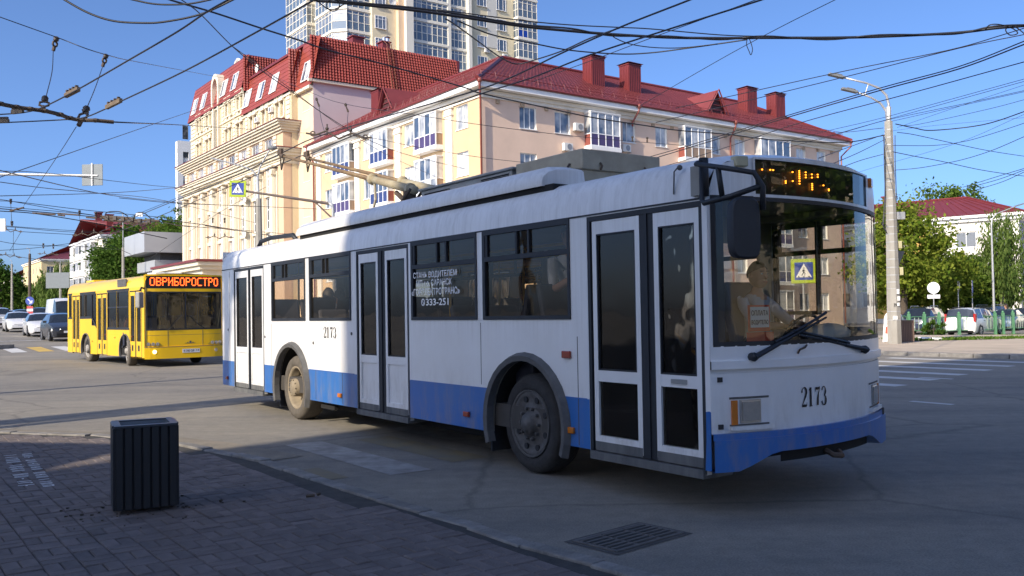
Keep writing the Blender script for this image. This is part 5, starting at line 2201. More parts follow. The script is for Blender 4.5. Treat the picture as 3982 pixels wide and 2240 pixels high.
# ================================================================== lettering
def text_tris(s, size=1.0, align='LEFT', offset=0.0):
    c = bpy.data.curves.new('lettering', 'FONT')
    c.body = s
    c.size = size
    c.align_x = align
    c.offset = offset
    c.resolution_u = 3
    o = bpy.data.objects.new('lettering', c)
    COL.objects.link(o)
    dg = bpy.context.evaluated_depsgraph_get()
    me = bpy.data.meshes.new_from_object(o.evaluated_get(dg))
    vs = [tuple(v.co) for v in me.vertices]
    fs = [tuple(p.vertices) for p in me.polygons]
    bpy.data.objects.remove(o)
    bpy.data.curves.remove(c)
    bpy.data.meshes.remove(me)
    return vs, fs


def fit_text(name, s, box, fn, m, parent, offset=0.0):
    """lettering stretched into box (u0, u1, v0, v1) of a surface; fn maps (u, v) to a point"""
    vs, fs = text_tris(s, offset=offset)
    if not vs:
        return None
    x0, x1 = min(v[0] for v in vs), max(v[0] for v in vs)
    y0, y1 = min(v[1] for v in vs), max(v[1] for v in vs)
    u0, u1, v0, v1 = box
    pts = [fn(u0 + (v[0] - x0) / (x1 - x0) * (u1 - u0), v0 + (v[1] - y0) / (y1 - y0) * (v1 - v0)) for v in vs]
    b = MB()
    b.add(pts, fs)
    return b.build(name, m, parent)


def ribbon(pts, ws):
    """stroke of changing width -> quads in the plane"""
    L, Rr = [], []
    for i, (x, y) in enumerate(pts):
        ax, ay = pts[max(0, i - 1)]
        bx, by = pts[min(len(pts) - 1, i + 1)]
        d = math.hypot(bx - ax, by - ay) or 1
        nx_, ny_ = -(by - ay) / d, (bx - ax) / d
        L.append((x + nx_ * ws[i] / 2, y + ny_ * ws[i] / 2))
        Rr.append((x - nx_ * ws[i] / 2, y - ny_ * ws[i] / 2))
    return [(Rr[i], Rr[i + 1], L[i + 1], L[i]) for i in range(len(pts) - 1)]


def arc(cx, cy, rx, ry, a0, a1, n=9):
    return [(cx + rx * math.cos(R(a0 + (a1 - a0) * k / n)), cy + ry * math.sin(R(a0 + (a1 - a0) * k / n))) for k in range(n + 1)]


DIG = {}
p = arc(.42, 1.12, .30, .30, 190, -15, 10) + [(.60, .80), (.40, .50), (.22, .25), (.12, .12)]
DIG['2'] = ribbon(p, [.20, .16, .10, .07, .07, .08, .12, .18, .22, .24, .24, .20, .12, .08, .06]) + ribbon([(.10, .09), (.40, .10), (.66, .09), (.74, .16)], [.16, .20, .18, .05]) + ribbon([(.72, .08), (.76, .34)], [.10, .04])
DIG['1'] = ribbon([(.35, .08), (.35, 1.40)], [.25, .25]) + ribbon([(.14, .04), (.56, .04)], [.07, .07]) + ribbon([(.30, 1.36), (.10, 1.18)], [.10, .05])
DIG['7'] = ribbon([(.10, 1.30), (.42, 1.27), (.74, 1.33)], [.18, .20, .16]) + ribbon([(.12, 1.36), (.08, 1.02)], [.12, .04]) + ribbon([(.70, 1.30), (.52, .92), (.42, .55), (.38, .05)], [.05, .13, .24, .26])
DIG['3'] = ribbon(arc(.36, 1.06, .28, .32, 170, -80, 10), [.16, .14, .09, .07, .07, .09, .15, .22, .22, .15, .07]) + ribbon(arc(.36, .38, .32, .36, 82, -170, 10), [.07, .10, .18, .25, .26, .22, .14, .09, .09, .14, .20])


def digits(name, s, box, fn, m, parent):
    u0, u1, v0, v1 = box
    w = (u1 - u0) / len(s)
    b = MB()
    for i, ch in enumerate(s):
        for q in DIG[ch]:
            pts = [fn(u0 + w * (i + x * 1.05 + .02), v0 + (v1 - v0) * y / 1.43) for x, y in q]
            b.poly(pts)
    return b.build(name, m, parent)


side = lambda u, v: (u, -HW - .004, v)
side_g = lambda u, v: (u, -HW - .016, v)
digits('fleet_number', '2173', (-4.65, -4.22, 1.215, 1.365), side, M_ink, body)
digits('fleet_number', '2173', (-.395, -.065, .755, .905), lambda u, v: fr(u, v, .006), M_ink, fascia)
fit_text('decal_line', 'СТАНЬ ВОДИТЕЛЕМ', (-2.10, -1.17, 1.905, 1.985), side_g, M_decal, tb, .012)
fit_text('decal_line', 'МП г.о. САРАНСК', (-2.03, -1.27, 1.825, 1.895), side_g, M_decal, tb, .012)
fit_text('decal_line', '«ГОРЭЛЕКТРОТРАНС»', (-2.145, -1.115, 1.725, 1.80), side_g, M_decal, tb, .012)
fit_text('decal_line', '333-251', (-1.82, -1.34, 1.61, 1.685), side_g, M_decal, tb, .018)
b = MB()
for q in ribbon(arc(-1.885, 1.648, .034, .034, 0, 360, 16), [.014] * 17) + ribbon([(-1.90, 1.665), (-1.885, 1.645), (-1.868, 1.632)], [.014, .008, .014]):
    b.poly([side_g(*p) for p in q])
b.build('phone_symbol', M_decal, tb)
frp = lambda u, v: fr(u, v, -.048)
fit_text('board_text', 'ОПЛАТА', (-.822, -.662, 1.465, 1.505), frp, M_ink, pboard, .02)
fit_text('board_text', 'ВОДИТЕЛЮ', (-.822, -.662, 1.392, 1.432), frp, M_ink, pboard, .02)
# ================================================================== yellow bus
M_ybus = mat('bus_yellow_paint', (0.80, 0.50, 0.006), 0.32, 0.05, 0.8, coat=0.4)
M_yglass = glass_mat('yellow_bus_glass', (0.30, 0.30, 0.29), 1.5, 0.9, (0.2, 0.2, 0.2), 0.02)
M_yws = glass_mat('yellow_bus_windscreen', (0.42, 0.45, 0.47), 1.6, 1.0, (0.3, 0.32, 0.35), 0.03)
M_ledr = mat('red_led', (1.0, 0.09, 0.012), 0.5, 0.0, emit=3.2)
M_plate = mat('number_plate', (0.62, 0.63, 0.66), 0.4, 0.05, 5)
YB_A = at(364, 690, 27.6)
YB_LOC = (YB_A.x, YB_A.y, 0.0)
YB_RZ = -0.8596
yb = thing('bus', 'bright yellow city bus with red LED route display, partly behind the white trolleybus', 'bus', YB_LOC, YB_RZ)
YL, YW = -8.5, 2.5
YD = [(-7.88, -6.92), (-4.85, -3.72), (-1.42, -0.28)]
YWIN = [(-8.3, -7.95, 1.60, 2.42), (-6.86, -6.28, 1.60, 2.42), (-6.24, -5.45, 1.60, 2.42), (-5.45, -4.92, 1.30, 2.42), (-3.66, -2.70, 1.22, 2.42), (-2.66, -1.50, 1.22, 2.42)]
s_ = MB()
ops = YWIN + [(a, b, 0.28, 2.40) for a, b in YD]
side_shell(s_, 0.0, YL, -0.06, 2.50, ops, (-1.86, -6.15), [(9, 0)], 0.30, 0.05, ar=.52, az=.48, inner_mat=1)
side_shell(s_, YW, YL, -0.06, 2.50, [(-8 + k * 1.5, -6.6 + k * 1.5, 1.25, 2.42) for k in range(5)], (-1.86, -6.15), [(9, 0)], 0.30, -0.05, ar=.52, az=.48, inner_mat=1)
pr = [(0, 2.50), (0.02, 2.66), (0.08, 2.78), (0.22, 2.86), (0.6, 2.90), (1.25, 2.92), (1.9, 2.90), (2.28, 2.86), (2.42, 2.78), (2.48, 2.66), (2.5, 2.50)]
vs = []
sx = [YL, YL + .06, -.3, -.06]
for i, x in enumerate(sx):
    for y, z in pr:
        vs.append((x, y, z - (.05 if i in (0,) and z > 2.6 else 0)))
n = len(pr)
s_.add(vs, [(i * n + j, (i + 1) * n + j, (i + 1) * n + j + 1, i * n + j + 1) for i in range(len(sx) - 1) for j in range(n - 1)], 0)
s_.poly([(YL, y, z) for y, z in [(0, .3)] + [(y, z - (.05 if z > 2.6 else 0)) for y, z in pr] + [(2.5, .3)]], 0)
ybody = s_.build('body', [M_ybus, M_inside], yb, angle=35)
bb = MB()
for a, b in ((-8.4, -7.9), (-6.88, -5.0), (-3.7, -1.46)):
    bb.box(a, b, -0.008, 0.01, 2.425, 2.49)
bb.box(-3.7, -1.46, -0.008, .01, 1.16, 1.22)
bb.box(-8.4, -7.9, -0.008, .01, 1.54, 1.60)
bb.box(-6.88, -5.45, -0.008, .01, 1.54, 1.60)
bb.add([(-5.45, -.008, 1.60), (-5.45, -.008, 1.54), (-4.9, -.008, 1.20), (-4.9, -.008, 1.30)], [(0, 1, 2, 3)])
bb.build('window_band', M_rubber, ybody)
rv = MB()
rv.box(-2.60, -1.72, -0.012, 0.02, 2.56, 2.80)
for k in range(5):
    rv.box(-2.56, -1.76, -0.02, -0.011, 2.585 + k * .045, 2.60 + k * .045)
rv.build('air_intake', M_arch, ybody)


def yfr(y, z, o=0.0):
    q = abs(y - 1.25) / 1.25
    return (-.10 * q ** 5 + o, y, z)


def ygrid(mb, y0, y1, z0, z1, o=0.0, n=16, mi=0):
    for i in range(n):
        ya, yb_ = y0 + (y1 - y0) * i / n, y0 + (y1 - y0) * (i + 1) / n
        mb.quad(yfr(ya, z0, o), yfr(yb_, z0, o), yfr(yb_, z1, o), yfr(ya, z1, o), mi)


f = MB()
ygrid(f, 0, 2.5, .62, 1.14)
ygrid(f, 0, .08, 1.14, 2.42, 0, 3)
ygrid(f, 2.42, 2.5, 1.14, 2.42, 0, 3)
ygrid(f, 0, 2.5, 2.34, 2.44)
ygrid(f, 0, .06, 2.42, 2.86, 0, 2)
ygrid(f, 2.44, 2.5, 2.42, 2.86, 0, 2)
ygrid(f, .04, 2.46, 2.83, 2.88)
f.add([yfr(y, 2.88) for y in (0.1, .6, 1.25, 1.9, 2.4)] + [(-.3, y, z) for y, z in ((.1, 2.87), (.6, 2.9), (1.25, 2.92), (1.9, 2.9), (2.4, 2.87))], [(i, i + 1, 6 + i, 5 + i) for i in range(4)])
ygrid(f, 0, 2.5, .26, .62, .045)
for z in (.26, .62):
    f.add([yfr(2.5 * i / 16, z, o) for o in (.045, -.2) for i in range(17)], [(i, i + 1, 18 + i, 17 + i) for i in range(16)])
yf = f.build('front_fascia', M_ybus, yb, angle=30)
f = MB()
ygrid(f, .0, 2.5, .612, .628, .048)
for y in (.70, 1.8):
    f.box(.0, .004, y - .006, y + .006, .64, 1.13)
ygrid(f, 0.1, 2.4, .985, .993, .002)
f.build('fascia_seam', M_arch, yf)
f = MB()
ygrid(f, .08, 2.42, 1.15, 2.34, -.01)
w_ = f.build('windscreen', M_yws, yb, True)
f = MB()
ygrid(f, .05, 2.45, 1.14, 1.19, .004)
ygrid(f, .05, 2.45, 2.30, 2.345, .004)
ygrid(f, .05, .10, 1.14, 2.34, .004, 2)
ygrid(f, 2.40, 2.45, 1.14, 2.34, .004, 2)
ygrid(f, 1.225, 1.275, 1.14, 2.34, .003, 2)
f.build('windscreen_seal', M_rubber, w_)
f = MB()
ygrid(f, .05, 2.45, 2.44, 2.835, -.015)
yd_ = f.build('destination_display', M_panelk, yb)
# dotted lettering: rows of short bars, letters of the destination
FONT5 = {'О': ['01110', '10001', '10001', '10001', '10001', '10001', '01110'], 'Э': ['11110', '00001', '00001', '01111', '00001', '00001', '11110'], 'Р': ['11110', '10001', '10001', '11110', '10000', '10000', '10000'], 'И': ['10001', '10001', '10011', '10101', '11001', '10001', '10001'], 'Б': ['11111', '10000', '10000', '11110', '10001', '10001', '11110'], 'С': ['01111', '10000', '10000', '10000', '10000', '10000', '01111'], 'Т': ['11111', '00100', '00100', '00100', '00100', '00100', '00100'], 'В': ['11110', '10001', '10001', '11110', '10001', '10001', '11110'], 'П': ['11111', '10001', '10001', '10001', '10001', '10001', '10001']}
px = 0.0300
y0 = 0.17
for ch in 'ОВРИБОРОСТРО':
    lt = MB()
    for r_, row in enumerate(FONT5[ch]):
        for c_, on in enumerate(row):
            if on == '1':
                y = y0 + c_ * px
                z = 2.77 - r_ * .038
                p = yfr(y, z, -.004)
                lt.box(p[0] - .003, p[0] + .002, y, y + px * .95, z - .011, z + .011)
    lt.build('led_letter', M_ledr, yd_)
    y0 += 6.1 * px
for s in (0, 1):
    Y = lambda y: y if s == 0 else 2.5 - y
    l_ = MB()
    ya, yb_ = sorted((Y(.06), Y(.50)))
    l_.poly([yfr(Y(y), z, .006) for y, z in ((.05, .66), (.40, .63), (.55, .66), (.42, .76), (.06, .80))] if s == 0 else [yfr(Y(y), z, .006) for y, z in ((.05, .66), (.40, .63), (.55, .66), (.42, .76), (.06, .80))][::-1])
    hl = l_.build('headlight', mat('yellow_lamp_bowl', (0.55, 0.40, 0.05), 0.3, 0.1, 5, metal=.4), yb)
    for y in (.12, .25, .38):
        b = MB()
        c = yfr(Y(y), .715, .012)
        b.lathe([(.055, 0), (.055, .012), (.04, .016), (0, .012)], 14, 0, c, 'x')
        b.build('lens', M_lamp, hl)
    b = MB()
    c = yfr(Y(.28), .48, .046)
    b.lathe([(.06, 0), (.06, .014), (0, .02)], 14, 0, c, 'x')
    b.build('fog_lamp', mat('lit_fog_lamp', (1.0, 0.85, 0.4), 0.3, 0, emit=1.5) if s == 0 else M_lamp, yb)
b = MB()
b.box(.048, .056, 1.13, 1.68, .42, .54)
pl_ = b.build('number_plate', M_plate, yb)
fit_text('plate_text', 'К 745 ОР', (1.17, 1.50, .445, .52), lambda u, v: (.058, u, v), M_ink, pl_, .01)
fit_text('plate_text', '13', (1.56, 1.65, .47, .52), lambda u, v: (.058, u, v), M_ink, pl_, .01)
b = MB()
for a, c, z0, z1 in ((1.22, 1.56, .715, .725), (1.30, 1.33, .725, .75), (1.37, 1.43, .725, .79), (1.47, 1.50, .725, .75)):
    b.box(.002, .006, a, c, z0, z1)
b.build('emblem', M_arch, yb)
b = MB()
b.tube([yfr(.69, 1.14, .02), yfr(.9, 1.38, .03), yfr(1.14, 1.62, .02)], .012, 5)
b.tube([yfr(1.9, 1.14, .02), yfr(1.6, 1.36, .03), yfr(1.4, 1.58, .02)], .012, 5)
b.build('wiper', M_rubber, yb)
for a, b_ in YD:
    mid = (a + b_) / 2
    d = MB()
    d.box(a, a + .04, .004, .05, .28, 2.40)
    d.box(b_ - .04, b_, .004, .05, .28, 2.40)
    d.box(mid - .05, mid + .05, .006, .05, .30, 2.36)
    d.box(a, b_, .004, .05, 2.37, 2.40)
    do = d.build('door', M_rubber, yb)
    for p, q in ((a + .045, mid - .055), (mid + .055, b_ - .045)):
        l_ = MB()
        w = .045
        l_.box(p, p + w, .0, .04, .32, 2.36)
        l_.box(q - w, q, .0, .04, .32, 2.36)
        l_.box(p + w, q - w, .0, .04, 2.24, 2.36)
        l_.box(p + w, q - w, .0, .04, .32, .80)
        l_.box((p + q) / 2 - .07, (p + q) / 2 + .07, -.006, .0, .50, .68, 1)
        lo = l_.build('door_leaf', [M_ybus, M_rubber], yb)
        g_ = MB()
        g_.box(p + w, q - w, .015, .02, .80, 2.24)
        g_.build('pane', M_yglass, lo)
for a, b_, z0, z1 in YWIN:
    bus_window(yb, a + .01, b_ - .01, z0, z1, 0.0, -1, 1.9 if b_ - a > .9 else None, (), M_rubber, M_yglass, .03)
for k in range(5):
    bus_window(yb, -8 + k * 1.5, -6.6 + k * 1.5, 1.25, 2.42, YW, 1, None, (), M_rubber, M_yglass, .03)
amy = arch_mesh(.04, .03)
for cx in (-1.86, -6.15):
    link('wheel_arch', amy, yb, T(cx, 0, .48) @ Matrix.Diagonal((.87, 1, .87, 1)))
M_rimg = mat('grey_rim', (0.30, 0.28, 0.25), 0.6, 0.2, 8)
wheel(yb, T(-1.86, .20, .48) @ RZ(R(-12)), .48, .28, M_tyre, M_rimg, 'front')
wheel(yb, T(-6.15, .20, .48), .48, .30, M_tyre, M_rimg, 'rear')
wheel(yb, T(-1.86, 2.30, .48) @ RZ(PI - R(12)), .48, .28, M_tyred, M_rimg, 'front')
wheel(yb, T(-6.15, 2.30, .48) @ RZ(PI), .48, .30, M_tyred, M_rimg, 'rear')
b = MB()
b.box(-8.3, -.15, .06, 2.44, .34, .60)
for cx in (-1.86, -6.15):
    for ya in (.06, 2.0):
        b.box(cx - .56, cx + .56, ya, ya + .44, .6, 1.1)
b.build('floor', M_under, yb)
b = MB()
b.box(-8.4, -.2, .1, 2.4, 2.46, 2.5)
b.build('ceiling', M_inside, yb)
for x in (-7.6, -6.0, -5.2, -3.3, -2.5):
    for y in (.35, 2.1):
        link('seat', sme, yb, T(x, y, .62))
b = MB()
b.box(-.7, -.15, .1, 2.4, .6, 1.12)
b.build('dashboard', MATS['dash_black'], yb)
b = MB()
b.tube([(-.02, -.02, 2.44), (.06, -.12, 2.46), (.10, -.18, 2.36)], .03, 8)
arm_ = b.build('mirror_arm', M_rubber, yb, True)
b = MB()
b.obox((.10, -.19, 2.08), (.05, .05, 0), (-.09, .10, 0), (0, 0, .24))
b.build('mirror', M_boxg, yb, bev=.03)
b = MB()
b.box(-2.2, -1.4, .8, 1.7, 2.9, 3.02)
b.build('roof_hatch', M_bwhite, yb, bev=.04)
b = MB()
b.box(-8.3, -7.4, .6, 1.9, 2.88, 2.99)
b.build('roof_hump', M_ybus, yb, bev=.04)
for x, z in ((-1.2, .95), (-3.9, 1.0), (-5.4, .75), (-2.9, .9)):
    b = MB()
    b.box(x - .03, x + .03, -.012, -.001, z - .02, z + .02)
    b.build('side_marker', M_red, yb)

# ================================================================== people
SKIN = mat('skin', (0.50, 0.27, 0.17), 0.55, 0.05, 6)


def skin_mesh(joints, edges, root=0):
    me = bpy.data.meshes.new('figure')
    me.from_pydata([j[0] for j in joints], edges, [])
    o = bpy.data.objects.new('figure', me)
    COL.objects.link(o)
    o.modifiers.new('skin', 'SKIN')
    for i, j in enumerate(joints):
        sv = me.skin_vertices[0].data[i]
        r = j[1]
        sv.radius = r if isinstance(r, tuple) else (r, r)
        sv.use_root = (i == root)
    s = o.modifiers.new('sub', 'SUBSURF')
    s.levels = s.render_levels = 2
    dg = bpy.context.evaluated_depsgraph_get()
    m2 = bpy.data.meshes.new_from_object(o.evaluated_get(dg))
    bpy.data.objects.remove(o)
    bpy.data.meshes.remove(me)
    vs = [tuple(v.co) for v in m2.vertices]
    fs = [tuple(p.vertices) for p in m2.polygons]
    bpy.data.meshes.remove(m2)
    return vs, fs


def hand(mb, w, d, up, mi):
    """palm, four bent fingers of different length and a thumb from the side of the palm"""
    d = Vector(d).normalized()
    up = Vector(up)
    up = (up - d * up.dot(d)).normalized()
    sx_ = d.cross(up)
    w = Vector(w)
    mb.obox(w + d * .045, d * .045, sx_ * .038, up * .014, mi)
    for k, L in enumerate((.070, .080, .074, .058)):
        b = w + d * .085 + sx_ * (-.029 + .0195 * k)
        mb.tube([b, b + d * L * .5 - up * .008, b + d * L * .85 - up * .03], [.0095, .009, .0065], 6, mi)
    t = w + d * .03 - sx_ * .036
    mb.tube([t, t - sx_ * .028 + d * .025 - up * .006, t - sx_ * .034 + d * .055 - up * .018], [.012, .010, .0075], 6, mi)


def person(label, M, shirt, trousers, hair, pose='sit', arms=None, head=(0, 0), glasses=False, sleeves=True, hood=False, hairlen=0, cat='person', bald=False):
    """figure facing +x; pose sit (origin on the seat) or stand (origin on the floor)"""
    sit = pose == 'sit'
    z0 = 0.0 if sit else 0.88
    J, E, KIND = [], [], []

    def j(p, r, parent, kind):
        J.append((p, r))
        KIND.append(kind)
        if parent is not None:
            E.append((parent, len(J) - 1))
        return len(J) - 1
    pel = j((0, 0, z0 + .10), (.15, .125), None, 'leg')
    wst = j((.0, 0, z0 + .26), (.135, .11), pel, 'shirt')
    cst = j((.0, 0, z0 + .42), (.165, .115), wst, 'shirt')
    shd = j((-.01, 0, z0 + .52), (.13, .09), cst, 'shirt')
    nck = j((.0, 0, z0 + .60), .052, shd, 'skin')
    hdj = j((.015, 0, z0 + .67), .055, nck, 'skin')
    arms = arms or (((.10, .23, .30), (.30, .16, .24)), ((.10, -.23, .30), (.30, -.16, .24)))
    wr_ = []
    for s, (el, wrp) in zip((1, -1), arms):
        sh_ = j((-.01, s * .185, z0 + .50), .062, shd, 'shirt')
        e = j((el[0], el[1], z0 + el[2]), .046, sh_, 'shirt' if sleeves else 'skin')
        m_ = j(tuple((Vector(el) * .5 + Vector(wrp) * .5 + Vector((0, 0, z0)))), .040, e, 'shirt' if sleeves == True else 'skin')
        w = j((wrp[0], wrp[1], z0 + wrp[2]), .027, m_, 'shirt' if sleeves == True else 'skin')
        wr_.append((Vector((wrp[0], wrp[1], z0 + wrp[2])), Vector(wrp) - Vector(el)))
    for s in (1, -1):
        hp_ = j((0.03 if sit else 0, s * .09, z0 + .06), .095, pel, 'leg')
        if sit:
            kn = j((.44, s * .11, .07), .066, hp_, 'leg')
            an = j((.46, s * .11, -.36), .042, kn, 'leg')
            j((.60, s * .12, -.41), .040, an, 'shoe')
        else:
            kn = j((.02, s * .10, .48), .062, hp_, 'leg')
            an = j((-.01, s * .10, .09), .042, kn, 'leg')
            j((.14, s * .11, .045), .040, an, 'shoe')
    vs, fs = skin_mesh(J, E)
    order = ['skin', 'shirt', 'leg', 'shoe']
    segs = [(Vector(J[a][0]), Vector(J[b][0]), KIND[b]) for a, b in E]
    mb = MB()
    mb.v = [Vector(v) for v in vs]
    mb.v = [tuple(v) for v in vs]
    for fc in fs:
        c = sum((Vector(vs[i]) for i in fc), Vector()) / len(fc)
        best, bk = 9, 'shirt'
        for a, b, k in segs:
            t = max(0, min(1, (c - a).dot(b - a) / max(1e-9, (b - a).length_squared)))
            d = (c - a - (b - a) * t).length
            if d < best:
                best, bk = d, k
        mb.f.append(fc)
        mb.m.append(order.index(bk))
    # head with a face
    HM = T(.02, 0, z0 + .765) @ RZ(head[0]) @ RY(head[1])
    keep = mb.M
    mb.M = HM
    mb.sphere((0, 0, 0), (.098, .078, .118), 18, 0)
    mb.sphere((.03, 0, -.055), (.068, .058, .066), 14, 0)
    mb.add([(.088, -.014, .012), (.088, .014, .012), (.118, .017, -.03), (.118, -.017, -.03), (.09, 0, -.045)], [(0, 1, 2, 3), (2, 4, 3), (1, 4, 2), (0, 3, 4)], 0)
    for s in (1, -1):
        mb.sphere((-.008, s * .080, -.004), (.02, .010, .032), 8, 0)
        mb.sphere((.084, s * .032, .012), (.013, .013, .009), 8, 4)
        mb.sphere((.0945, s * .032, .012), (.005, .006, .006), 6, 5)
        mb.box(.080, .094, s * .032 - .02, s * .032 + .02, .032, .039, 5)
    mb.box(.080, .0985, -.024, .024, -.068, -.058, 6)
    mb.M = keep
    for w, d in wr_:
        hand(mb, w, d, (0, 0, 1), 0)
    mats = [SKIN, shirt, trousers, M_rubber, M_paper, M_ink, mat('lips', (.38, .12, .09), .5)]
    t = mb.build('person', mats, None, True)
    t.matrix_world = M
    tag(t, label, cat)
    if not bald:
        h = MB(HM)
        vs2, fs2 = [], []
        n_, m_ = 18, 9
        for i in range(m_ + 1):
            for k in range(n_):
                a = 2 * PI * k / n_
                front = math.cos(a)
                lim = 1.05 + 0.75 * (0.5 - 0.5 * front) + (0.35 if hairlen else 0) * (front < .3)
                th_ = lim * i / m_
                rr = 1.10 + .03 * math.sin(5 * a + i)
                vs2.append((.098 * rr * math.sin(th_) * math.cos(a) - .006, .078 * rr * 1.03 * math.sin(th_) * math.sin(a), .118 * rr * math.cos(th_) + .004))
        for i in range(m_):
            for k in range(n_):
                fs2.append((i * n_ + k, (i + 1) * n_ + k, (i + 1) * n_ + (k + 1) % n_, i * n_ + (k + 1) % n_))
        h.add(vs2, fs2)
        if hairlen:
            h.sphere((-.07, 0, -.10), (.05, .075, .13), 12)
        h.build('hair', hair, t, True)
    if glasses:
        g_ = MB(HM)
        for s in (1, -1):
            g_.obox((.104, s * .034, .010), (.004, 0, 0), (0, .028, 0), (0, 0, .020))
            g_.tube([(.10, s * .064, .018), (.02, s * .088, .016)], .004, 4)
        g_.box(.102, .108, -.01, .01, .014, .022)
        g_.build('sunglasses', mat('sunglass_lens', (.05, .015, .012), .1, 0, coat=1), t)
    if hood:
        g_ = MB()
        for k in range(14):
            a0, a1 = 2 * PI * k / 14, 2 * PI * (k + 1) / 14
            f_ = lambda a: (-.015 + .095 * math.cos(a), .115 * math.sin(a), z0 + .565 - .035 * math.cos(a))
            g_.tube([f_(a0), f_(a1)], .038, 7, caps=False)
        g_.build('hood', shirt, t, True)
    return t


WTB = T(*TB_LOC) @ RZ(TB_RZ)
M_hoodie = mat('grey_beige_hoodie', (0.36, 0.31, 0.24), 0.9, 0.1, 8)
M_hair = mat('dark_hair', (0.022, 0.016, 0.012), 0.6, 0.3, 30)
M_hairb = mat('brown_hair', (0.07, 0.035, 0.018), 0.6, 0.3, 30)
M_jeans = mat('dark_trousers', (0.03, 0.035, 0.06), 0.9, 0.2, 10)
person('seated passenger in sunglasses and a grey hooded top looking out of the trolleybus window', WTB @ T(-4.50, -.46, 1.02) @ RZ(R(-62)), M_hoodie, M_jeans, M_hairb,
       arms=(((.14, .24, .26), (.27, .02, .28)), ((.10, -.25, .26), (.26, .0, .24))), head=(R(-8), 0), glasses=True, hood=True)
person('dark haired passenger in a dark red top seated with back to the rear trolleybus window', WTB @ T(-5.72, -.66, 1.04) @ RZ(R(150)), mat('dark_red_top', (0.20, 0.018, 0.028), 0.9, 0.1, 8), M_jeans, M_hair, head=(R(25), 0), hairlen=1)
person('passenger in a blue T-shirt seated beside the dark red one in the trolleybus', WTB @ T(-5.38, -.62, 1.02) @ RZ(R(165)), mat('blue_shirt', (0.07, 0.15, 0.34), 0.9, 0.1, 8), M_jeans, M_hair, sleeves=0.5,
       arms=(((-.02, .27, .24), (.20, .20, .20)), ((-.02, -.27, .24), (.20, -.20, .20))))
person('standing passenger in a white printed T-shirt reaching forward inside the trolleybus', WTB @ T(.10, -.72, .60) @ RZ(R(-10)), mat('white_tshirt', (0.70, 0.70, 0.72), 0.9, 0.1, 9), M_jeans, M_hairb, pose='stand', sleeves=0.5,
       arms=(((.18, .22, .32), (.42, .16, .42)), ((.12, -.24, .24), (.38, -.16, .36))))
person('trolleybus driver in a pale shirt holding the steering wheel', WTB @ T(1.34, .50, 1.06), mat('pale_grey_shirt', (0.42, 0.42, 0.46), 0.9, 0.1, 8), M_jeans, M_hair, sleeves=0.5,
       arms=(((.20, .26, .30), (.43, .15, .30)), ((.20, -.26, .30), (.43, -.15, .30))), head=(R(-6), 0))
WYB = T(*YB_LOC) @ RZ(YB_RZ)
person('bald passenger in an orange top seated behind the yellow bus window', WYB @ T(-2.3, .40, 1.0) @ RZ(R(-40)), mat('orange_top', (0.45, 0.15, 0.03), 0.9, 0.1, 8), M_jeans, M_hair, bald=True)
person('dark haired passenger in a grey coat seated in the middle of the yellow bus', WYB @ T(-5.6, .42, 1.0) @ RZ(R(-20)), M_hoodie, M_jeans, M_hair)
pq = at(2531, 770, 64)
person('pedestrian in a white top walking behind the blue sedan', T(pq.x, pq.y, rise(pq.x, pq.y)) @ RZ(2.2), mat('white_top', (0.75, 0.74, 0.72), 0.9, 0.05, 8), M_jeans, M_hairb, pose='stand', hairlen=1)

# ================================================================== cars
M_cglass = mat('car_glass', (0.018, 0.022, 0.026), 0.06, 0.2, 2, coat=1.0)
M_cblack = mat('car_black_trim', (0.02, 0.02, 0.021), 0.6, 0.1, 3)
M_alloy = mat('alloy_rim', (0.40, 0.40, 0.41), 0.35, 0.1, 5, metal=.7)
M_ctyre = mat('car_tyre', (0.025, 0.025, 0.026), 0.85, 0.2, 6)
M_tail = mat('tail_lamp', (0.42, 0.015, 0.012), 0.2, 0.1, 5, coat=.8)
M_hlamp = mat('car_headlamp', (0.55, 0.56, 0.58), 0.12, 0.1, 9, metal=.5, coat=1)
PAINT = {}


def paint(nm, c):
    if nm not in PAINT:
        PAINT[nm] = mat('car_paint_' + nm, c, 0.28, 0.03, 1, coat=.8)
    return PAINT[nm]


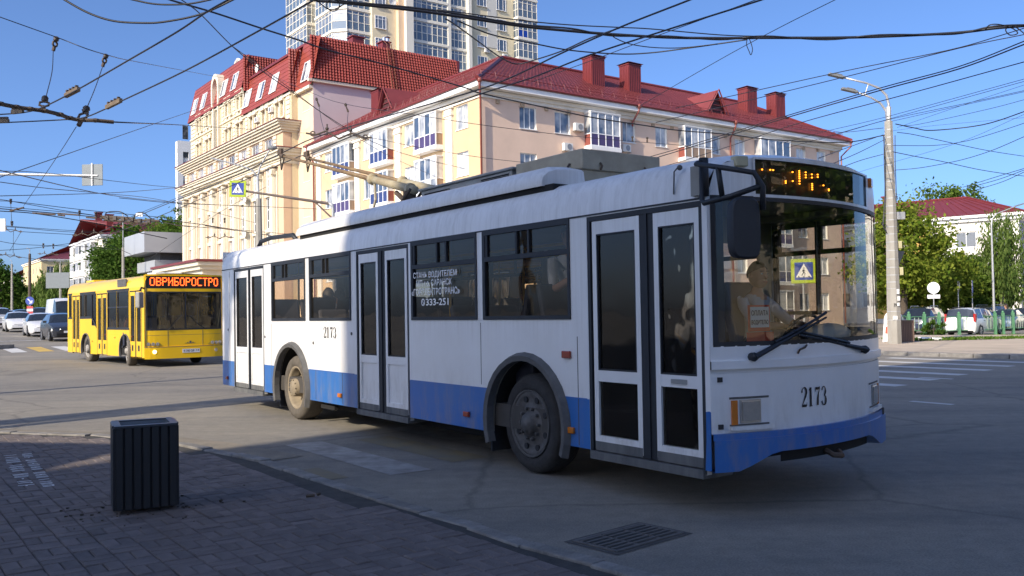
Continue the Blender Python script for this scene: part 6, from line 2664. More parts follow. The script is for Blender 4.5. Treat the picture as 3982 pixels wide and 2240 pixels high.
# stations: x, z_low, z_belt, z_top, half width belt, half width top, flag of the segment that follows (b body, w screen, g side glass)
CARS = {
    'sedan': dict(L=4.6, r=.33, ax=(1.38, -1.36), st=[(2.30, .30, .50, .52, .62, .5, 'b'), (2.22, .20, .66, .70, .80, .7, 'b'), (1.9, .18, .76, .80, .88, .78, 'b'), (1.05, .17, .90, .95, .91, .80, 'w'), (.30, .17, .95, 1.38, .91, .62, 'g'), (-.28, .17, .96, 1.45, .91, .60, 'b'), (-.36, .17, .96, 1.45, .91, .60, 'g'), (-1.0, .17, .97, 1.42, .91, .60, 'b'), (-1.15, .18, .98, 1.38, .91, .60, 'w'), (-1.75, .19, 1.0, 1.04, .89, .76, 'b'), (-2.15, .22, .96, 1.0, .84, .72, 'b'), (-2.30, .34, .70, .74, .72, .6, 'b')]),
    'hatch': dict(L=4.0, r=.31, ax=(1.22, -1.24), st=[(2.0, .30, .52, .55, .62, .5, 'b'), (1.93, .20, .70, .74, .78, .7, 'b'), (1.6, .18, .82, .87, .84, .74, 'b'), (.95, .17, .94, .99, .86, .76, 'w'), (.25, .17, .97, 1.44, .86, .60, 'g'), (-.30, .17, .99, 1.51, .86, .58, 'b'), (-.38, .17, .99, 1.51, .86, .58, 'g'), (-1.05, .17, 1.0, 1.48, .86, .58, 'b'), (-1.2, .17, 1.0, 1.46, .86, .58, 'b'), (-1.55, .19, 1.02, 1.40, .85, .56, 'w'), (-1.93, .22, .95, 1.0, .82, .7, 'b'), (-2.0, .34, .62, .66, .72, .6, 'b')]),
    'wagon': dict(L=4.47, r=.31, ax=(1.45, -1.45), st=[(2.23, .32, .56, .60, .62, .5, 'b'), (2.15, .20, .74, .78, .80, .7, 'b'), (1.8, .18, .86, .91, .86, .74, 'b'), (1.2, .17, .97, 1.02, .88, .76, 'w'), (.45, .17, 1.0, 1.50, .88, .62, 'g'), (-.15, .17, 1.0, 1.60, .88, .62, 'b'), (-.24, .17, 1.0, 1.61, .88, .62, 'g'), (-.95, .17, 1.0, 1.62, .88, .62, 'b'), (-1.04, .17, 1.0, 1.62, .88, .62, 'g'), (-1.85, .18, 1.0, 1.58, .87, .62, 'b'), (-2.05, .19, 1.0, 1.55, .86, .62, 'w'), (-2.18, .22, .98, 1.08, .84, .72, 'b'), (-2.23, .32, .60, .64, .78, .66, 'b')]),
    'suv': dict(L=4.75, r=.37, ax=(1.42, -1.40), st=[(2.37, .40, .66, .70, .66, .5, 'b'), (2.28, .26, .90, .94, .84, .74, 'b'), (1.9, .24, 1.0, 1.05, .92, .80, 'b'), (1.15, .23, 1.08, 1.13, .94, .82, 'w'), (.45, .23, 1.12, 1.62, .94, .66, 'g'), (-.20, .23, 1.13, 1.71, .94, .65, 'b'), (-.30, .23, 1.13, 1.71, .94, .65, 'g'), (-1.05, .23, 1.14, 1.70, .94, .65, 'b'), (-1.15, .23, 1.14, 1.69, .94, .65, 'g'), (-1.75, .24, 1.15, 1.64, .93, .64, 'b'), (-1.95, .25, 1.15, 1.60, .92, .64, 'w'), (-2.28, .30, 1.05, 1.12, .88, .76, 'b'), (-2.37, .45, .70, .74, .80, .7, 'b')]),
    'van': dict(L=5.6, r=.36, ax=(1.85, -1.75), st=[(2.8, .36, .70, .76, .76, .6, 'b'), (2.7, .24, .98, 1.03, .90, .8, 'b'), (2.2, .22, 1.15, 1.22, .96, .84, 'w'), (1.45, .22, 1.20, 2.20, .98, .78, 'g'), (.7, .22, 1.2, 2.42, .98, .78, 'b'), (.55, .22, 1.2, 2.44, .98, .78, 'b'), (-.9, .22, 1.2, 2.46, .98, .78, 'b'), (-2.6, .24, 1.2, 2.44, .98, .78, 'b'), (-2.8, .30, 1.2, 2.38, .95, .76, 'b')]),
}
CMESH = {}


def car_meshes(kind):
    if kind in CMESH:
        return CMESH[kind]
    sp_ = CARS[kind]
    st_ = sp_['st']
    rows_ = []
    for x, zl, zb, zt, wb_, wt, fl_ in st_:
        m_ = (zl + zb) / 2
        half = [(.90 * wb_, zl), (.985 * wb_, zl + .12), (wb_ * 1.01, m_ + .05), (.985 * wb_, zb), (wt + .05 if zt - zb > .2 else wt, zt - (.05 if zt - zb > .2 else .01)), (wt * .6, zt + .005), (0, zt + .02)]
        rows_.append([(x, -y, z) for y, z in half] + [(x, y, z) for y, z in half[-2::-1]])
    n_ = len(rows_[0])
    body_, gl_ = MB(), MB()
    vs_ = [p for r_ in rows_ for p in r_]
    fb, fg = [], []
    for i in range(len(st_) - 1):
        fl_ = st_[i][6]
        for k in range(n_ - 1):
            q = (i * n_ + k, i * n_ + k + 1, (i + 1) * n_ + k + 1, (i + 1) * n_ + k)
            side_glass = k in (3, n_ - 5)
            topf = k in (4, 5, n_ - 7, n_ - 6)
            if fl_ == 'g' and side_glass:
                fg.append(q)
            elif fl_ == 'w' and (topf or side_glass):
                fg.append(q)
            else:
                fb.append(q)
    body_.add(vs_, fb)
    body_.poly(rows_[0])
    body_.poly(rows_[-1][::-1])
    und = [(r_[0], r_[-1]) for r_ in rows_]
    for (a, b), (c, d) in zip(und, und[1:]):
        body_.quad(a, c, d, b, 1)
    r = sp_['r']
    for ax in sp_['ax']:
        wbt = [s for s in st_ if s[0] <= ax][0][4]
        for s in (-1, 1):
            y = s * (wbt * 1.01 + .004)
            pts_ = [(ax + (r + .06) * math.cos(PI * k / 12), y, r + (r + .06) * math.sin(PI * k / 12)) for k in range(13)]
            pts_ += [(ax - (r + .06), y, .17), (ax + (r + .06), y, .17)]
            body_.poly(pts_ if s < 0 else pts_[::-1], 1)
    # drop used duplicate vertices for glass
    gl_.add(vs_, fg)
    w_ = MB()
    w_.lathe([(r * .66, -.085), (r * .90, -.10), (r, -.07), (r, .09), (r * .6, .1)], 22, 0, (0, 0, 0), 'y', True)
    rm = MB()
    rm.lathe([(0, -.075), (r * .16, -.08), (r * .2, -.06), (r * .5, -.065), (r * .60, -.09), (r * .68, -.088)], 22, 0, (0, 0, 0), 'y', True)
    for k in range(5):
        a = 2 * PI * k / 5
        c, s = math.cos(a), math.sin(a)
        rm.obox((c * r * .36, -.088, s * r * .36), (c * r * .24, 0, s * r * .24), (-s * .035, 0, c * .035), (0, .012, 0))
    CMESH[kind] = (body_, gl_.mesh('windows', M_cglass), w_.mesh('wheel', M_ctyre, True), rm.mesh('rim', M_alloy))
    return CMESH[kind]


BODYM = {}


def car(label, kind, pnt, xy, heading, group=None, z=None, rails=False, lit=False, simple=False, cat='car'):
    sp_ = CARS[kind]
    bm_, gm, wm, rmm = car_meshes(kind)
    x, y = xy
    t = thing('car' if cat == 'car' else 'van', label, cat, (x, y, rise(x, y) if z is None else z), heading, group)
    key = (kind, pnt.name)
    if key not in BODYM:
        me = bm_.mesh('body', [pnt, M_cblack])
        me.polygons.foreach_set('use_smooth', [True] * len(me.polygons))
        me.set_sharp_from_angle(angle=R(42))
        BODYM[key] = me
    link('body', BODYM[key], t)
    link('windows', gm, t)
    for ax in sp_['ax']:
        for s in (-1, 1):
            wbt = [q for q in sp_['st'] if q[0] <= ax][0][4]
            o = link('wheel', wm, t, T(ax, s * (wbt - .075), sp_['r']) @ (RZ(PI) if s > 0 else Matrix.Identity(4)))
            link('rim', rmm, o)
    if simple:
        return t
    st_ = sp_['st']
    xf, xr = st_[1][0], st_[-2][0]
    zf = st_[1][2]
    for s in (-1, 1):
        b = MB()
        if kind == 'suv':
            b.add([(xf + .035, s * .48, zf - .22), (xf + .035, s * .48, zf - .06), (xf - .14, s * .86, zf - .03), (xf - .14, s * .88, zf - .17)], [(0, 1, 2, 3)])
        else:
            b.add([(xf + .05, s * .40, zf - .20), (xf + .05, s * .42, zf - .05), (xf - .16, s * .80, zf - .0), (xf - .16, s * .83, zf - .14)], [(0, 1, 2, 3)])
        b.build('headlight', mat('lit_headlamp', (1, .93, .8), .3, 0, emit=4) if lit and s < 0 else M_hlamp, t)
        b = MB()
        zt_ = st_[-2][2]
        if kind == 'wagon':
            b.box(xr - .02, xr + .22, s * .80 - .055, s * .80 + .055, .80, 1.28)
        else:
            b.box(xr - .03, xr + .16, s * .66 - .15, s * .66 + .15, zt_ - .24, zt_ - .06)
        b.build('tail_light', M_tail, t)
        b = MB()
        bs = [q for q in st_ if q[6] == 'g'][0]
        b.obox((bs[0] + .25, s * (bs[4] + .10), bs[2] + .08), (.06, 0, 0), (0, .09, 0), (0, 0, .06))
        b.build('mirror', pnt, t, bev=.02)
    b = MB()
    b.box(xf + .03, xf + .075, -.46, .46, zf - .24, zf - .10)
    b.box(xf + .02, xf + .07, -.62, .62, .30, .42)
    b.build('grille', M_cblack, t)
    for x_, s in ((st_[0][0] + .01, 1), (st_[-1][0] - .012, -1)):
        b = MB()
        b.box(x_ - .006, x_ + .006, -.26, .26, .44, .55)
        b.build('number_plate', M_plate, t)
    for xh in (bs[0] - .45, bs[0] - 1.35):
        for s in (-1, 1):
            b = MB()
            b.box(xh - .09, xh + .09, s * (bs[4] + .005) - .012, s * (bs[4] + .005) + .012, bs[2] - .13, bs[2] - .10)
            b.build('door_handle', M_cblack, t)
    if rails:
        b = MB()
        for s in (-.58, .58):
            x0, x1 = (.2, -1.8)
            zt_ = st_[5][3]
            b.tube([(x0, s, zt_ - .05), (x0 - .15, s, zt_ + .06), (x1 + .2, s, zt_ + .05), (x1, s, zt_ - .06)], .022, 6)
        b.build('roof_rail', M_cblack if kind == 'wagon' else M_chrome, t)
    return t


def cxy(u, v, Y):
    p = at(u, v, Y)
    return (p.x, p.y)


HD = math.atan2(-DD.y, -DD.x)       # traffic towards the crossing
P_white, P_dark, P_navy, P_blue, P_grey, P_black, P_silver = (paint(*a) for a in (('white', (.74, .74, .74)), ('charcoal', (.025, .028, .036)), ('navy', (.012, .022, .055)), ('blue', (.045, .10, .19)), ('grey', (.14, .145, .15)), ('black', (.012, .012, .014)), ('silver', (.45, .46, .47))))
G1 = 'cars queueing behind the yellow bus'
car('dark charcoal hatchback directly left of the yellow bus', 'hatch', P_dark, cxy(157, 850, 50), HD, G1, lit=True)
car('white sedan with a lit headlight next to the charcoal hatchback', 'sedan', P_white, cxy(104, 840, 57), HD - .05, G1, lit=True)
car('white sedan with a dark grille left of the one with a lit headlight', 'sedan', P_white, cxy(46, 832, 66), HD - .03, G1)
car('silver white car cut by the left edge of the picture', 'suv', P_silver, cxy(-4, 828, 76), HD, G1)
car('white minibus standing behind the charcoal hatchback', 'van', P_white, cxy(161, 815, 72), HD, G1, cat='van')
for u, Y, k, p, l in ((55, 92, 'sedan', P_blue, 'blue sedan farther back in the queue above the white sedans'), (100, 98, 'suv', P_dark, 'dark car farther back in the queue over the roof of the white sedan'),
                      (140, 104, 'sedan', P_grey, 'grey car far back in the queue beside the white minibus'), (25, 118, 'suv', P_silver, 'pale car far back at the left of the queue'),
                      (75, 125, 'hatch', P_navy, 'navy car far back in the middle of the queue'), (120, 130, 'sedan', P_black, 'black car at the far end of the queue'), (10, 150, 'sedan', P_white, 'white car at the farthest left end of the queue')):
    car(l, k, p, cxy(u, 800, Y), HD, G1)
G2 = 'cars beyond the green railing'
car('white station wagon seen from behind beyond the green railing', 'wagon', P_white, cxy(2452, 832, 53.5), TH + .12, G2, rails=True)
car('dark blue off-roader with roof rails behind the railing beside the concrete pole', 'suv', P_navy, cxy(2318, 815, 57.5), TH + PI + .25, G2, rails=True)
car('dark car half hidden between the off-roader and the white wagon', 'sedan', P_navy, cxy(2392, 805, 68), TH + PI, G2)
car('black car whose roof shows over the white wagon', 'suv', P_black, cxy(2478, 795, 70), TH + PI, G2, rails=True)
car('blue grey sedan right of the white wagon', 'sedan', P_blue, cxy(2531, 808, 62.5), TH + PI + .3, G2)
car('dark blue car cut by the right edge of the picture', 'hatch', P_navy, cxy(2578, 800, 67), TH + PI + .2, G2)
# ================================================================== trees
M_bark = mat('bark', (0.085, 0.065, 0.048), 0.95, 0.3, 4, bump=.5, bscale=20)
M_birch = mat('birch_bark', (0.50, 0.48, 0.44), 0.9, 0.0, 3, col2=(0.12, 0.11, 0.10))
LF = {'deep': leaf_mat('deep_leaves', (0.035, 0.085, 0.014), (0.11, 0.18, 0.035)), 'fresh': leaf_mat('fresh_leaves', (0.085, 0.15, 0.016), (0.28, 0.32, 0.050)),
      'willow': leaf_mat('willow_leaves', (0.075, 0.135, 0.028), (0.20, 0.27, 0.075)), 'mid': leaf_mat('mid_leaves', (0.055, 0.115, 0.016), (0.16, 0.23, 0.042))}


def crown_np(seed, rx, ry, rz, ncl, nl, leaf, weep=0.0, spread=.30, hollow=.55):
    g = np.random.RandomState(seed)
    C = g.normal(size=(ncl, 3))
    C /= np.linalg.norm(C, axis=1)[:, None]
    rad = hollow + (1 - hollow) * g.rand(ncl) ** .7
    rad *= 0.82 + .30 * g.rand(ncl)
    C = C * rad[:, None]
    C[:, 2] = np.where(C[:, 2] < -.55, -.55 + .2 * g.rand(ncl), C[:, 2])
    C *= np.array([rx, ry, rz])
    s = spread * min(rx, rz) * (.6 + .8 * g.rand(ncl))
    idx = g.randint(0, ncl, nl)
    P = C[idx] + g.normal(size=(nl, 3)) * (s[idx] * .5)[:, None] * np.array([1, 1, .75])
    if weep:
        t = g.rand(nl)
        str_ = g.randint(0, 9, nl)
        ang = (idx * 9 + str_) * 2.399
        P = C[idx] + np.stack([np.cos(ang) * s[idx] * .7, np.sin(ang) * s[idx] * .7, -t * weep * (0.6 + .4 * ((idx * 7 + str_) % 5) / 5)], 1) + g.normal(size=(nl, 3)) * .12
    a = g.normal(size=(nl, 3))
    a /= np.linalg.norm(a, axis=1)[:, None]
    b = np.cross(a, g.normal(size=(nl, 3)))
    b /= np.linalg.norm(b, axis=1)[:, None]
    if weep:
        a = a * .35 + np.array([0, 0, -1.0])
        a /= np.linalg.norm(a, axis=1)[:, None]
        b = np.cross(a, g.normal(size=(nl, 3)))
        b /= np.linalg.norm(b, axis=1)[:, None]
    L = leaf * (.6 + .8 * g.rand(nl))[:, None]
    w = .55 if not weep else .35
    V = np.stack([P - a * L, P - b * L * w, P + a * L, P + b * L * w], 1).reshape(-1, 3)
    return V, C


def make_tree(name, label, pos, h, rx, rz, leafm, seed, nl=7000, leaf=.17, ncl=70, trunk=None, weep=0.0, bark=None, group=None, z=None, ry=None, spread=.30, hollow=.5):
    x, y = pos[0], pos[1]
    zb = rise(x, y) if z is None else z
    t = thing(name, label, 'tree', (x, y, zb), (seed * 1.7) % 6.28, group)
    th_ = trunk if trunk is not None else h - 2 * rz
    V, C = crown_np(seed, rx, ry or rx, rz, ncl, nl, leaf, weep, spread, hollow)
    cz = h - rz
    V[:, 2] += cz
    cr = link('crown', np_mesh('crown', V, np.arange(len(V)).reshape(-1, 4), LF[leafm]), t)
    tr = MB()
    r0 = .035 * h ** .9
    tr.tube([(0, 0, -.4), (.02 * h * .3, 0, h * .2), (-.01 * h, .01 * h, h * .45), (.0, .0, cz + rz * .3)], [r0 * 1.25, r0, r0 * .75, r0 * .25], 8)
    g = random.Random(seed)
    for k in range(9):
        c = C[g.randrange(len(C))]
        s0 = h * g.uniform(.25, .6)
        p0 = Vector((0, 0, s0))
        p1 = Vector((c[0], c[1], c[2] + cz))
        m_ = p0.lerp(p1, .5) + Vector((0, 0, .06 * h))
        tr.tube([p0, m_, p1], [r0 * .45, r0 * .28, r0 * .08], 6)
    tr.build('trunk', bark or M_bark, t, True)
    return t


GT1 = 'trees between the far houses and the mansard building'
make_tree('leafy_tree', 'big dark green tree over the yellow bus left of the grey building', cxy(335, 700, 124), 12.6, 5.4, 5.0, 'deep', 11, 9000, .24, 90, group=GT1)
make_tree('leafy_tree', 'dense green tree right beside the grey overhanging building', cxy(392, 700, 130), 14.4, 5.6, 6.0, 'deep', 12, 9000, .25, 90, group=GT1)
make_tree('leafy_tree', 'tall green tree showing over the roof of the grey building', cxy(442, 700, 150), 18.2, 6.0, 6.6, 'mid', 13, 8000, .28, 80, group=GT1)
make_tree('leafy_tree', 'round green tree left of the concrete pole, in front of the white house', cxy(303, 700, 132), 10.5, 3.6, 4.2, 'deep', 14, 7000, .24, 70, group=GT1)
make_tree('willow_tree', 'drooping pale green tree in front of the far red roofed house', cxy(152, 760, 185), 12.6, 4.0, 4.6, 'willow', 15, 6500, .34, 60, weep=4.5, group='pale drooping trees up the street')
make_tree('willow_tree', 'smaller drooping tree left of the far yellow house', cxy(112, 760, 190), 10.5, 3.4, 4.0, 'willow', 16, 5000, .34, 50, weep=4.0, group='pale drooping trees up the street')
make_tree('leafy_tree', 'dark tree cut by the left edge of the picture far up the street', cxy(2, 760, 190), 12.5, 4.2, 5.0, 'deep', 17, 6000, .34, 60, group='trees far up the street')
make_tree('leafy_tree', 'mid green tree far up the street beside the lamp posts', cxy(38, 760, 215), 9.5, 4.0, 4.2, 'mid', 18, 6000, .36, 60, group='trees far up the street')
make_tree('leafy_tree', 'low green tree far up the street before the small red roofs', cxy(72, 760, 225), 8.5, 3.6, 3.8, 'willow', 19, 5000, .36, 50, group='trees far up the street')
GT2 = 'trees before the red roofed house on the right'
make_tree('leafy_tree', 'tall yellow green tree just right of the concrete pole', cxy(2274, 780, 66), 9.4, 3.3, 3.9, 'fresh', 21, 12000, .15, 110, group=GT2)
make_tree('leafy_tree', 'leafy tree in front of the yellow wall panel on the right', cxy(2345, 780, 72), 6.4, 3.0, 2.8, 'fresh', 22, 10000, .15, 100, group=GT2)
make_tree('leafy_tree', 'low bushy yellow green tree behind the dark blue off-roader', cxy(2310, 780, 69), 5.6, 3.0, 2.6, 'fresh', 23, 9000, .15, 90, group=GT2)
make_tree('leafy_tree', 'thin mid green tree behind the white station wagon', cxy(2415, 780, 75), 6.0, 2.6, 2.7, 'mid', 24, 8000, .15, 80, group=GT2)
make_tree('birch_tree', 'slender weeping birch before the white corner of the right house', cxy(2525, 800, 74), 10.6, 1.9, 4.6, 'willow', 25, 9500, .15, 70, weep=2.6, bark=M_birch, group=GT2, hollow=.25)
make_tree('leafy_tree', 'bushy green tree low between the wagon and the birch', cxy(2472, 780, 78), 5.6, 2.8, 2.5, 'mid', 26, 7000, .15, 70, group=GT2)
make_tree('leafy_tree', 'green treetop rising over the red roof, left of two', cxy(2392, 780, 122), 18.3, 4.6, 5.0, 'mid', 27, 7500, .23, 60, group='treetops over the right red roof', spread=.36, hollow=.3)
make_tree('leafy_tree', 'green treetop rising over the red roof, smaller right one', cxy(2448, 780, 126), 17.0, 3.6, 4.0, 'mid', 28, 5500, .23, 45, group='treetops over the right red roof', spread=.36, hollow=.3)
make_tree('bush', 'small dark bush at the foot of the green railing', (at(2349, 838, 46.5).x, at(2349, 838, 46.5).y), .95, .62, .5, 'deep', 29, 1500, .06, 20, trunk=.1)
bs_ = [o for o in COL.objects if o.name == 'bush'][0]
bs_['category'] = 'bush'
# trees outside the frame that throw dappled shade on the trolleybus and stand in its glass
GT3 = 'trees along the pavement beside the camera'
make_tree('street_tree', 'street tree left of the camera casting dappled shade on the trolleybus tail', (-17.9, 1.6), 15.6, 1.7, 1.9, 'mid', 31, 520, .16, 22, group=GT3, spread=.30, hollow=.3)
for i, (x, y, h) in enumerate(((31, 4, 11.0), (35, 14, 10.5), (33, -7, 11.5), (38, 22, 11), (42, 8, 12))):
    make_tree('street_tree', ['street tree right of the camera nearest the crossing', 'street tree right of the camera beside the far pavement', 'street tree right of the camera farther down the road', 'street tree on the far pavement out to the right', 'tallest street tree out to the right'][i], (x, y), h, 4.6, 4.4, 'mid', 32 + i, 6000, .22, 70, group=GT3)
# ================================================================== houses farther off and behind the camera
def house(name, label, P0, rz, L, D, H, floors, bays, mw, mroof, ridge=3.2, wsize=(1.3, 1.5), z0=1.2, side_bays=0, hip=True, mtrim=None, over=.5, chim=(), group=None, zb=-1.5, panels=None, dark=True, cat='building'):
    """block with facade along local x facing -y"""
    t = thing(name, label, cat, P0, rz, group)
    b = MB()
    pit = (H - z0) / floors
    zs = [z0 + pit * k for k in range(floors)]
    us = [L * (k + .5) / bays for k in range(bays)]
    ops = [(u - wsize[0] / 2, u + wsize[0] / 2, z, z + wsize[1]) for z in zs for u in us]
    wall(b, 0, L, zb, H, ops, .15)
    sops = []
    if side_bays:
        su_ = [D * (k + .5) / side_bays for k in range(side_bays)]
        sops = [(-u - wsize[0] / 2, -u + wsize[0] / 2, z, z + wsize[1]) for z in zs for u in su_]
    b.M = RZ(-PI / 2)
    wall(b, -D, 0, zb, H, sops, .15)
    b.M = T(L, 0, 0) @ RZ(PI / 2)
    wall(b, 0, D, zb, H, [(-o[1], -o[0], o[2], o[3]) for o in sops], .15)
    b.M = Matrix.Identity(4)
    b.quad((L, D, zb), (0, D, zb), (0, D, H), (L, D, H))
    b.build('wall', mw, t)
    for z in zs:
        for u in us:
            add_window(t, Matrix.Identity(4), u, z, wsize[0], wsize[1], (.5,), (), .1, sill=False, mg=M_dglass if dark else M_hglass, fw=.09, mw=.07)
        if side_bays:
            for u in su_:
                add_window(t, RZ(-PI / 2), -u, z, wsize[0], wsize[1], (.5,), (), .1, sill=False, mg=M_dglass if dark else M_hglass, fw=.09, mw=.07)
                add_window(t, T(L, 0, 0) @ RZ(PI / 2), u, z, wsize[0], wsize[1], (.5,), (), .1, sill=False, mg=M_dglass if dark else M_hglass, fw=.09, mw=.07)
    if panels:
        for (ua, ub, za, zb_, pm__) in panels:
            q = MB()
            for o in [(ua, ub, za, zb_)]:
                wall(q, ua, ub, za, zb_, [x for x in ops if ua < x[0] and x[1] < ub and za < x[2] and x[3] < zb_], .05, y=-.03)
            q.build('wall_panel', pm__, t)
    e = MB()
    e.box(-over, L + over, -over, D + over, H, H + .28)
    e.box(-over * .5, L + over * .5, -over * .5, D + over * .5, H - .35, H)
    e.build('cornice', mtrim or M_trimw, t)
    r = MB()
    o_ = over + .05
    zE_ = H + .28
    if ridge:
        d2 = D / 2
        x0, x1 = (d2, L - d2) if hip else (-o_, L + o_)
        A, B, C_, D_ = (-o_, -o_, zE_), (L + o_, -o_, zE_), (L + o_, D + o_, zE_), (-o_, D + o_, zE_)
        G, K = (x0, d2, zE_ + ridge), (x1, d2, zE_ + ridge)
        r.quad(A, B, K, G)
        r.quad(C_, D_, G, K)
        r.add((B, C_, K), ((0, 1, 2),))
        r.add((D_, A, G), ((0, 1, 2),))
        n_ = int(L / .9)
        for k in range(n_ + 1):
            u = k / n_
            p, q = Vector(A).lerp(Vector(B), u), Vector(G).lerp(Vector(K), u)
            r.tube([p + Vector((0, 0, .03)), q + Vector((0, 0, .03))], .035, 4)
        ro = r.build('roof', mroof, t)
        hh = MB()
        for p, q in ((A, G), (B, K), (G, K)):
            hh.tube([p, q], .12, 5)
        hh.build('ridge_cap', M_redtrim, ro)
        for u, dy in chim:
            c = MB()
            zc = zE_ + ridge * min(1, (dy + o_) / (d2 + o_))
            c.box(u - .55, u + .55, dy - .45, dy + .45, zc - 1, zc + 1.7)
            c.box(u - .7, u + .7, dy - .6, dy + .6, zc + 1.7, zc + 1.85)
            c.build('chimney', M_redtrim, ro)
    return t


M_pale = mat('pale_render', (0.70, 0.66, 0.56), 0.85, 0.08, 0.3)
M_ochrew = mat('ochre_render', (0.62, 0.50, 0.28), 0.85, 0.08, 0.3)
M_orange = mat('orange_panel', (0.72, 0.46, 0.13), 0.85, 0.06, 0.3)
M_greyb = mat('grey_cladding', (0.34, 0.36, 0.39), 0.5, 0.06, 0.5)
# right-hand house
pR1, pR2 = at(2328, 547, 92), at(2562, 530, 86.5)
hz = math.atan2(pR2.y - pR1.y, pR2.x - pR1.x)
v = (pR2 - pR1).normalized()
p0 = pR2 - v * 22.0
r1 = house('red_roofed_house', 'low white and orange house with dark red roof behind trees on the right', (p0.x, p0.y, 0), hz, 22.0, 12, 10.1, 3, 7, mat('white_render', (0.80, 0.77, 0.70), .85, .06, .3), M_redtrim, 2.5, (1.9, 1.6), 1.4, 3, True, M_pvc, .6, ((9.3, 2.2), (5.6, 2.2)),
           panels=[(8.3, 13.6, 0.2, 9.6, M_orange), (0.2, 3.2, .2, 9.6, M_orange)])
q = MB()
q.box(22.02, 22.06, .4, 11.6, 0, 9.6)
mu = q.build('mural', mat('blue_grey_mural', (0.10, 0.13, 0.19), .8, 0, .35, col2=(.30, .32, .36)), r1)
p0 = pR2 + v * 6
house('red_roofed_house', 'farther dark red roof continuing to the right edge of the picture', (p0.x + 6, p0.y + 18, 0), hz - .12, 30, 12, 12.2, 3, 8, MATS['white_render'], M_redtrim, 2.3, (1.6, 1.6), 1.5)
# houses up the street on the left
cA = at(258, 590, 152)
fl2 = house('balcony_house', 'cream house with stacked white balconies and maroon roof up the street', (cA.x, cA.y, 0), TH, 12, 26, 15.6, 5, 3, M_pale, M_redroof, 3.6, (1.3, 1.5), 1.2, 0, True, M_pvc, .6, ((3.0, 9), (2.6, 16)))
for k in range(4):
    z = 14.2 - 2.95 * k
    for j in range(4):
        a = 4.2 + j * 5.2
        o = MB(ML)
        o.box(-a - 3.0, -a, -1.1, -.002, z - 1.9, z - .75)
        bo = o.build('balcony', M_pvc, fl2)
        g_ = MB(ML)
        g_.box(-a - 2.9, -a - .1, -1.05, -.01, z - .75, z + .65)
        g_.build('glazing', M_hglass, bo)
        g_ = MB(ML)
        for i in range(5):
            g_.box(-a - 2.95 + i * .725, -a - 2.87 + i * .725, -1.1, -1.0, z - .75, z + .7)
        g_.box(-a - 3.0, -a, -1.12, -.003, z + .65, z + .78)
        g_.build('frame', M_pvc, bo)
cB = at(104, 650, 225)
fl1 = house('far_house', 'ochre house with maroon roof far up the street behind drooping trees', (cB.x, cB.y, 2), TH, 24, 30, 14.6, 4, 6, M_ochrew, M_redroof, 4.6, (1.5, 1.7), 1.4, 6, True, M_trimw, .5, ((10, 3),))
cC = at(40, 690, 330)
house('far_house', 'small pale house with red roofs at the far end of the street', (cC.x, cC.y, 2), TH, 26, 40, 15.5, 4, 5, M_pale, M_redroof, 4.0, (1.6, 1.8), 1.5, 8, True, M_trimw, .5, ((8, 3), (18, 3)))
# grey overhanging building beside the mansard building
gO = C1 + DD * 66.5 - NN * 3.0
gb = thing('grey_pavilion', 'modern grey clad building with overhanging flat roof left of the columns', 'building', gO, TH)
b = MB()
b.box(0.6, 20, 0.5, 7, -1, 8.0, 0)
b.build('wall', M_greyb, gb)
b = MB()
b.box(-2.6, 20, -1.6, 8.5, 9.6, 12.1, 0)
b.box(-.4, 20, -.2, 7.4, 8.0, 9.6, 1)
b.box(-1.2, 20, -.9, 7.7, 7.4, 8.7, 0)
b.build('overhang', [mat('silver_cladding', (0.42, 0.44, 0.47), .4, .05, .4, metal=.2), M_arch], gb)
for k in range(2):
    add_window(gb, ML @ T(0, .6, 0), -2.2 - k * 3.4, 3.2, 2.8, 4.0, (.33, .66), (.5,), -.03, sill=False, mg=M_dglass, mf=M_greyb)
for k in range(3):
    add_window(gb, T(0, .5, 0), 2.2 + k * 3.2, 3.2, 2.6, 4.0, (.33, .66), (.5,), -.03, sill=False, mg=M_dglass, mf=M_greyb)
# white high-rise far behind
wO = at(447, 348, 172)
wt_ = thing('white_high_rise', 'slim white high-rise with dark window strips behind the mansard building', 'building', (wO.x, wO.y, 0), TH + .05)
b = MB()
wops = []
for k in range(5):
    wops.append((1.0 + k * 2.2, 2.1 + k * 2.2, 4, 33.5))
wall(b, 0, 12, -1, 35.6, wops, .35)
b.box(.02, 12, .36, 1.4, -1, 35.5)
b.build('wall', mat('white_cladding', (0.78, 0.78, 0.77), .6, .04, .3), wt_)
for k in range(5):
    for i in range(10):
        add_window(wt_, Matrix.Identity(4), 1.55 + k * 2.2, 4.05 + i * 3.55, 1.08, 2.6, (), (.3,), .2, sill=False, mg=M_dglass, mf=M_arch)

# --- buildings behind the camera: they shade the foreground and stand in the glass of the trolleybus
SL = Vector((math.cos(SUN_AZ), math.sin(SUN_AZ), 0))
cK = Vector((-3.79, 10.45, 0)) - SL * 15.0 + Vector((SL.y, -SL.x, 0)) * 3.5
M_brown = mat('brown_brick_render', (0.58, 0.46, 0.33), .9, .1, .4)
p1 = cK - DD * 46
sb = thing('corner_block', 'tall brown block on the near pavement behind the camera', 'building', (cK.x, cK.y, 0), TH + PI / 2)
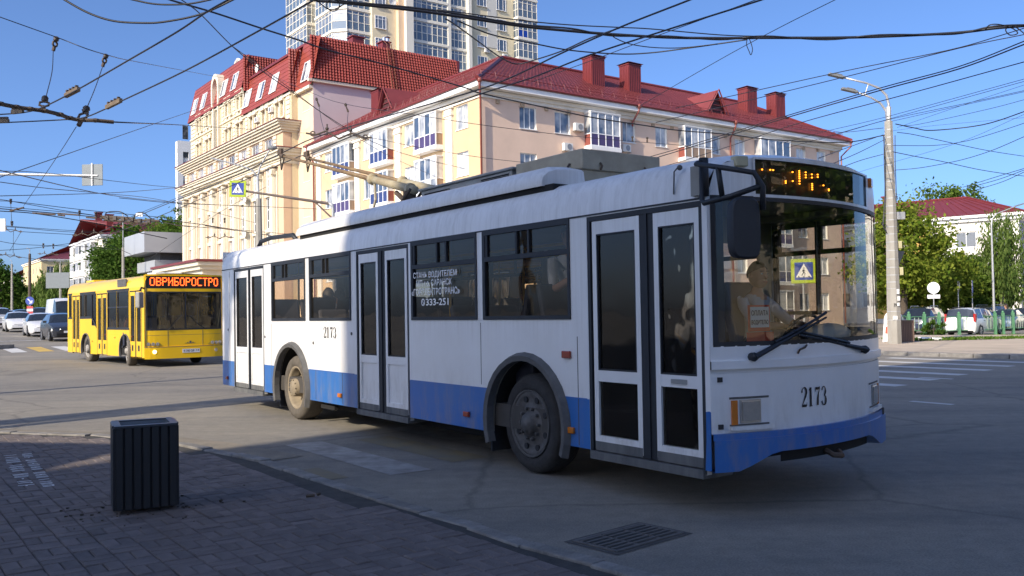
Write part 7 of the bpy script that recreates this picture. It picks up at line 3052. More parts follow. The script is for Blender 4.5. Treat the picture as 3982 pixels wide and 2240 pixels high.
# local x along DD, facade towards the street is -y (= NN side)
b = MB()
H_ = 22.1
zs = [1.3 + 3.3 * k for k in range(6)]
us = [-2.4 - 3.4 * k for k in range(5)]
ops = [(u - .8, u + .8, z, z + 1.8) for z in zs for u in us]
wall(b, -18, 0, -1, H_, ops, .2)
b.box(-18, 0, .21, 13, -1, H_)
b.build('wall', M_brown, sb)
for z in zs:
    for u in us:
        add_window(sb, Matrix.Identity(4), u, z, 1.6, 1.8, (.5,), (.7,), .12, mg=M_dglass)
b = MB()
b.box(-18.1, .0, -.12, 13, H_, H_ + .25)
b.build('parapet', M_trimw, sb)
# unseen block shaped to cast a kiosk roof's shade edge on the paving
e0_ = Vector((-5.6, 10.95, 0)) - SL * (6.0 / math.tan(SUN_EL))
wd = Vector((-1.45, .30, 0)).normalized()
wg = thing('kiosk_shade_block', 'unseen block added to shade the paving left of the camera', 'building', (e0_.x, e0_.y, 0), math.atan2(wd.y, wd.x))
b = MB()
ops = [(2 + 3.2 * k, 4.4 + 3.2 * k, .6, 3.2) for k in range(7)]
b.M = Matrix.Identity(4)
b.box(-1.4, 26, 0.0, 2.0, -1, 5.75)
b.box(-1.4, 26, 0, 2.0, 5.75, 6.0, 1)
b.build('wall', [M_brown, M_trimw], wg)
# tall yellow block to the right whose facade the windscreen mirrors
house('street_block', 'long yellow block across the road to the right of the camera', (50, 34, 0), -PI / 2 - .12, 60, 12, 15.5, 4, 16, M_yel, M_redroof, 3.5, (1.5, 1.8), 1.4, 3, dark=True)
# ================================================================== street furniture
M_conc = mat('pole_concrete', (0.36, 0.345, 0.31), 0.9, 0.0, 2.2, col2=(0.25, 0.235, 0.205), bump=.4, bscale=25, stretch=(1, 1, .35))
M_galvs = mat('galvanised_steel', (0.42, 0.43, 0.44), 0.45, 0.1, 3, metal=.4)
M_darkwood = mat('black_stained_slat', (0.011, 0.0115, 0.0145), 0.45, 0.25, 6, stretch=(3, 3, .3))
M_binrim = mat('bin_rim', (0.035, 0.038, 0.046), 0.35, 0.15, 5)
M_liner = mat('zinc_liner', (0.20, 0.22, 0.24), 0.5, 0.1, 4, metal=.5)
M_brwood = mat('brown_slat', (0.13, 0.085, 0.065), 0.7, 0.2, 6, stretch=(3, 3, .3))
M_green = mat('green_railing', (0.10, 0.25, 0.13), 0.5, 0.15, 3)
M_sgry = mat('sign_back', (0.15, 0.17, 0.18), 0.5, 0.08, 3, metal=.2)
M_syel = mat('sign_yellow_green', (0.36, 0.46, 0.01), 0.45, 0.03, 3)
M_sblu = mat('sign_blue', (0.018, 0.05, 0.30), 0.45, 0.03, 3)
M_swht = mat('sign_white', (0.80, 0.80, 0.80), 0.45, 0.03, 3)


def litter_bin(label, M, w, d, h, nf, ns, mslat, mrim, liner=True):
    t = bpy.data.objects.new('litter_bin', None)
    COL.objects.link(t)
    t.matrix_world = M
    tag(t, label, 'litter bin')
    sm_ = {}
    for (n, L, M2) in ((nf, w, T(0, -d / 2, 0)), (nf, w, T(0, d / 2, 0) @ RZ(PI)), (ns, d, T(-w / 2, 0, 0) @ RZ(-PI / 2)), (ns, d, T(w / 2, 0, 0) @ RZ(PI / 2))):
        pw = L / n
        if (n, L) not in sm_:
            s = MB()
            s.box(-pw / 2 + .006, pw / 2 - .006, -.012, .010, .03, h - .02)
            sm_[(n, L)] = s.mesh('slat', mslat)
        for k in range(n):
            link('slat', sm_[(n, L)], t, M2 @ T(-L / 2 + pw * (k + .5), rnd.uniform(-.001, .001), 0), .004)
    b = MB()
    b.box(-w / 2 + .014, w / 2 - .014, -d / 2 + .014, d / 2 - .014, .03, h * .45)
    for x0, x1, y0, y1 in ((-w / 2 + .012, w / 2 - .012, -d / 2 + .012, -d / 2 + .02), (-w / 2 + .012, w / 2 - .012, d / 2 - .02, d / 2 - .012), (-w / 2 + .012, -w / 2 + .02, -d / 2 + .012, d / 2 - .012), (w / 2 - .02, w / 2 - .012, -d / 2 + .012, d / 2 - .012)):
        b.box(x0, x1, y0, y1, h * .45, h - .025)
    b.build('inner_frame', M_dark, t)
    b = MB()
    q = .048
    b.box(-w / 2 - .004, w / 2 + .004, -d / 2 - .014, -d / 2 + q, h - .02, h)
    b.box(-w / 2 - .004, w / 2 + .004, d / 2 - q, d / 2 + .014, h - .02, h)
    b.box(-w / 2 - .014, -w / 2 + q, -d / 2 + q, d / 2 - q, h - .02, h)
    b.box(w / 2 - q, w / 2 + .014, -d / 2 + q, d / 2 - q, h - .02, h)
    b.build('rim', mrim, t, bev=.004)
    if liner:
        b = MB()
        a, c = w / 2 - q, d / 2 - q
        for p in (((-a, -c), (a, -c)), ((a, -c), (a, c)), ((a, c), (-a, c)), ((-a, c), (-a, -c))):
            (x0, y0), (x1, y1) = p
            b.quad((x0, y0, h - .01), (x1, y1, h - .01), (x1 * .9, y1 * .9, h * .4), (x0 * .9, y0 * .9, h * .4))
        b.poly([(-a * .9, -c * .9, h * .4), (a * .9, -c * .9, h * .4), (a * .9, c * .9, h * .4), (-a * .9, c * .9, h * .4)])
        b.build('liner', M_liner, t)
    return t


litter_bin('black slatted litter bin standing alone on the paving in the foreground', T(-2.905, 7.09, PZ) @ RZ(.46), .445, .44, .665, 7, 6, M_darkwood, M_binrim)
pb = at(2280, 866, 35.2)
litter_bin('small brown slatted litter bin beside the white A-board across the road', T(pb.x, pb.y, .10) @ RZ(-.25), .50, .50, .86, 8, 7, M_brwood, M_brwood, False)

# drain grate
gt_ = thing('drain_grate', 'rectangular iron drain grate set in the road by the kerb', 'drain grate', (.755, 6.06, 0), math.atan2(.46, .51))
b = MB()
b.box(-.345, .345, -.195, .195, .0042, .0052)  # thin black sheet on the road, painted shade of the hollow under the bars
b.build('pit', M_dark, gt_)
b = MB()
GL, GW = .345, .195
for x0, x1, y0, y1 in ((-GL, GL, -GW, -GW + .028), (-GL, GL, GW - .028, GW), (-GL, -GL + .028, -GW + .028, GW - .028), (GL - .028, GL, -GW + .028, GW - .028)):
    b.box(x0, x1, y0, y1, -.09, .012)
for x in (-.115, .115):
    b.box(x - .014, x + .014, -GW + .028, GW - .028, -.09, .010)
b.build('frame', mat('cast_iron', (.12, .115, .11), .7, .25, 9), gt_)
bar = MB()
bar.box(-.100, .100, -.0115, .0115, -.02, .016)
bm2 = bar.mesh('bar', MATS['cast_iron'])
for x in (-.216, 0, .216):
    for k in range(6):
        link('bar', bm2, gt_, T(x, -GW + .062 + k * .0545, 0))
sd = MB()
sd.box(-.385, .385, -.235, .235, .0035, .0038)
o = sd.build('grate_surround', mat('dark_patch', (.085, .08, .075), .95, .3, 6))
o.matrix_world = T(.755, 6.06, 0) @ RZ(math.atan2(.46, .51))
tag(o, kind='structure')

# stencilled lettering on the paving, worn to bars
st_ = MB()
g = random.Random(5)
A_, B__ = Vector((-5.43, 9.93, 0)), Vector((-4.17, 7.96, 0))
ax_ = (B__ - A_).normalized()
pe_ = Vector((-ax_.y, ax_.x, 0))
Lt = (B__ - A_).length
for row, (o0, hgt, word) in enumerate(((-.10, .13, ((0, .26), (.33, .55), (.62, .95))), (.06, .10, ((0, .14), (.22, .55), (.62, 1.0))))):
    for w0, w1 in word:
        x = w0
        while x < w1 - .02:
            wl_ = .05
            for k in range(2):
                if g.random() < .88:
                    c = A_ + ax_ * (Lt * x + k * .05) + pe_ * o0
                    a = pe_ * hgt * g.uniform(.38, .52)
                    sk = ax_ * g.uniform(-.012, .012)
                    w_ = ax_ * .014
                    z = Vector((0, 0, PZ + .005))
                    st_.quad(c - a - w_ + z, c - a + w_ + z, c + a + w_ + sk + z, c + a - w_ + sk + z)
            if g.random() < .6:
                c = A_ + ax_ * (Lt * x + .025) + pe_ * (o0 + g.choice((-1, 0, 1)) * hgt * .4)
                st_.quad(c - ax_ * .025 - pe_ * .009 + z, c + ax_ * .025 - pe_ * .009 + z, c + ax_ * .025 + pe_ * .009 + z, c - ax_ * .025 + pe_ * .009 + z)
            x += .058
tag(st_.build('stencil_lettering', mat('stencil_white', (.80, .80, .80), .8, 0, 14, col2=(.45, .45, .45))), 'worn white stencilled lettering in two lines on the paving left of the black bin', 'stencil lettering')
# litter
tw_ = MB()
for x, y, a, L in ((-1.70, 7.35, .2, .07), (-1.62, 7.40, .9, .03), (-2.35, 7.2, 1.2, .02)):
    tw_.tube([(x, y, PZ + .012), (x + L * math.cos(a), y + L * math.sin(a), PZ + .016)], .012, 5)
tag(tw_.build('bark_scraps', M_bark), 'dark scrap of bark lying on the paving right of the black bin', 'scrap')
gr = MB()
g = random.Random(9)
for k in range(60):
    a, r_ = g.uniform(0, 6.28), abs(g.gauss(0, .34))
    x, y = -2.9 + (r_ + .2) * math.cos(a), 7.0 + (r_ + .2) * math.sin(a) * .9
    s = g.uniform(.003, .010)
    gr.obox((x, y, PZ + s * .5), (s, 0, 0), (0, s * .8, 0), (0, 0, s * .6))
tag(gr.build('crumbs_of_dirt', mat('dirt_crumb', (.06, .05, .04), .95, .3, 20)), kind='stuff')


# ------------------------------------------------------------------ poles, lamps, signs
def band(b, z, r, mi=0):
    b.lathe([(r, z), (r, z + .05)], 8, mi)


PL = at(2250, 845, 34.0)
lamp = thing('lamp_post', 'tall concrete lamp post with two curved lamp arms and many wires right of the trolleybus', 'lamp post', (PL.x, PL.y, .08))
b = MB()
b.lathe([(.27, -.2), (.255, 1.5), (.20, 5.0), (.155, 8.45)], 8, 0)
b.build('post', M_conc, lamp)
b = MB()
for k in range(26):
    z = .9 + k * .29 + .05 * math.sin(k * 7)
    r0 = .275 - (.12) * z / 8.5
    b.lathe([(r0, z), (r0, z + .03)], 8, 0)
b.build('tape_bands', M_galvs, lamp)
b = MB()
b.tube([(0, 0, 8.2), (.02, 0, 9.0)], .10, 8)
b.build('arm_sleeve', M_galvs, lamp)
for dx, pts, hl_ in ((0, [(.02, 0, 8.6), (.03, 0, 9.1), (-.05, 0, 9.45), (-.3, 0, 9.72), (-.8, 0, 9.93), (-1.65, 0, 10.15)], (-1.65, 0, 10.15)),
                     (0, [(-.03, .05, 8.5), (-.05, .05, 8.85), (-.25, .05, 9.15), (-.6, .05, 9.38), (-1.15, .05, 9.60)], (-1.15, .05, 9.60))):
    b = MB()
    b.tube(pts, [.06, .055, .05, .045, .04, .035], 8) if len(pts) == 6 else b.tube(pts, [.05, .05, .045, .04, .035], 8)
    am_ = b.build('lamp_arm', M_galvs, lamp, True)
    b = MB()
    x, y, z = hl_
    b.obox((x - .28, y, z + .07), (.30, 0, -.075), (0, .11, 0), (.01, 0, .045))
    b.obox((x - .22, y, z + .13), (.16, 0, -.04), (0, .07, 0), (0, 0, .02))
    b.build('lamp_head', mat('lamp_head_grey', (.16, .17, .18), .5, .1, 5), am_, bev=.02)
b = MB()
b.tube([(-.72, 0, 9.9), (-.85, .05, 9.48)], .02, 6)
b.build('arm_brace', M_galvs, lamp)
for x, z, w, h, m in ((.34, 4.85, .16, .14, M_galvs), (.28, 3.75, .07, .14, mat('yellowed_box', (.50, .46, .27), .6)), (.30, 2.75, .07, .15, MATS['yellowed_box'])):
    b = MB()
    b.box(x - w, x + w, -.10, .10, z - h, z + h)
    b.build('junction_box', m, lamp, bev=.015)
b = MB()
for k, (xx, s) in enumerate(((-.22, 1), (-.24, -1), (.20, 1))):
    b.tube([(xx, -.08, 7.9), (xx - .03 * s, -.1, 6.9), (xx - .02, -.1, 5.6), (xx - .08, -.1, 4.9), (xx - .14 * (k < 2), -.12, 4.5), (xx, -.1, 4.2)], .016, 5)
for k in range(5):
    a0 = k * .7
    b.tube([(-.28, -.1, 4.9 - .1 * k), (-.36 - .02 * k, -.12, 4.6), (-.28, -.1, 4.3), (-.22, -.12, 4.5)], .012, 5)
b.build('hanging_cables', M_rubber, lamp)
b = MB()
for x, z, w, h in ((.07, 1.98, .05, .09), (.09, 1.72, .05, .08), (.07, 1.5, .045, .06), (-.06, 1.0, .09, .07)):
    b.box(x - w, x + w, -.262, -.256, z - h, z + h)
b.build('pasted_notes', M_paper, lamp)
fit_text('pole_number', '39', (-.10, .01, 1.42, 1.54), lambda u, v: (u, -.262, v), M_ink, lamp, .02)
tri = MB()
tri.prism([(-.42, .36), (.42, .36), (0, -.38)], -.015, .015, 0, 'y')
yb_s = tri.build('give_way_sign', M_sgry)
pp_ = at(2266, 655, 34.3)
yb_s.matrix_world = T(PL.x + .28, PL.y + .32, at(2266, 655, 34.3).z) @ RZ(.35)
tag(yb_s, 'grey back of a triangular sign fixed to the concrete lamp post', 'road sign')


def zebra_sign(name, label, M, s, post=None, back=False):
    t = bpy.data.objects.new(name, None)
    COL.objects.link(t)
    t.matrix_world = M
    tag(t, label, 'road sign')
    b = MB()
    b.box(-s / 2, s / 2, 0, .03, -s / 2, s / 2)
    b.build('plate', M_sgry if back else M_syel, t, bev=.02)
    b = MB()
    b.box(-s / 2 + .02, s / 2 - .02, .031, .036, -s / 2 + .02, s / 2 - .02)
    b.build('plate_back', M_sgry, t)
    if not back:
        q = s * .36
        b = MB()
        b.box(-q, q, -.006, 0, -q, q)
        b.build('blue_field', M_sblu, t)
        b = MB()
        b.poly([(-q * .86, -.010, -q * .70), (q * .86, -.010, -q * .70), (0, -.010, q * .85)])
        b.build('white_triangle', M_swht, t)
        b = MB()
        y = -.013
        rib = []
        rib += ribbon([(-.02, .18), (.02, -.12)], [.16, .15])
        rib += ribbon([(.0, -.10), (.13, -.28), (.10, -.48), (.16, -.50)], [.11, .09, .08, .06])
        rib += ribbon([(.0, -.10), (-.08, -.28), (-.24, -.50), (-.18, -.53)], [.11, .09, .08, .06])
        rib += ribbon([(-.03, .18), (.14, .04), (.22, -.02)], [.08, .06, .05])
        rib += ribbon([(-.03, .18), (-.14, .02), (-.12, -.10)], [.08, .06, .05])
        rib += ribbon([(-.62, -.62), (-.48, -.62)], [.13, .13]) + ribbon([(-.07, -.62), (.07, -.62)], [.13, .13]) + ribbon([(.48, -.62), (.62, -.62)], [.13, .13])
        for r_ in rib:
            b.poly([(x * q, y, z * q) for x, z in r_])
        b.poly([(.02 * q + .075 * q * math.cos(k * PI / 6), y, .33 * q + .085 * q * math.sin(k * PI / 6)) for k in range(12)])
        b.build('walking_figure', M_ink, t)
    return t


# zebra sign on a gantry arm behind the trolleybus roof
Yg = 48.0
pz_ = at(838, 512, Yg)
gan = thing('sign_gantry', 'dark steel post with long arm carrying the zebra sign over the street', 'sign post', (pz_.x, pz_.y, 0))
b = MB()
ps_ = at(598, 478, Yg) - Vector((pz_.x, pz_.y, 0))
zt = pz_.z
b.tube([(0, 0, -.2), (0, 0, zt - .3), (-.05, 0, zt - .06), (-.25, 0, zt + .02)], .085, 8)
b.build('post', M_galvs, gan, True)
b = MB()
b.tube([(-.2, 0, zt), (ps_.x, 0, ps_.z)], [.085, .055], 8)
b.tube([(0, 0, zt - .85), (-1.0, 0, zt + .13)], .05, 6)
b.build('arm', mat('brown_steel', (.13, .10, .085), .6, .15, 3), gan)
zp = at(598, 475, Yg - .15)
zebra_sign('zebra_crossing_sign', 'yellow bordered zebra crossing sign hanging on the gantry arm before the columns', T(*zp) @ RZ(.05) @ RY(.03), .88)
# sign seen from behind on an arm from the left
p0 = at(232, 440, 46.0)
ga = thing('sign_gantry', 'steel arm reaching in from the left edge with the back of a square sign', 'sign post', (p0.x - 9, p0.y, 0))
b = MB()
b.tube([(0, 0, -.2), (0, 0, p0.z + .2)], .10, 8)
b.build('post', M_galvs, ga)
b = MB()
b.tube([(0, 0, p0.z + .25), (9.3, 0, p0.z - .05)], [.085, .06], 8)
b.build('arm', M_galvs, ga)
sq = zebra_sign('square_sign_back', 'grey back of a square road sign on the arm at the left', T(*p0) @ RZ(-.06), 1.1, back=True)
b = MB()
b.box(-.035, .035, -.05, -.002, -.56, .60)
b.build('mounting_strip', M_galvs, sq)
# zebra sign beyond the trolleybus, on the far pavement
p0 = at(2022, 682, 31.5)
sp_ = thing('sign_post', 'grey post with zebra sign on the far pavement, seen through the windscreen', 'sign post', (p0.x, p0.y + .08, .08))
b = MB()
b.tube([(0, 0, -.1), (0, 0, p0.z + .45)], .04, 8)
b.build('post', M_galvs, sp_)
zebra_sign('zebra_crossing_sign', 'yellow bordered zebra crossing sign seen through the trolleybus windscreen', T(p0.x, p0.y, p0.z) @ RZ(-.35), .86)
# signs behind the railing, seen from the back
for u, v, Y, kind, lab in ((2348, 728, 61, 'round', 'round sign back with small plate under it above the railing'), (2410, 725, 66, 'narrow', 'narrow edge-on sign on a pale post behind the railing'), (2445, 722, 68, 'blue', 'blue sign seen edge-on behind the railing')):
    p0 = at(u, v, Y)
    zb = rise(p0.x, p0.y)
    s = thing('road_sign', lab, 'road sign', (p0.x, p0.y, zb), 0)
    b = MB()
    b.tube([(0, 0, 0), (0, 0, p0.z - zb + .5)], .035, 8)
    b.build('post', M_galvs, s)
    b = MB()
    z = p0.z - zb
    if kind == 'round':
        b.lathe([(0, -.05), (.40, -.05), (.40, -.03), (0, -.03)], 20, 0, (0, 0, z + .1), 'y')
        b.box(-.40, .40, -.05, -.03, z - .62, z - .36)
        b.box(-.03, .03, -.07, -.05, z - .6, z + .45)
    elif kind == 'narrow':
        b.lathe([(0, -.07), (.40, -.07), (.40, -.04), (0, -.04)], 20, 0, (0, 0, z + .1), 'y')
    else:
        b.box(-.35, .35, -.06, -.03, z - .45, z + .5)
    o = b.build('plate', {'round': M_swht, 'narrow': M_sgry, 'blue': M_sblu}[kind], s, M=RZ({'round': -.2, 'narrow': 1.25, 'blue': 1.1}[kind]))
p0 = at(2502, 830, 69)
s = thing('lamp_post', 'thin grey lamp post standing in front of the weeping birch', 'lamp post', (p0.x, p0.y, rise(p0.x, p0.y)))
b = MB()
b.tube([(0, 0, 0), (0, 0, 4), (0, 0, 7.9)], [.10, .085, .06], 8)
b.tube([(0, 0, 7.8), (.06, 0, 8.35), (.4, 0, 8.75), (1.9, 0, 9.3)], [.06, .055, .045, .04], 6)
b.build('post', M_galvs, s)
b = MB()
b.obox((2.2, 0, 9.4), (.35, 0, .1), (0, .12, 0), (-.01, 0, .05))
b.build('lamp_head', MATS['lamp_head_grey'], s)
# concrete lamp pole before the columns
p0 = at(652, 640, 55)
s = thing('lamp_post', 'old concrete lamp post with two long arms in front of the columned facade', 'lamp post', (p0.x, p0.y, rise(p0.x, p0.y)))
z1 = at(648, 500, 55).z - s.location.z
b = MB()
b.lathe([(.30, -.3), (.23, 4), (.17, z1)], 8, 0)
b.build('post', M_conc, s)
b = MB()
b.tube([(0, 0, z1 - .5), (-.05, 0, z1 + 1.4)], .07, 8)
zz = z1 + 1.3
b.tube([(-.05, 0, zz), (-.35, 0, zz + .45), (-1.1, 0, zz + .75), (-2.9, 0, zz + 1.25)], [.06, .05, .045, .06], 6)
b.tube([(-.05, 0, zz), (.08, 0, zz + .6), (.45, -.1, zz + 1.2), (.75, -.2, zz + 1.65)], [.06, .05, .045, .04], 6)
b.build('arm', M_galvs, s)
b = MB()
b.sphere((.93, -.24, zz + 1.78), (.30, .16, .14), 10)
b.build('lamp_head', MATS['lamp_head_grey'], s)
# poles up the street on the left
for u, v, Y, h, lab in ((310, 720, 112, 9.2, 'concrete pole with a thin mast in front of the dark green trees'), (152, 770, 150, 9.5, 'concrete pole with a grey board up the street'), (75, 770, 120, 9.2, 'thin brown pole beside the blue direction sign'), (30, 775, 170, 11, 'grey lamp post far up the street among the trees')):
    p0 = at(u, v, Y)
    s = thing('street_pole', lab, 'pole', (p0.x, p0.y, rise(p0.x, p0.y)))
    b = MB()
    b.lathe([(.24, -.3), (.16, h)], 8, 0)
    b.build('post', M_conc if Y != 120 else M_rust, s)
    b = MB()
    b.tube([(0, 0, h - .3), (0, 0, h + 4.2 if Y == 112 else h + .6), (-.4, 0, h + 4.6 if Y == 112 else h + .8)], .05, 6)
    b.build('mast', M_galvs, s)
    if Y == 150:
        b = MB()
        b.box(-2.3, 1.6, -.25, -.15, h - 3.9, h - 1.3)
        b.build('board', M_sgry, s)
p0 = at(76, 757, 88)
s = thing('road_sign', 'round blue direction sign over a striped marker post at the left', 'road sign', (p0.x, p0.y, rise(p0.x, p0.y)))
z = p0.z - s.location.z
b = MB()
b.tube([(0, 0, 0), (0, 0, z + .4)], .04, 6)
b.build('post', M_galvs, s)
b = MB()
b.lathe([(0, -.08), (.42, -.08), (.42, -.05), (0, -.05)], 20, 0, (0, 0, z), 'y')
b.build('plate', M_sblu, s)
b = MB()
for q in ribbon([(-.2, .2), (.18, -.18)], [.09, .09]) + ribbon([(.22, .05), (.2, -.2), (-.05, -.22)], [.08, .08, .08]):
    b.poly([(x, -.086, z + y) for x, y in q])
b.build('arrow', M_swht, s)
for k in range(5):
    b = MB()
    b.box(-.3, .3, -.07, -.04, z - .75 - k * .26, z - .52 - k * .26)
    b.build('stripe', M_swht if k % 2 else M_tail, s)

# ------------------------------------------------------------------ green railing
rl = thing('railing', 'green steel railing with rounded panels along the grass verge', 'railing', (0, 0, 0))
posts = []
for u, Y in ((2236, 49.6), (2287, 50.0), (2326, 50.4), (2363, 50.8), (2413, 51.4), (2459, 52.0), (2504, 52.8), (2524, 53.4), (2549, 54.4), (2600, 55.8), (2660, 57.2)):
    p = at(u, 830, Y)
    posts.append(Vector((p.x, p.y, rise(p.x, p.y) + .08)))
pm3 = MB()
pm3.box(-.07, .07, -.07, .07, -.6, 1.22)
pm3.sphere((0, 0, 1.27), .07, 8)
pme = pm3.mesh('post', M_green)
bar3 = MB()
bar3.tube([(0, 0, .28), (0, 0, 1.0)], .016, 5)
bme = bar3.mesh('bar', mat('pale_green_bar', (.34, .42, .32), .5, .1, 3))
for a, b2_ in zip(posts, posts[1:]):
    d = b2_ - a
    L = d.length
    ang = math.atan2(d.y, d.x)
    M = T(*a) @ RZ(ang)
    f = MB()
    x0, x1, r_ = .12, L - .12, .16
    pts = []
    for cx_, cz_, a0 in ((x1 - r_, 1.04 - r_, 90), (x1 - r_, .26 + r_, 0), (x0 + r_, .26 + r_, -90), (x0 + r_, 1.04 - r_, -180)):
        pts += [(cx_ + r_ * math.cos(R(a0 - 90 * k / 4)), 0, cz_ + r_ * math.sin(R(a0 - 90 * k / 4))) for k in range(5)]
    f.tube(pts + [pts[0]], .026, 6)
    f.tube([(0, 0, .9), (x0, 0, .9)], .02, 5)
    f.tube([(x1, 0, .9), (L, 0, .9)], .02, 5)
    f.tube([(0, 0, .4), (x0, 0, .4)], .02, 5)
    f.tube([(x1, 0, .4), (L, 0, .4)], .02, 5)
    po = f.build('panel', M_green, rl, M=M)
    n_ = max(2, int((x1 - x0) / .24))
    for k in range(1, n_):
        link('bar', bme, po, T(x0 + (x1 - x0) * k / n_, 0, 0))
for p in posts:
    link('post', pme, rl, T(*p))

# A-board
pa = at(2249, 866, 35.6)
ab = thing('a_board', 'white rounded A-board with red lettering leaning beside the lamp post', 'sign board', (pa.x, pa.y, .10), -.75)
for s, tl in ((-1, 1), (1, -1)):
    b = MB()
    o_ = [(-.30, 0), (-.30, .9)] + [(.30 * math.cos(R(180 - 180 * k / 10)), .95 + .30 * math.sin(R(180 - 180 * k / 10))) for k in range(11)] + [(.30, .9), (.30, 0)]
    b.tube([(x, 0, z) for x, z in o_], .03, 6)
    fo = b.build('frame', M_swht, ab, M=T(0, s * .30, 0) @ RX(R(s * 13)))
    b = MB()
    b.prism([(x * .95, z * .98 + .02) for x, z in o_], -.012, .012, 0, 'y')
    pnl = b.build('panel', M_sgry if s > 0 else M_paper, fo)
b = MB()
b.box(-.24, .24, -.022, -.016, .34, .62)
for k, w in enumerate((.2, .16, .22, .18)):
    b.box(-w, w, -.022, -.016, .72 + k * .09, .755 + k * .09)
b.build('red_print', M_redpaper, ab, M=T(0, -.30, 0) @ RX(R(-13)))
wp = MB()
pA, pB = at(2312, 856, 37.5), at(2362, 861, 36.2)
for k in range(3):
    wp.tube([(pA.x + .05 * k, pA.y + .12 * k, .16), (pB.x + .1 * k, pB.y + .1 * k, .16)], .05, 8)
tag(wp.build('white_pipes', M_pvc), 'white pipes lying on the pavement edge beside the brown litter bin', 'pipes')
# slanted utility poles that only throw their shadows into the picture
for (x, y, h, lab) in ((-11.85, 7.47, 11, 'concrete pole at the kerb left of the camera whose shadow crosses the road'), (-15.3, 13.6, 11, 'concrete pole farther left across the side street')):
    s = thing('street_pole', lab, 'pole', (x, y, 0))
    b = MB()
    b.lathe([(.17, -.3), (.11, h)], 8, 0)
    b.build('post', M_conc, s)
# ================================================================== overhead wires
M_wire = mat('wire_black', (0.016, 0.018, 0.026), 0.5, 0.0)
M_wirec = mat('contact_wire_dark', (0.03, 0.028, 0.03), 0.45, 0.0)
M_insul = mat('brown_insulator', (0.055, 0.04, 0.03), 0.5, 0.2, 8)
M_splint = mat('weathered_splint', (0.22, 0.16, 0.10), 0.7, 0.0, 6, col2=(.12, .09, .06))


def catmull(P, n=6):
    P = [Vector(p) for p in P]
    if len(P) < 3:
        return P
    Q = [P[0] * 2 - P[1]] + P + [P[-1] * 2 - P[-2]]
    out = []
    for i in range(1, len(Q) - 2):
        a, b, c, d = Q[i - 1:i + 3]
        for k in range(n):
            t = k / n
            out.append(.5 * ((2 * b) + (c - a) * t + (2 * a - 5 * b + 4 * c - d) * t * t + (3 * b - a - 3 * c + d) * t ** 3))
    out.append(P[-1])
    return out


def wire(label, pts, r=.012, z=None, Y=None, group='overhead wires', name='overhead_wire', m=None, cat='wire', n=5):
    """pts: (u, v) sight points; all at height z, or at distance(s) Y"""
    P = []
    for i, q in enumerate(pts):
        if len(q) == 3:
            P.append(at(*q))
        elif z is not None:
            P.append(at_z(q[0], q[1], z))
        else:
            yv = Y if not isinstance(Y, tuple) else Y[0] + (Y[1] - Y[0]) * i / (len(pts) - 1)
            P.append(at(q[0], q[1], yv))
    b = MB()
    b.tube(catmull(P), r, n)
    return tag(b.build(name, m or M_wire, None, True), label, cat, group)


CZ = 4.5
GC = 'trolley contact wires'
wire('contact wire running from the left wire crossing up to the top edge, upper of two', [(-60, 289), (0, 288), (67, 282), (112, 268), (196, 225), (326, 150), (446, 80), (522, 29), (600, -14)], .010, CZ, group=GC, m=M_wirec)
wire('contact wire running from the left wire crossing up to the top edge, lower of two', [(-60, 311), (0, 309), (165, 301), (214, 295), (259, 277), (304, 255), (464, 179), (647, 80), (790, 0), (860, -40)], .010, CZ, group=GC, m=M_wirec)
wire('contact wire touched by the left trolley pole head', [(250, 584), (388, 526), (580, 448), (709, 385), (804, 342), (1010, 282), (1236, 215), (1417, 132), (1569, 65), (1735, 0), (1830, -40)], .010, CZ, group=GC, m=M_wirec)
wire('contact wire touched by the right trolley pole head', [(250, 600), (388, 549), (581, 468), (740, 399), (777, 389), (889, 341), (1003, 303), (1131, 264), (1229, 230), (1340, 195), (1489, 137), (1710, 65), (1915, 0), (2000, -30)], .010, CZ, group=GC, m=M_wirec)
GS = 'span wires that carry the contact wires'
wire('span wire with two hanging insulators at the upper left', [(-40, 28, 15.0), (0, 43, 15.6), (143, 94, 17.0), (268, 138, 18.2), (400, 166, 30), (647, 212, 66), (790, 240, 84)], .009, group=GS)
wire('thin wire climbing from the left wire crossing to the mansard roof', [(285, 307, 13.8), (480, 316, 30), (660, 327, 60), (775, 335, 80)], .012, group=GS)
wire('thin stay wire dropping steeply below the left wire crossing', [(192, 319, 14), (140, 400, 17), (60, 517, 22)], .006, group=GS)
wire('thin stay wire rising from the left edge across the sky to the mansard building', [(-20, 452, 26), (0, 446, 27), (384, 313, 44), (560, 253, 70), (647, 223, 84)], .014, group=GS)
wire('long thin wire sloping down from the left edge across the columns', [(-20, 424, 24), (0, 429, 25), (277, 491, 40), (446, 509, 60), (647, 521, 80)], .016, group=GS)
wire('thin wire level with the back of the square sign at the left', [(0, 430, 30), (130, 437, 34), (420, 470, 46), (560, 474, 60)], .012, group=GS)
wire('thin wire sagging below the square sign at the left', [(-20, 456, 30), (0, 458, 30), (120, 474, 34), (250, 486, 40), (420, 506, 55), (640, 560, 70)], .014, group=GS)
wire('thin wire rising gently from the left edge under the square sign', [(-20, 494, 34), (0, 493, 34), (300, 484, 48), (470, 470, 70)], .016, group=GS)
wire('wire descending from the top edge behind the tangle to the corner roof', [(420, -24), (473, 11), (509, 40), (584, 116), (656, 176), (736, 232), (817, 288), (900, 338), (1010, 385), (1170, 425)], .010, 6.8, group=GS)
wire('second thin wire ending under the left balconies of the cream block', [(584, 116, 20), (700, 200, 26), (860, 320, 34), (985, 395, 44), (1120, 455, 55)], .010, group=GS)
wire('span wire in front of the cream block carrying two hangers', [(640, 170, 60), (780, 232, 40), (870, 262, 34), (1020, 285, 30), (1240, 318, 30), (1500, 348, 34), (1800, 372, 40)], .010, group=GS)
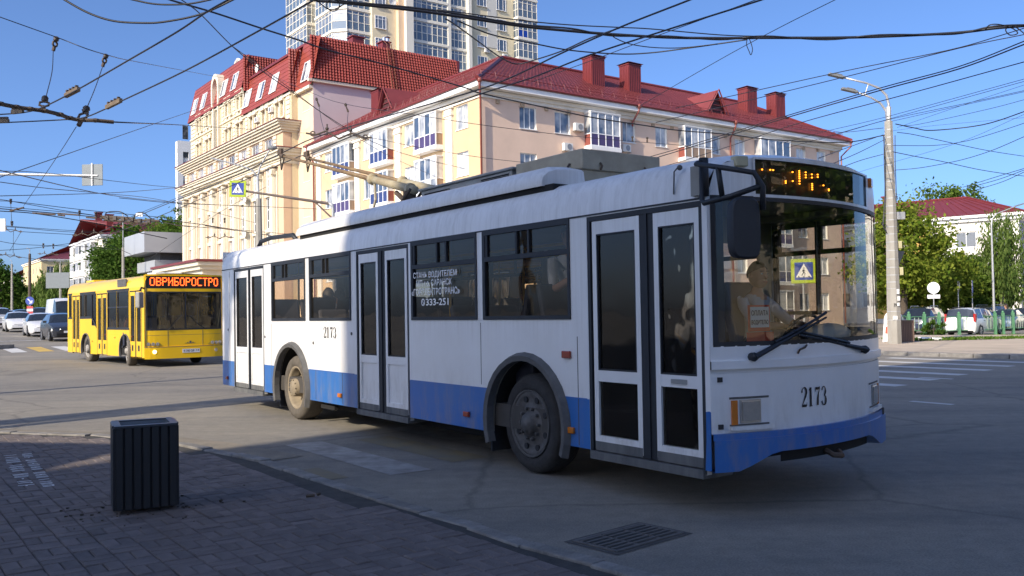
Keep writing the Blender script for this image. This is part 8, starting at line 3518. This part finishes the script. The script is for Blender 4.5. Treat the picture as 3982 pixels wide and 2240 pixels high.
wire('span wire from the gantry hangers across the balconies to the right', [(783, 338, 30), (920, 345, 30), (1060, 372, 30), (1240, 400, 32), (1440, 420, 36)], .009, group=GS)
GB = 'sagging black cables over the junction'
wire('loose black cable looping down from the top edge at the upper left', [(140, -16, 13), (163, 0, 13), (223, 33, 13), (286, 53, 13), (357, 58, 13), (415, 55, 13), (505, 36, 13), (585, 0, 13), (620, -20, 13)], .016, group=GB)
wire('short black cable grazing the top edge left of the tower', [(310, -6, 13), (379, 9, 13), (429, 12, 13), (482, 9, 13), (545, -4, 13)], .014, group=GB)
wire('long black cable sagging across both roofs to the lamp post', [(380, -20, 16), (428, 0, 17), (535, 31, 18), (656, 71, 19), (745, 99, 20), (834, 129, 21), (955, 159, 22), (1164, 219, 24.5), (1206, 234, 25), (1341, 264, 26), (1492, 296, 27), (1617, 315, 28), (1706, 328, 29), (1830, 338, 30), (1949, 352, 31), (2125, 358, 33), (2225, 340, 34)], .020, group=GB)
BZ = 7.0
wire('thick black cable bundle crossing the top of the picture', [(740, -18), (790, 0), (857, 6), (1035, 25), (1164, 43), (1316, 66), (1437, 78), (1537, 86), (1678, 94), (1811, 96), (1923, 95), (2079, 95), (2213, 92), (2400, 83), (2503, 71), (2576, 65), (2640, 58)], .028, BZ, group=GB, n=7)
wire('second black cable twisted round the thick bundle', [(800, -20), (860, 2), (1035, 19), (1164, 37), (1316, 62), (1437, 72), (1537, 90), (1678, 91), (1811, 100), (1923, 91), (2079, 100), (2213, 88), (2400, 86), (2503, 66), (2640, 62)], .018, BZ, group=GB)
wire('black cable just above the thick bundle from the tower to the right', [(1100, 24), (1316, 52), (1437, 63), (1557, 69), (1638, 73), (1811, 88), (1923, 92)], .012, BZ, group=GB)
wire('black cable hanging in a deep curve in front of the tower', [(1120, 47), (1145, 62), (1204, 105), (1260, 145), (1300, 161), (1348, 150), (1417, 127), (1485, 96), (1560, 70)], .015, BZ, group=GB)
wire('black cable sagging under the bundle over the maroon ridge', [(1150, 52), (1236, 87), (1340, 109), (1437, 127), (1557, 136), (1638, 133), (1718, 123), (1811, 110), (1878, 100)], .015, BZ, group=GB)
wire('short slack cable under the bundle left of the first chimney', [(1535, 84), (1550, 97), (1590, 112), (1650, 120), (1720, 120), (1811, 110)], .011, BZ, group=GB)
wire('small cable loop hanging from the bundle at the middle right', [(1880, 97), (1878, 112), (1884, 128), (1889, 138), (1893, 124), (1888, 105), (1884, 97)], .009, BZ, group=GB)
wire('coil of spare cable on the bundle in front of the tower', [(838 + 16 * math.cos(k * PI / 5), 13 + 15 * math.sin(k * PI / 5)) for k in range(22)], .010, BZ, group=GB)
wire('thin cable running from the coil up to the left', [(790, -6), (812, 14), (830, 24), (850, 20), (868, 8)], .011, BZ, group=GB)
wire('loops of spare cable on the bundle at the right edge', [(2478, 75), (2490, 63), (2515, 62), (2548, 72), (2560, 84), (2540, 88), (2530, 74), (2550, 66), (2576, 84), (2590, 97), (2600, 95)], .012, BZ, group=GB)
GR = 'wires over the right side of the junction'
wire('thin wire crossing in front of the lamp heads, upper of two', [(1700, 272), (1811, 248), (2124, 179), (2383, 127), (2525, 87), (2640, 50)], .010, 6.6, group=GR)
wire('thin wire crossing in front of the lamp heads, lower of two', [(1650, 308), (1811, 270), (2124, 194), (2414, 121), (2576, 87), (2640, 72)], .010, 6.6, group=GR)
wire('thin wire slanting from the chimneys up to the top edge at the right', [(1600, 272), (1811, 150), (1960, 70), (2100, 0), (2140, -20)], .007, 6.6, group=GR)
wire('thin wire slanting across the sky from the first chimneys to the top edge', [(1340, 206), (1489, 152), (1640, 95), (1860, 15), (1915, -6)], .007, 6.2, group=GR)
wire('heavy contact wire pair sweeping from the roof edge to the right edge, upper', [(1560, 415), (1700, 376), (1811, 342), (1963, 296), (2213, 222), (2414, 167), (2576, 104), (2640, 80)], .011, 5.8, group=GR, m=M_wirec)
wire('heavy contact wire pair sweeping from the roof edge to the right edge, lower', [(1560, 424), (1700, 382), (1811, 348), (1963, 301), (2213, 228), (2414, 173), (2576, 112), (2640, 90)], .013, 5.8, group=GR, m=M_wirec)
wire('single contact wire below the heavy pair at the right', [(1640, 428), (1811, 376), (2003, 312), (2300, 232), (2576, 156), (2640, 140)], .010, 5.8, group=GR, m=M_wirec)
LBL = ['first', 'second', 'third', 'fourth', 'fifth', 'sixth', 'seventh', 'eighth', 'ninth', 'tenth', 'eleventh', 'twelfth', 'thirteenth', 'fourteenth']
FAN = [([(1960, 362), (2079, 330), (2226, 295), (2576, 199), (2640, 182)], 8.0, .009), ([(1980, 372), (2097, 339), (2231, 301), (2576, 205), (2640, 189)], 7.9, .009), ([(2060, 352), (2160, 322), (2244, 299), (2440, 258), (2576, 228), (2640, 214)], 7.8, .009),
       ([(2244, 305), (2390, 272), (2576, 231), (2640, 217)], 7.7, .008), ([(2257, 321), (2400, 272), (2576, 214), (2640, 194)], 7.5, .006), ([(2270, 316), (2315, 312), (2480, 276), (2576, 251), (2640, 232)], 7.4, .008), ([(2240, 330), (2330, 318), (2460, 306), (2576, 296)], 7.5, .005),
       ([(2253, 312), (2300, 322), (2347, 328), (2472, 314), (2576, 281), (2640, 256)], 7.3, .018), ([(2257, 333), (2300, 339), (2391, 359), (2480, 378), (2576, 393), (2650, 402)], 7.2, .012), ([(2246, 366), (2347, 366), (2420, 357), (2481, 341), (2576, 310), (2650, 282)], 6.8, .010),
       ([(2246, 382), (2300, 393), (2369, 406), (2470, 428), (2576, 443), (2650, 447)], 6.5, .013), ([(2251, 428), (2300, 424), (2347, 417), (2420, 402), (2494, 379), (2576, 344), (2650, 312)], 5.9, .010), ([(2150, 437), (2190, 424), (2405, 361), (2576, 288)], 6.0, .005)]
for i, (p, z, r_) in enumerate(FAN):
    wire('wire fanning from the lamp post to the right edge, %s from the top' % LBL[i], p, r_, z, group='wires fanning out from the lamp post')
for i, p in enumerate(([(2423, 471, 40), (2503, 446, 36), (2576, 424, 32)], [(2432, 473, 40), (2510, 452, 36), (2576, 428, 32)], [(2455, 478, 40), (2520, 458, 36), (2576, 433, 32)])):
    wire('dark wire over the green treetops at the right edge, %s of three' % LBL[i], p, .013, group='wires over the right treetops')
for i, p in enumerate(([(2222, 339, 33.8), (2150, 365, 28), (2060, 398, 22)], [(2222, 353, 33.8), (2160, 384, 28), (2090, 414, 23)], [(2222, 388, 33.8), (2170, 402, 30), (2120, 420, 26)], [(2222, 322, 33.8), (2100, 333, 44), (1985, 322, 58)])):
    wire('wire leaving the lamp post to the left, %s from the top' % LBL[(1, 2, 3, 0)[i]], p, .012, group='wires leaving the lamp post to the left')
# lower left bundle of wires over the street
GL_ = 'wires over the side street at the left'
LW = [([(-20, 505), (43, 508), (192, 526), (291, 536), (420, 548)], 'thin topmost'), ([(-20, 500), (21, 505), (149, 528), (256, 544), (300, 549)], 'second'), ([(-20, 518), (0, 520), (170, 534), (260, 545)], 'third'), ([(-20, 523), (0, 525), (120, 535), (255, 547)], 'fourth, dark'), ([(-20, 529), (0, 531), (85, 537), (213, 557), (291, 573), (420, 600)], 'fifth, falling to the trees'),
      ([(-20, 565), (0, 567), (130, 577), (243, 583)], 'sixth'), ([(-20, 569), (40, 572), (150, 582), (243, 586)], 'seventh'), ([(-20, 576), (32, 578), (58, 583), (179, 590), (195, 592), (260, 610), (330, 640)], 'eighth'), ([(-20, 603), (43, 614), (128, 618), (200, 620), (300, 628)], 'ninth'), ([(-20, 632), (0, 630), (85, 624), (192, 610), (250, 600)], 'tenth, rising'), ([(-20, 641), (20, 641), (40, 644), (60, 648), (120, 656)], 'eleventh')]
for i, (p, l) in enumerate(LW):
    wire('wire over the side street at the left, %s from the top' % l, p, .020 if i in (3, 4) else .012, Y=(30 + i, 38 + i), group=GL_)
wire('wire crossing the columned facade just above the trolleybus tail, highest', [(401, 558, 42), (470, 569, 50), (582, 577, 60), (740, 590, 70)], .020, group=GL_)
wire('wire crossing the columned facade low, in front of the concrete lamp pole', [(401, 552, 44), (516, 566, 52), (592, 579, 58), (700, 596, 60)], .022, group=GL_)
wire('thin wire across the columned facade level with the zebra sign foot', [(300, 498, 44), (440, 511, 50), (640, 519, 54), (828, 527, 56)], .016, group=GL_)
wire('thin wire rising over the columns from the overhead switch', [(330, 545, 38), (500, 475, 44), (621, 420, 46), (720, 375, 44)], .010, group=GL_)
wire('thin wire rising over the columns from the yellow bus roof', [(372, 655, 60), (450, 600, 60), (560, 530, 60), (670, 470, 60)], .014, group=GL_)
for i, (u0, v0, u1, v1, Y) in enumerate(((27, 513, 30, 566, 33), (34, 581, 33, 637, 38), (200, 541, 202, 575, 36), (241, 545, 243, 575, 36), (53, 583, 24, 632, 40))):
    wire('thin dropper wire hanging over the side street, %s from the left' % LBL[(0, 2, 3, 4, 1)[i]], [(u0, v0, Y), (u1, v1, Y)], .009, group='droppers over the side street')


# ------------------------------------------------------------------ insulators, hangers, crossings
def insulator(label, A, B, s=1.0, group='insulators on the overhead wires', m=None):
    """strain insulator: two rods, ribbed body and an open link between points A and B"""
    A, B = Vector(A), Vector(B)
    d = (B - A)
    L = d.length
    q = d.to_track_quat('Z', 'Y').to_matrix().to_4x4()
    t = bpy.data.objects.new('insulator', None)
    COL.objects.link(t)
    t.matrix_world = Matrix.Translation(A) @ q
    tag(t, label, 'insulator', group)
    b = MB()
    b.lathe([(.02 * s, 0), (.035 * s, L * .04), (.045 * s, L * .12), (.03 * s, L * .18), (.045 * s, L * .24), (.03 * s, L * .30), (.02 * s, L * .36)], 8)
    b.build('porcelain', m or M_insul, t, True)
    b = MB()
    w = .055 * s
    pts = [(0, 0, L * .34), (w, 0, L * .42), (w, 0, L * .60), (0, 0, L * .70), (-w, 0, L * .60), (-w, 0, L * .42), (0, 0, L * .34)]
    b.tube(pts, .016 * s, 5)
    b.build('link', M_rust, t)
    b = MB()
    b.tube([(0, 0, L * .68), (0, 0, L)], .028 * s, 6)
    b.build('rod', M_rust, t)
    return t


insulator('hanging insulator on the upper left span wire, left of two', at(143, 92, 17.0), at(134, 128, 17.0), 1.3)
insulator('hanging insulator on the upper left span wire, right of two', at(268, 136, 18.2), at(258, 168, 18.2), 1.3)
wire('dropper from the left hanging insulator down to the wire crossing', [(134, 128, 17), (131, 180, 16.2), (116, 243, 15)], .008, group='droppers of the upper left span wire')
wire('dropper from the right hanging insulator down to the wire crossing', [(258, 168, 18.2), (240, 220, 16.5), (220, 268, 14.5)], .008, group='droppers of the upper left span wire')
insulator('insulator standing on the left wire crossing under the left dropper', at(114, 243, 14.4), at(108, 280, 14.2), 1.2)
insulator('insulator on the left wire crossing under the right dropper', at(220, 268, 13.9), at(198, 316, 13.7), 1.3)
cr_ = thing('wire_crossing', 'dark overhead wire crossing piece with clamped joints at the left', 'wire crossing', at_z(150, 288, CZ))
o0 = cr_.location
b = MB()
pts = [at_z(u, v, CZ) - o0 for u, v in ((-20, 256), (0, 261), (40, 269), (75, 274), (112, 279), (150, 288), (175, 297), (205, 302), (240, 303), (286, 307))]
b.tube(catmull(pts), .030, 7)
b.build('beam', M_rust, cr_)
for k, p in enumerate(pts[1:-1]):
    b = MB()
    b.sphere(p, (.07, .05, .035), 7)
    b.build('clamp', M_insul, cr_)
for i, (u0, v0, u1, v1) in enumerate(((165, 243, 198, 226), (268, 272, 304, 254), (30, 284, 58, 281), (-10, 307, 22, 306))):
    A, B = at_z(u0, v0, CZ + .01), at_z(u1, v1, CZ + .01)
    d = (B - A)
    t = thing('section_splint', 'pale brown splint clamped on the left contact wires, %s' % ['upper right one', 'lower right one', 'left one near the crossing', 'one at the left edge'][i], 'wire fitting', (A + B) / 2, 0, 'splints on the left contact wires')
    b = MB()
    x = d.normalized()
    yv = Vector((0, 0, 1)).cross(x).normalized()
    b.obox((0, 0, .01), d / 2, yv * .022, (0, 0, .028))
    b.build('splint', M_splint, t)
    for k in range(4):
        b = MB()
        b.obox(d * (-.35 + k * .23) + Vector((0, 0, .05)), x * .02, yv * .018, (0, 0, .022))
        b.build('bolt', M_rust, t)


def hanger(label, u0, v0, u1, v1, Y, kind=2, group='wire hangers over the streets'):
    """curved double hanger bar with rings at the ends"""
    A, B = at(u0, v0, Y), at(u1, v1, Y)
    t = thing('wire_hanger', label, 'wire hanger', (A + B) / 2, 0, group)
    o_ = (A + B) / 2
    L = (B - A).length
    f_ = lambda k: A.lerp(B, k) - o_
    b = MB()
    dz = Vector((0, 0, L * .05))
    b.tube([f_(0), f_(.15) - dz * .3, f_(.3) + dz, f_(.5) - dz, f_(.7) + dz, f_(.85) - dz * .3, f_(1)], L * .016, 6)
    b.build('bar', M_rust, t)
    for k in (.1, .9):
        b = MB()
        c = f_(k)
        b.tube([c + Vector((L * .035 * math.cos(a * PI / 4), 0, L * .035 * math.sin(a * PI / 4))) for a in range(9)], L * .012, 5)
        b.build('ring', M_rust, t)
    for k in (.32, .68):
        b = MB()
        c = f_(k)
        b.tube([c, c + Vector((0, 0, L * .16))], L * .012, 5)
        b.sphere(c + Vector((0, 0, L * .09)), L * .03, 6)
        b.build('insulator_stem', M_insul, t)
    return t


hanger('double wire hanger in front of the maroon eave of the cream block', 770, 335, 935, 346, 30)
hanger('wire hanger over the side street in the middle left', 182, 592, 262, 586, 38)
hanger('wire hanger over the street at the far left, upper', -4, 578, 58, 583, 34)
hanger('wire hanger over the street at the far left, lower', -4, 640, 54, 648, 44)
hanger('wire hanger over the street in front of the ochre far house', 95, 638, 148, 641, 60)
hanger('wire hanger before the columned facade left of the lamp pole', 517, 597, 588, 597, 56)
for i, (u, v, Y, l) in enumerate(((795, 246, 38, 'hanging insulator before the lilac gable wall, left of two'), (868, 260, 34, 'hanging insulator before the lilac gable wall, right of two'), (1591, 343, 36, 'small hanging insulator over the violet balcony right of the roof boxes'), (1628, 345, 36, 'small hanging insulator right of the one by the violet balcony'),
                                  (27, 500, 33, 'small insulator on the wires at the far left edge'), (200, 529, 36, 'small insulator on the side street wires, left of two'), (241, 533, 36, 'small insulator on the side street wires, right of two'), (30, 556, 34, 'small insulator above the far left hanger'), (535, 548, 56, 'small insulator before the columns, left of two'), (565, 548, 56, 'small insulator before the columns, right of two'),
                                  (109, 612, 60, 'tiny insulator over the ochre far house, left of two'), (134, 613, 60, 'tiny insulator over the ochre far house, right of two'))):
    s = Y / 30
    insulator(l, at(u, v, Y), at(u + (8 if i < 2 else 0), v + (22 if i < 2 else 13), Y), 1.2 * s ** .5)
wire('dropper from the left insulator down to the double hanger', [(803, 268, 37), (808, 300, 34), (816, 330, 30)], .010, group='droppers before the lilac gable wall')
wire('dropper from the right insulator down to the double hanger', [(876, 282, 33), (874, 305, 32), (876, 330, 30)], .010, group='droppers before the lilac gable wall')
# overhead switch (frog) over the yellow bus
fg_ = thing('overhead_switch', 'dark overhead wire switch with bent jumper cables above the yellow bus', 'wire switch', at(325, 552, 37))
o0 = fg_.location
for i, pts in enumerate(([(253, 549), (300, 549), (345, 554), (401, 556)], [(262, 553), (310, 557), (350, 560), (372, 563)], [(253, 545), (290, 546), (330, 549)])):
    b = MB()
    b.tube([at(u, v, 37) - o0 for u, v in pts], .055, 6)
    b.build('rail', M_rust, fg_)
for i, pts in enumerate(([(264, 546), (268, 535), (285, 532), (305, 534), (322, 544)], [(335, 550), (345, 536), (362, 536), (378, 548), (392, 554)])):
    b = MB()
    b.tube(catmull([at(u, v, 37) - o0 for u, v in pts]), .022, 6)
    b.build('jumper_cable', M_rubber, fg_)
b = MB()
c = at(349, 540, 37) - o0
b.box(c.x - .12, c.x + .16, c.y - .02, c.y + .02, c.z - .08, c.z + .06)
b.build('white_plate', M_swht, fg_)
for u, v in ((270, 549), (290, 550), (310, 552), (332, 553), (352, 556), (375, 556)):
    b = MB()
    c = at(u, v, 37) - o0
    b.box(c.x - .07, c.x + .07, c.y - .08, c.y + .08, c.z - .07, c.z + .09)
    b.build('clamp', M_insul, fg_)
for i, (u0, v0, u1, v1, Y) in enumerate(((82, 536, 139, 540, 34), (145, 537, 197, 541, 35), (146, 541, 163, 543, 35), (217, 547, 243, 549, 36), (25, 531, 60, 522, 33), (516, 567, 592, 579, 55), (440, 566, 478, 570, 50))):
    A, B = at(u0, v0, Y), at(u1, v1, Y)
    b = MB()
    b.tube([A, A.lerp(B, .5), B], .035 if i != 5 else .05, 6)
    tag(b.build('wire_sleeve', M_rust), 'dark sleeve on the contact wires, %s' % ['long one at the left', 'second long one', 'short one below it', 'one beside the overhead switch', 'tilted one at the far left', 'one before the columns', 'one left of the columns'][i], 'wire fitting', 'sleeves on the far contact wires')
pw = at(4, 567, 30)
b = MB()
b.box(pw.x - .22, pw.x + .13, pw.y - .02, pw.y + .02, pw.z - .2, pw.z + .22)
tag(b.build('white_plate', M_swht), 'white plate hanging on the wires at the left edge', 'plate')
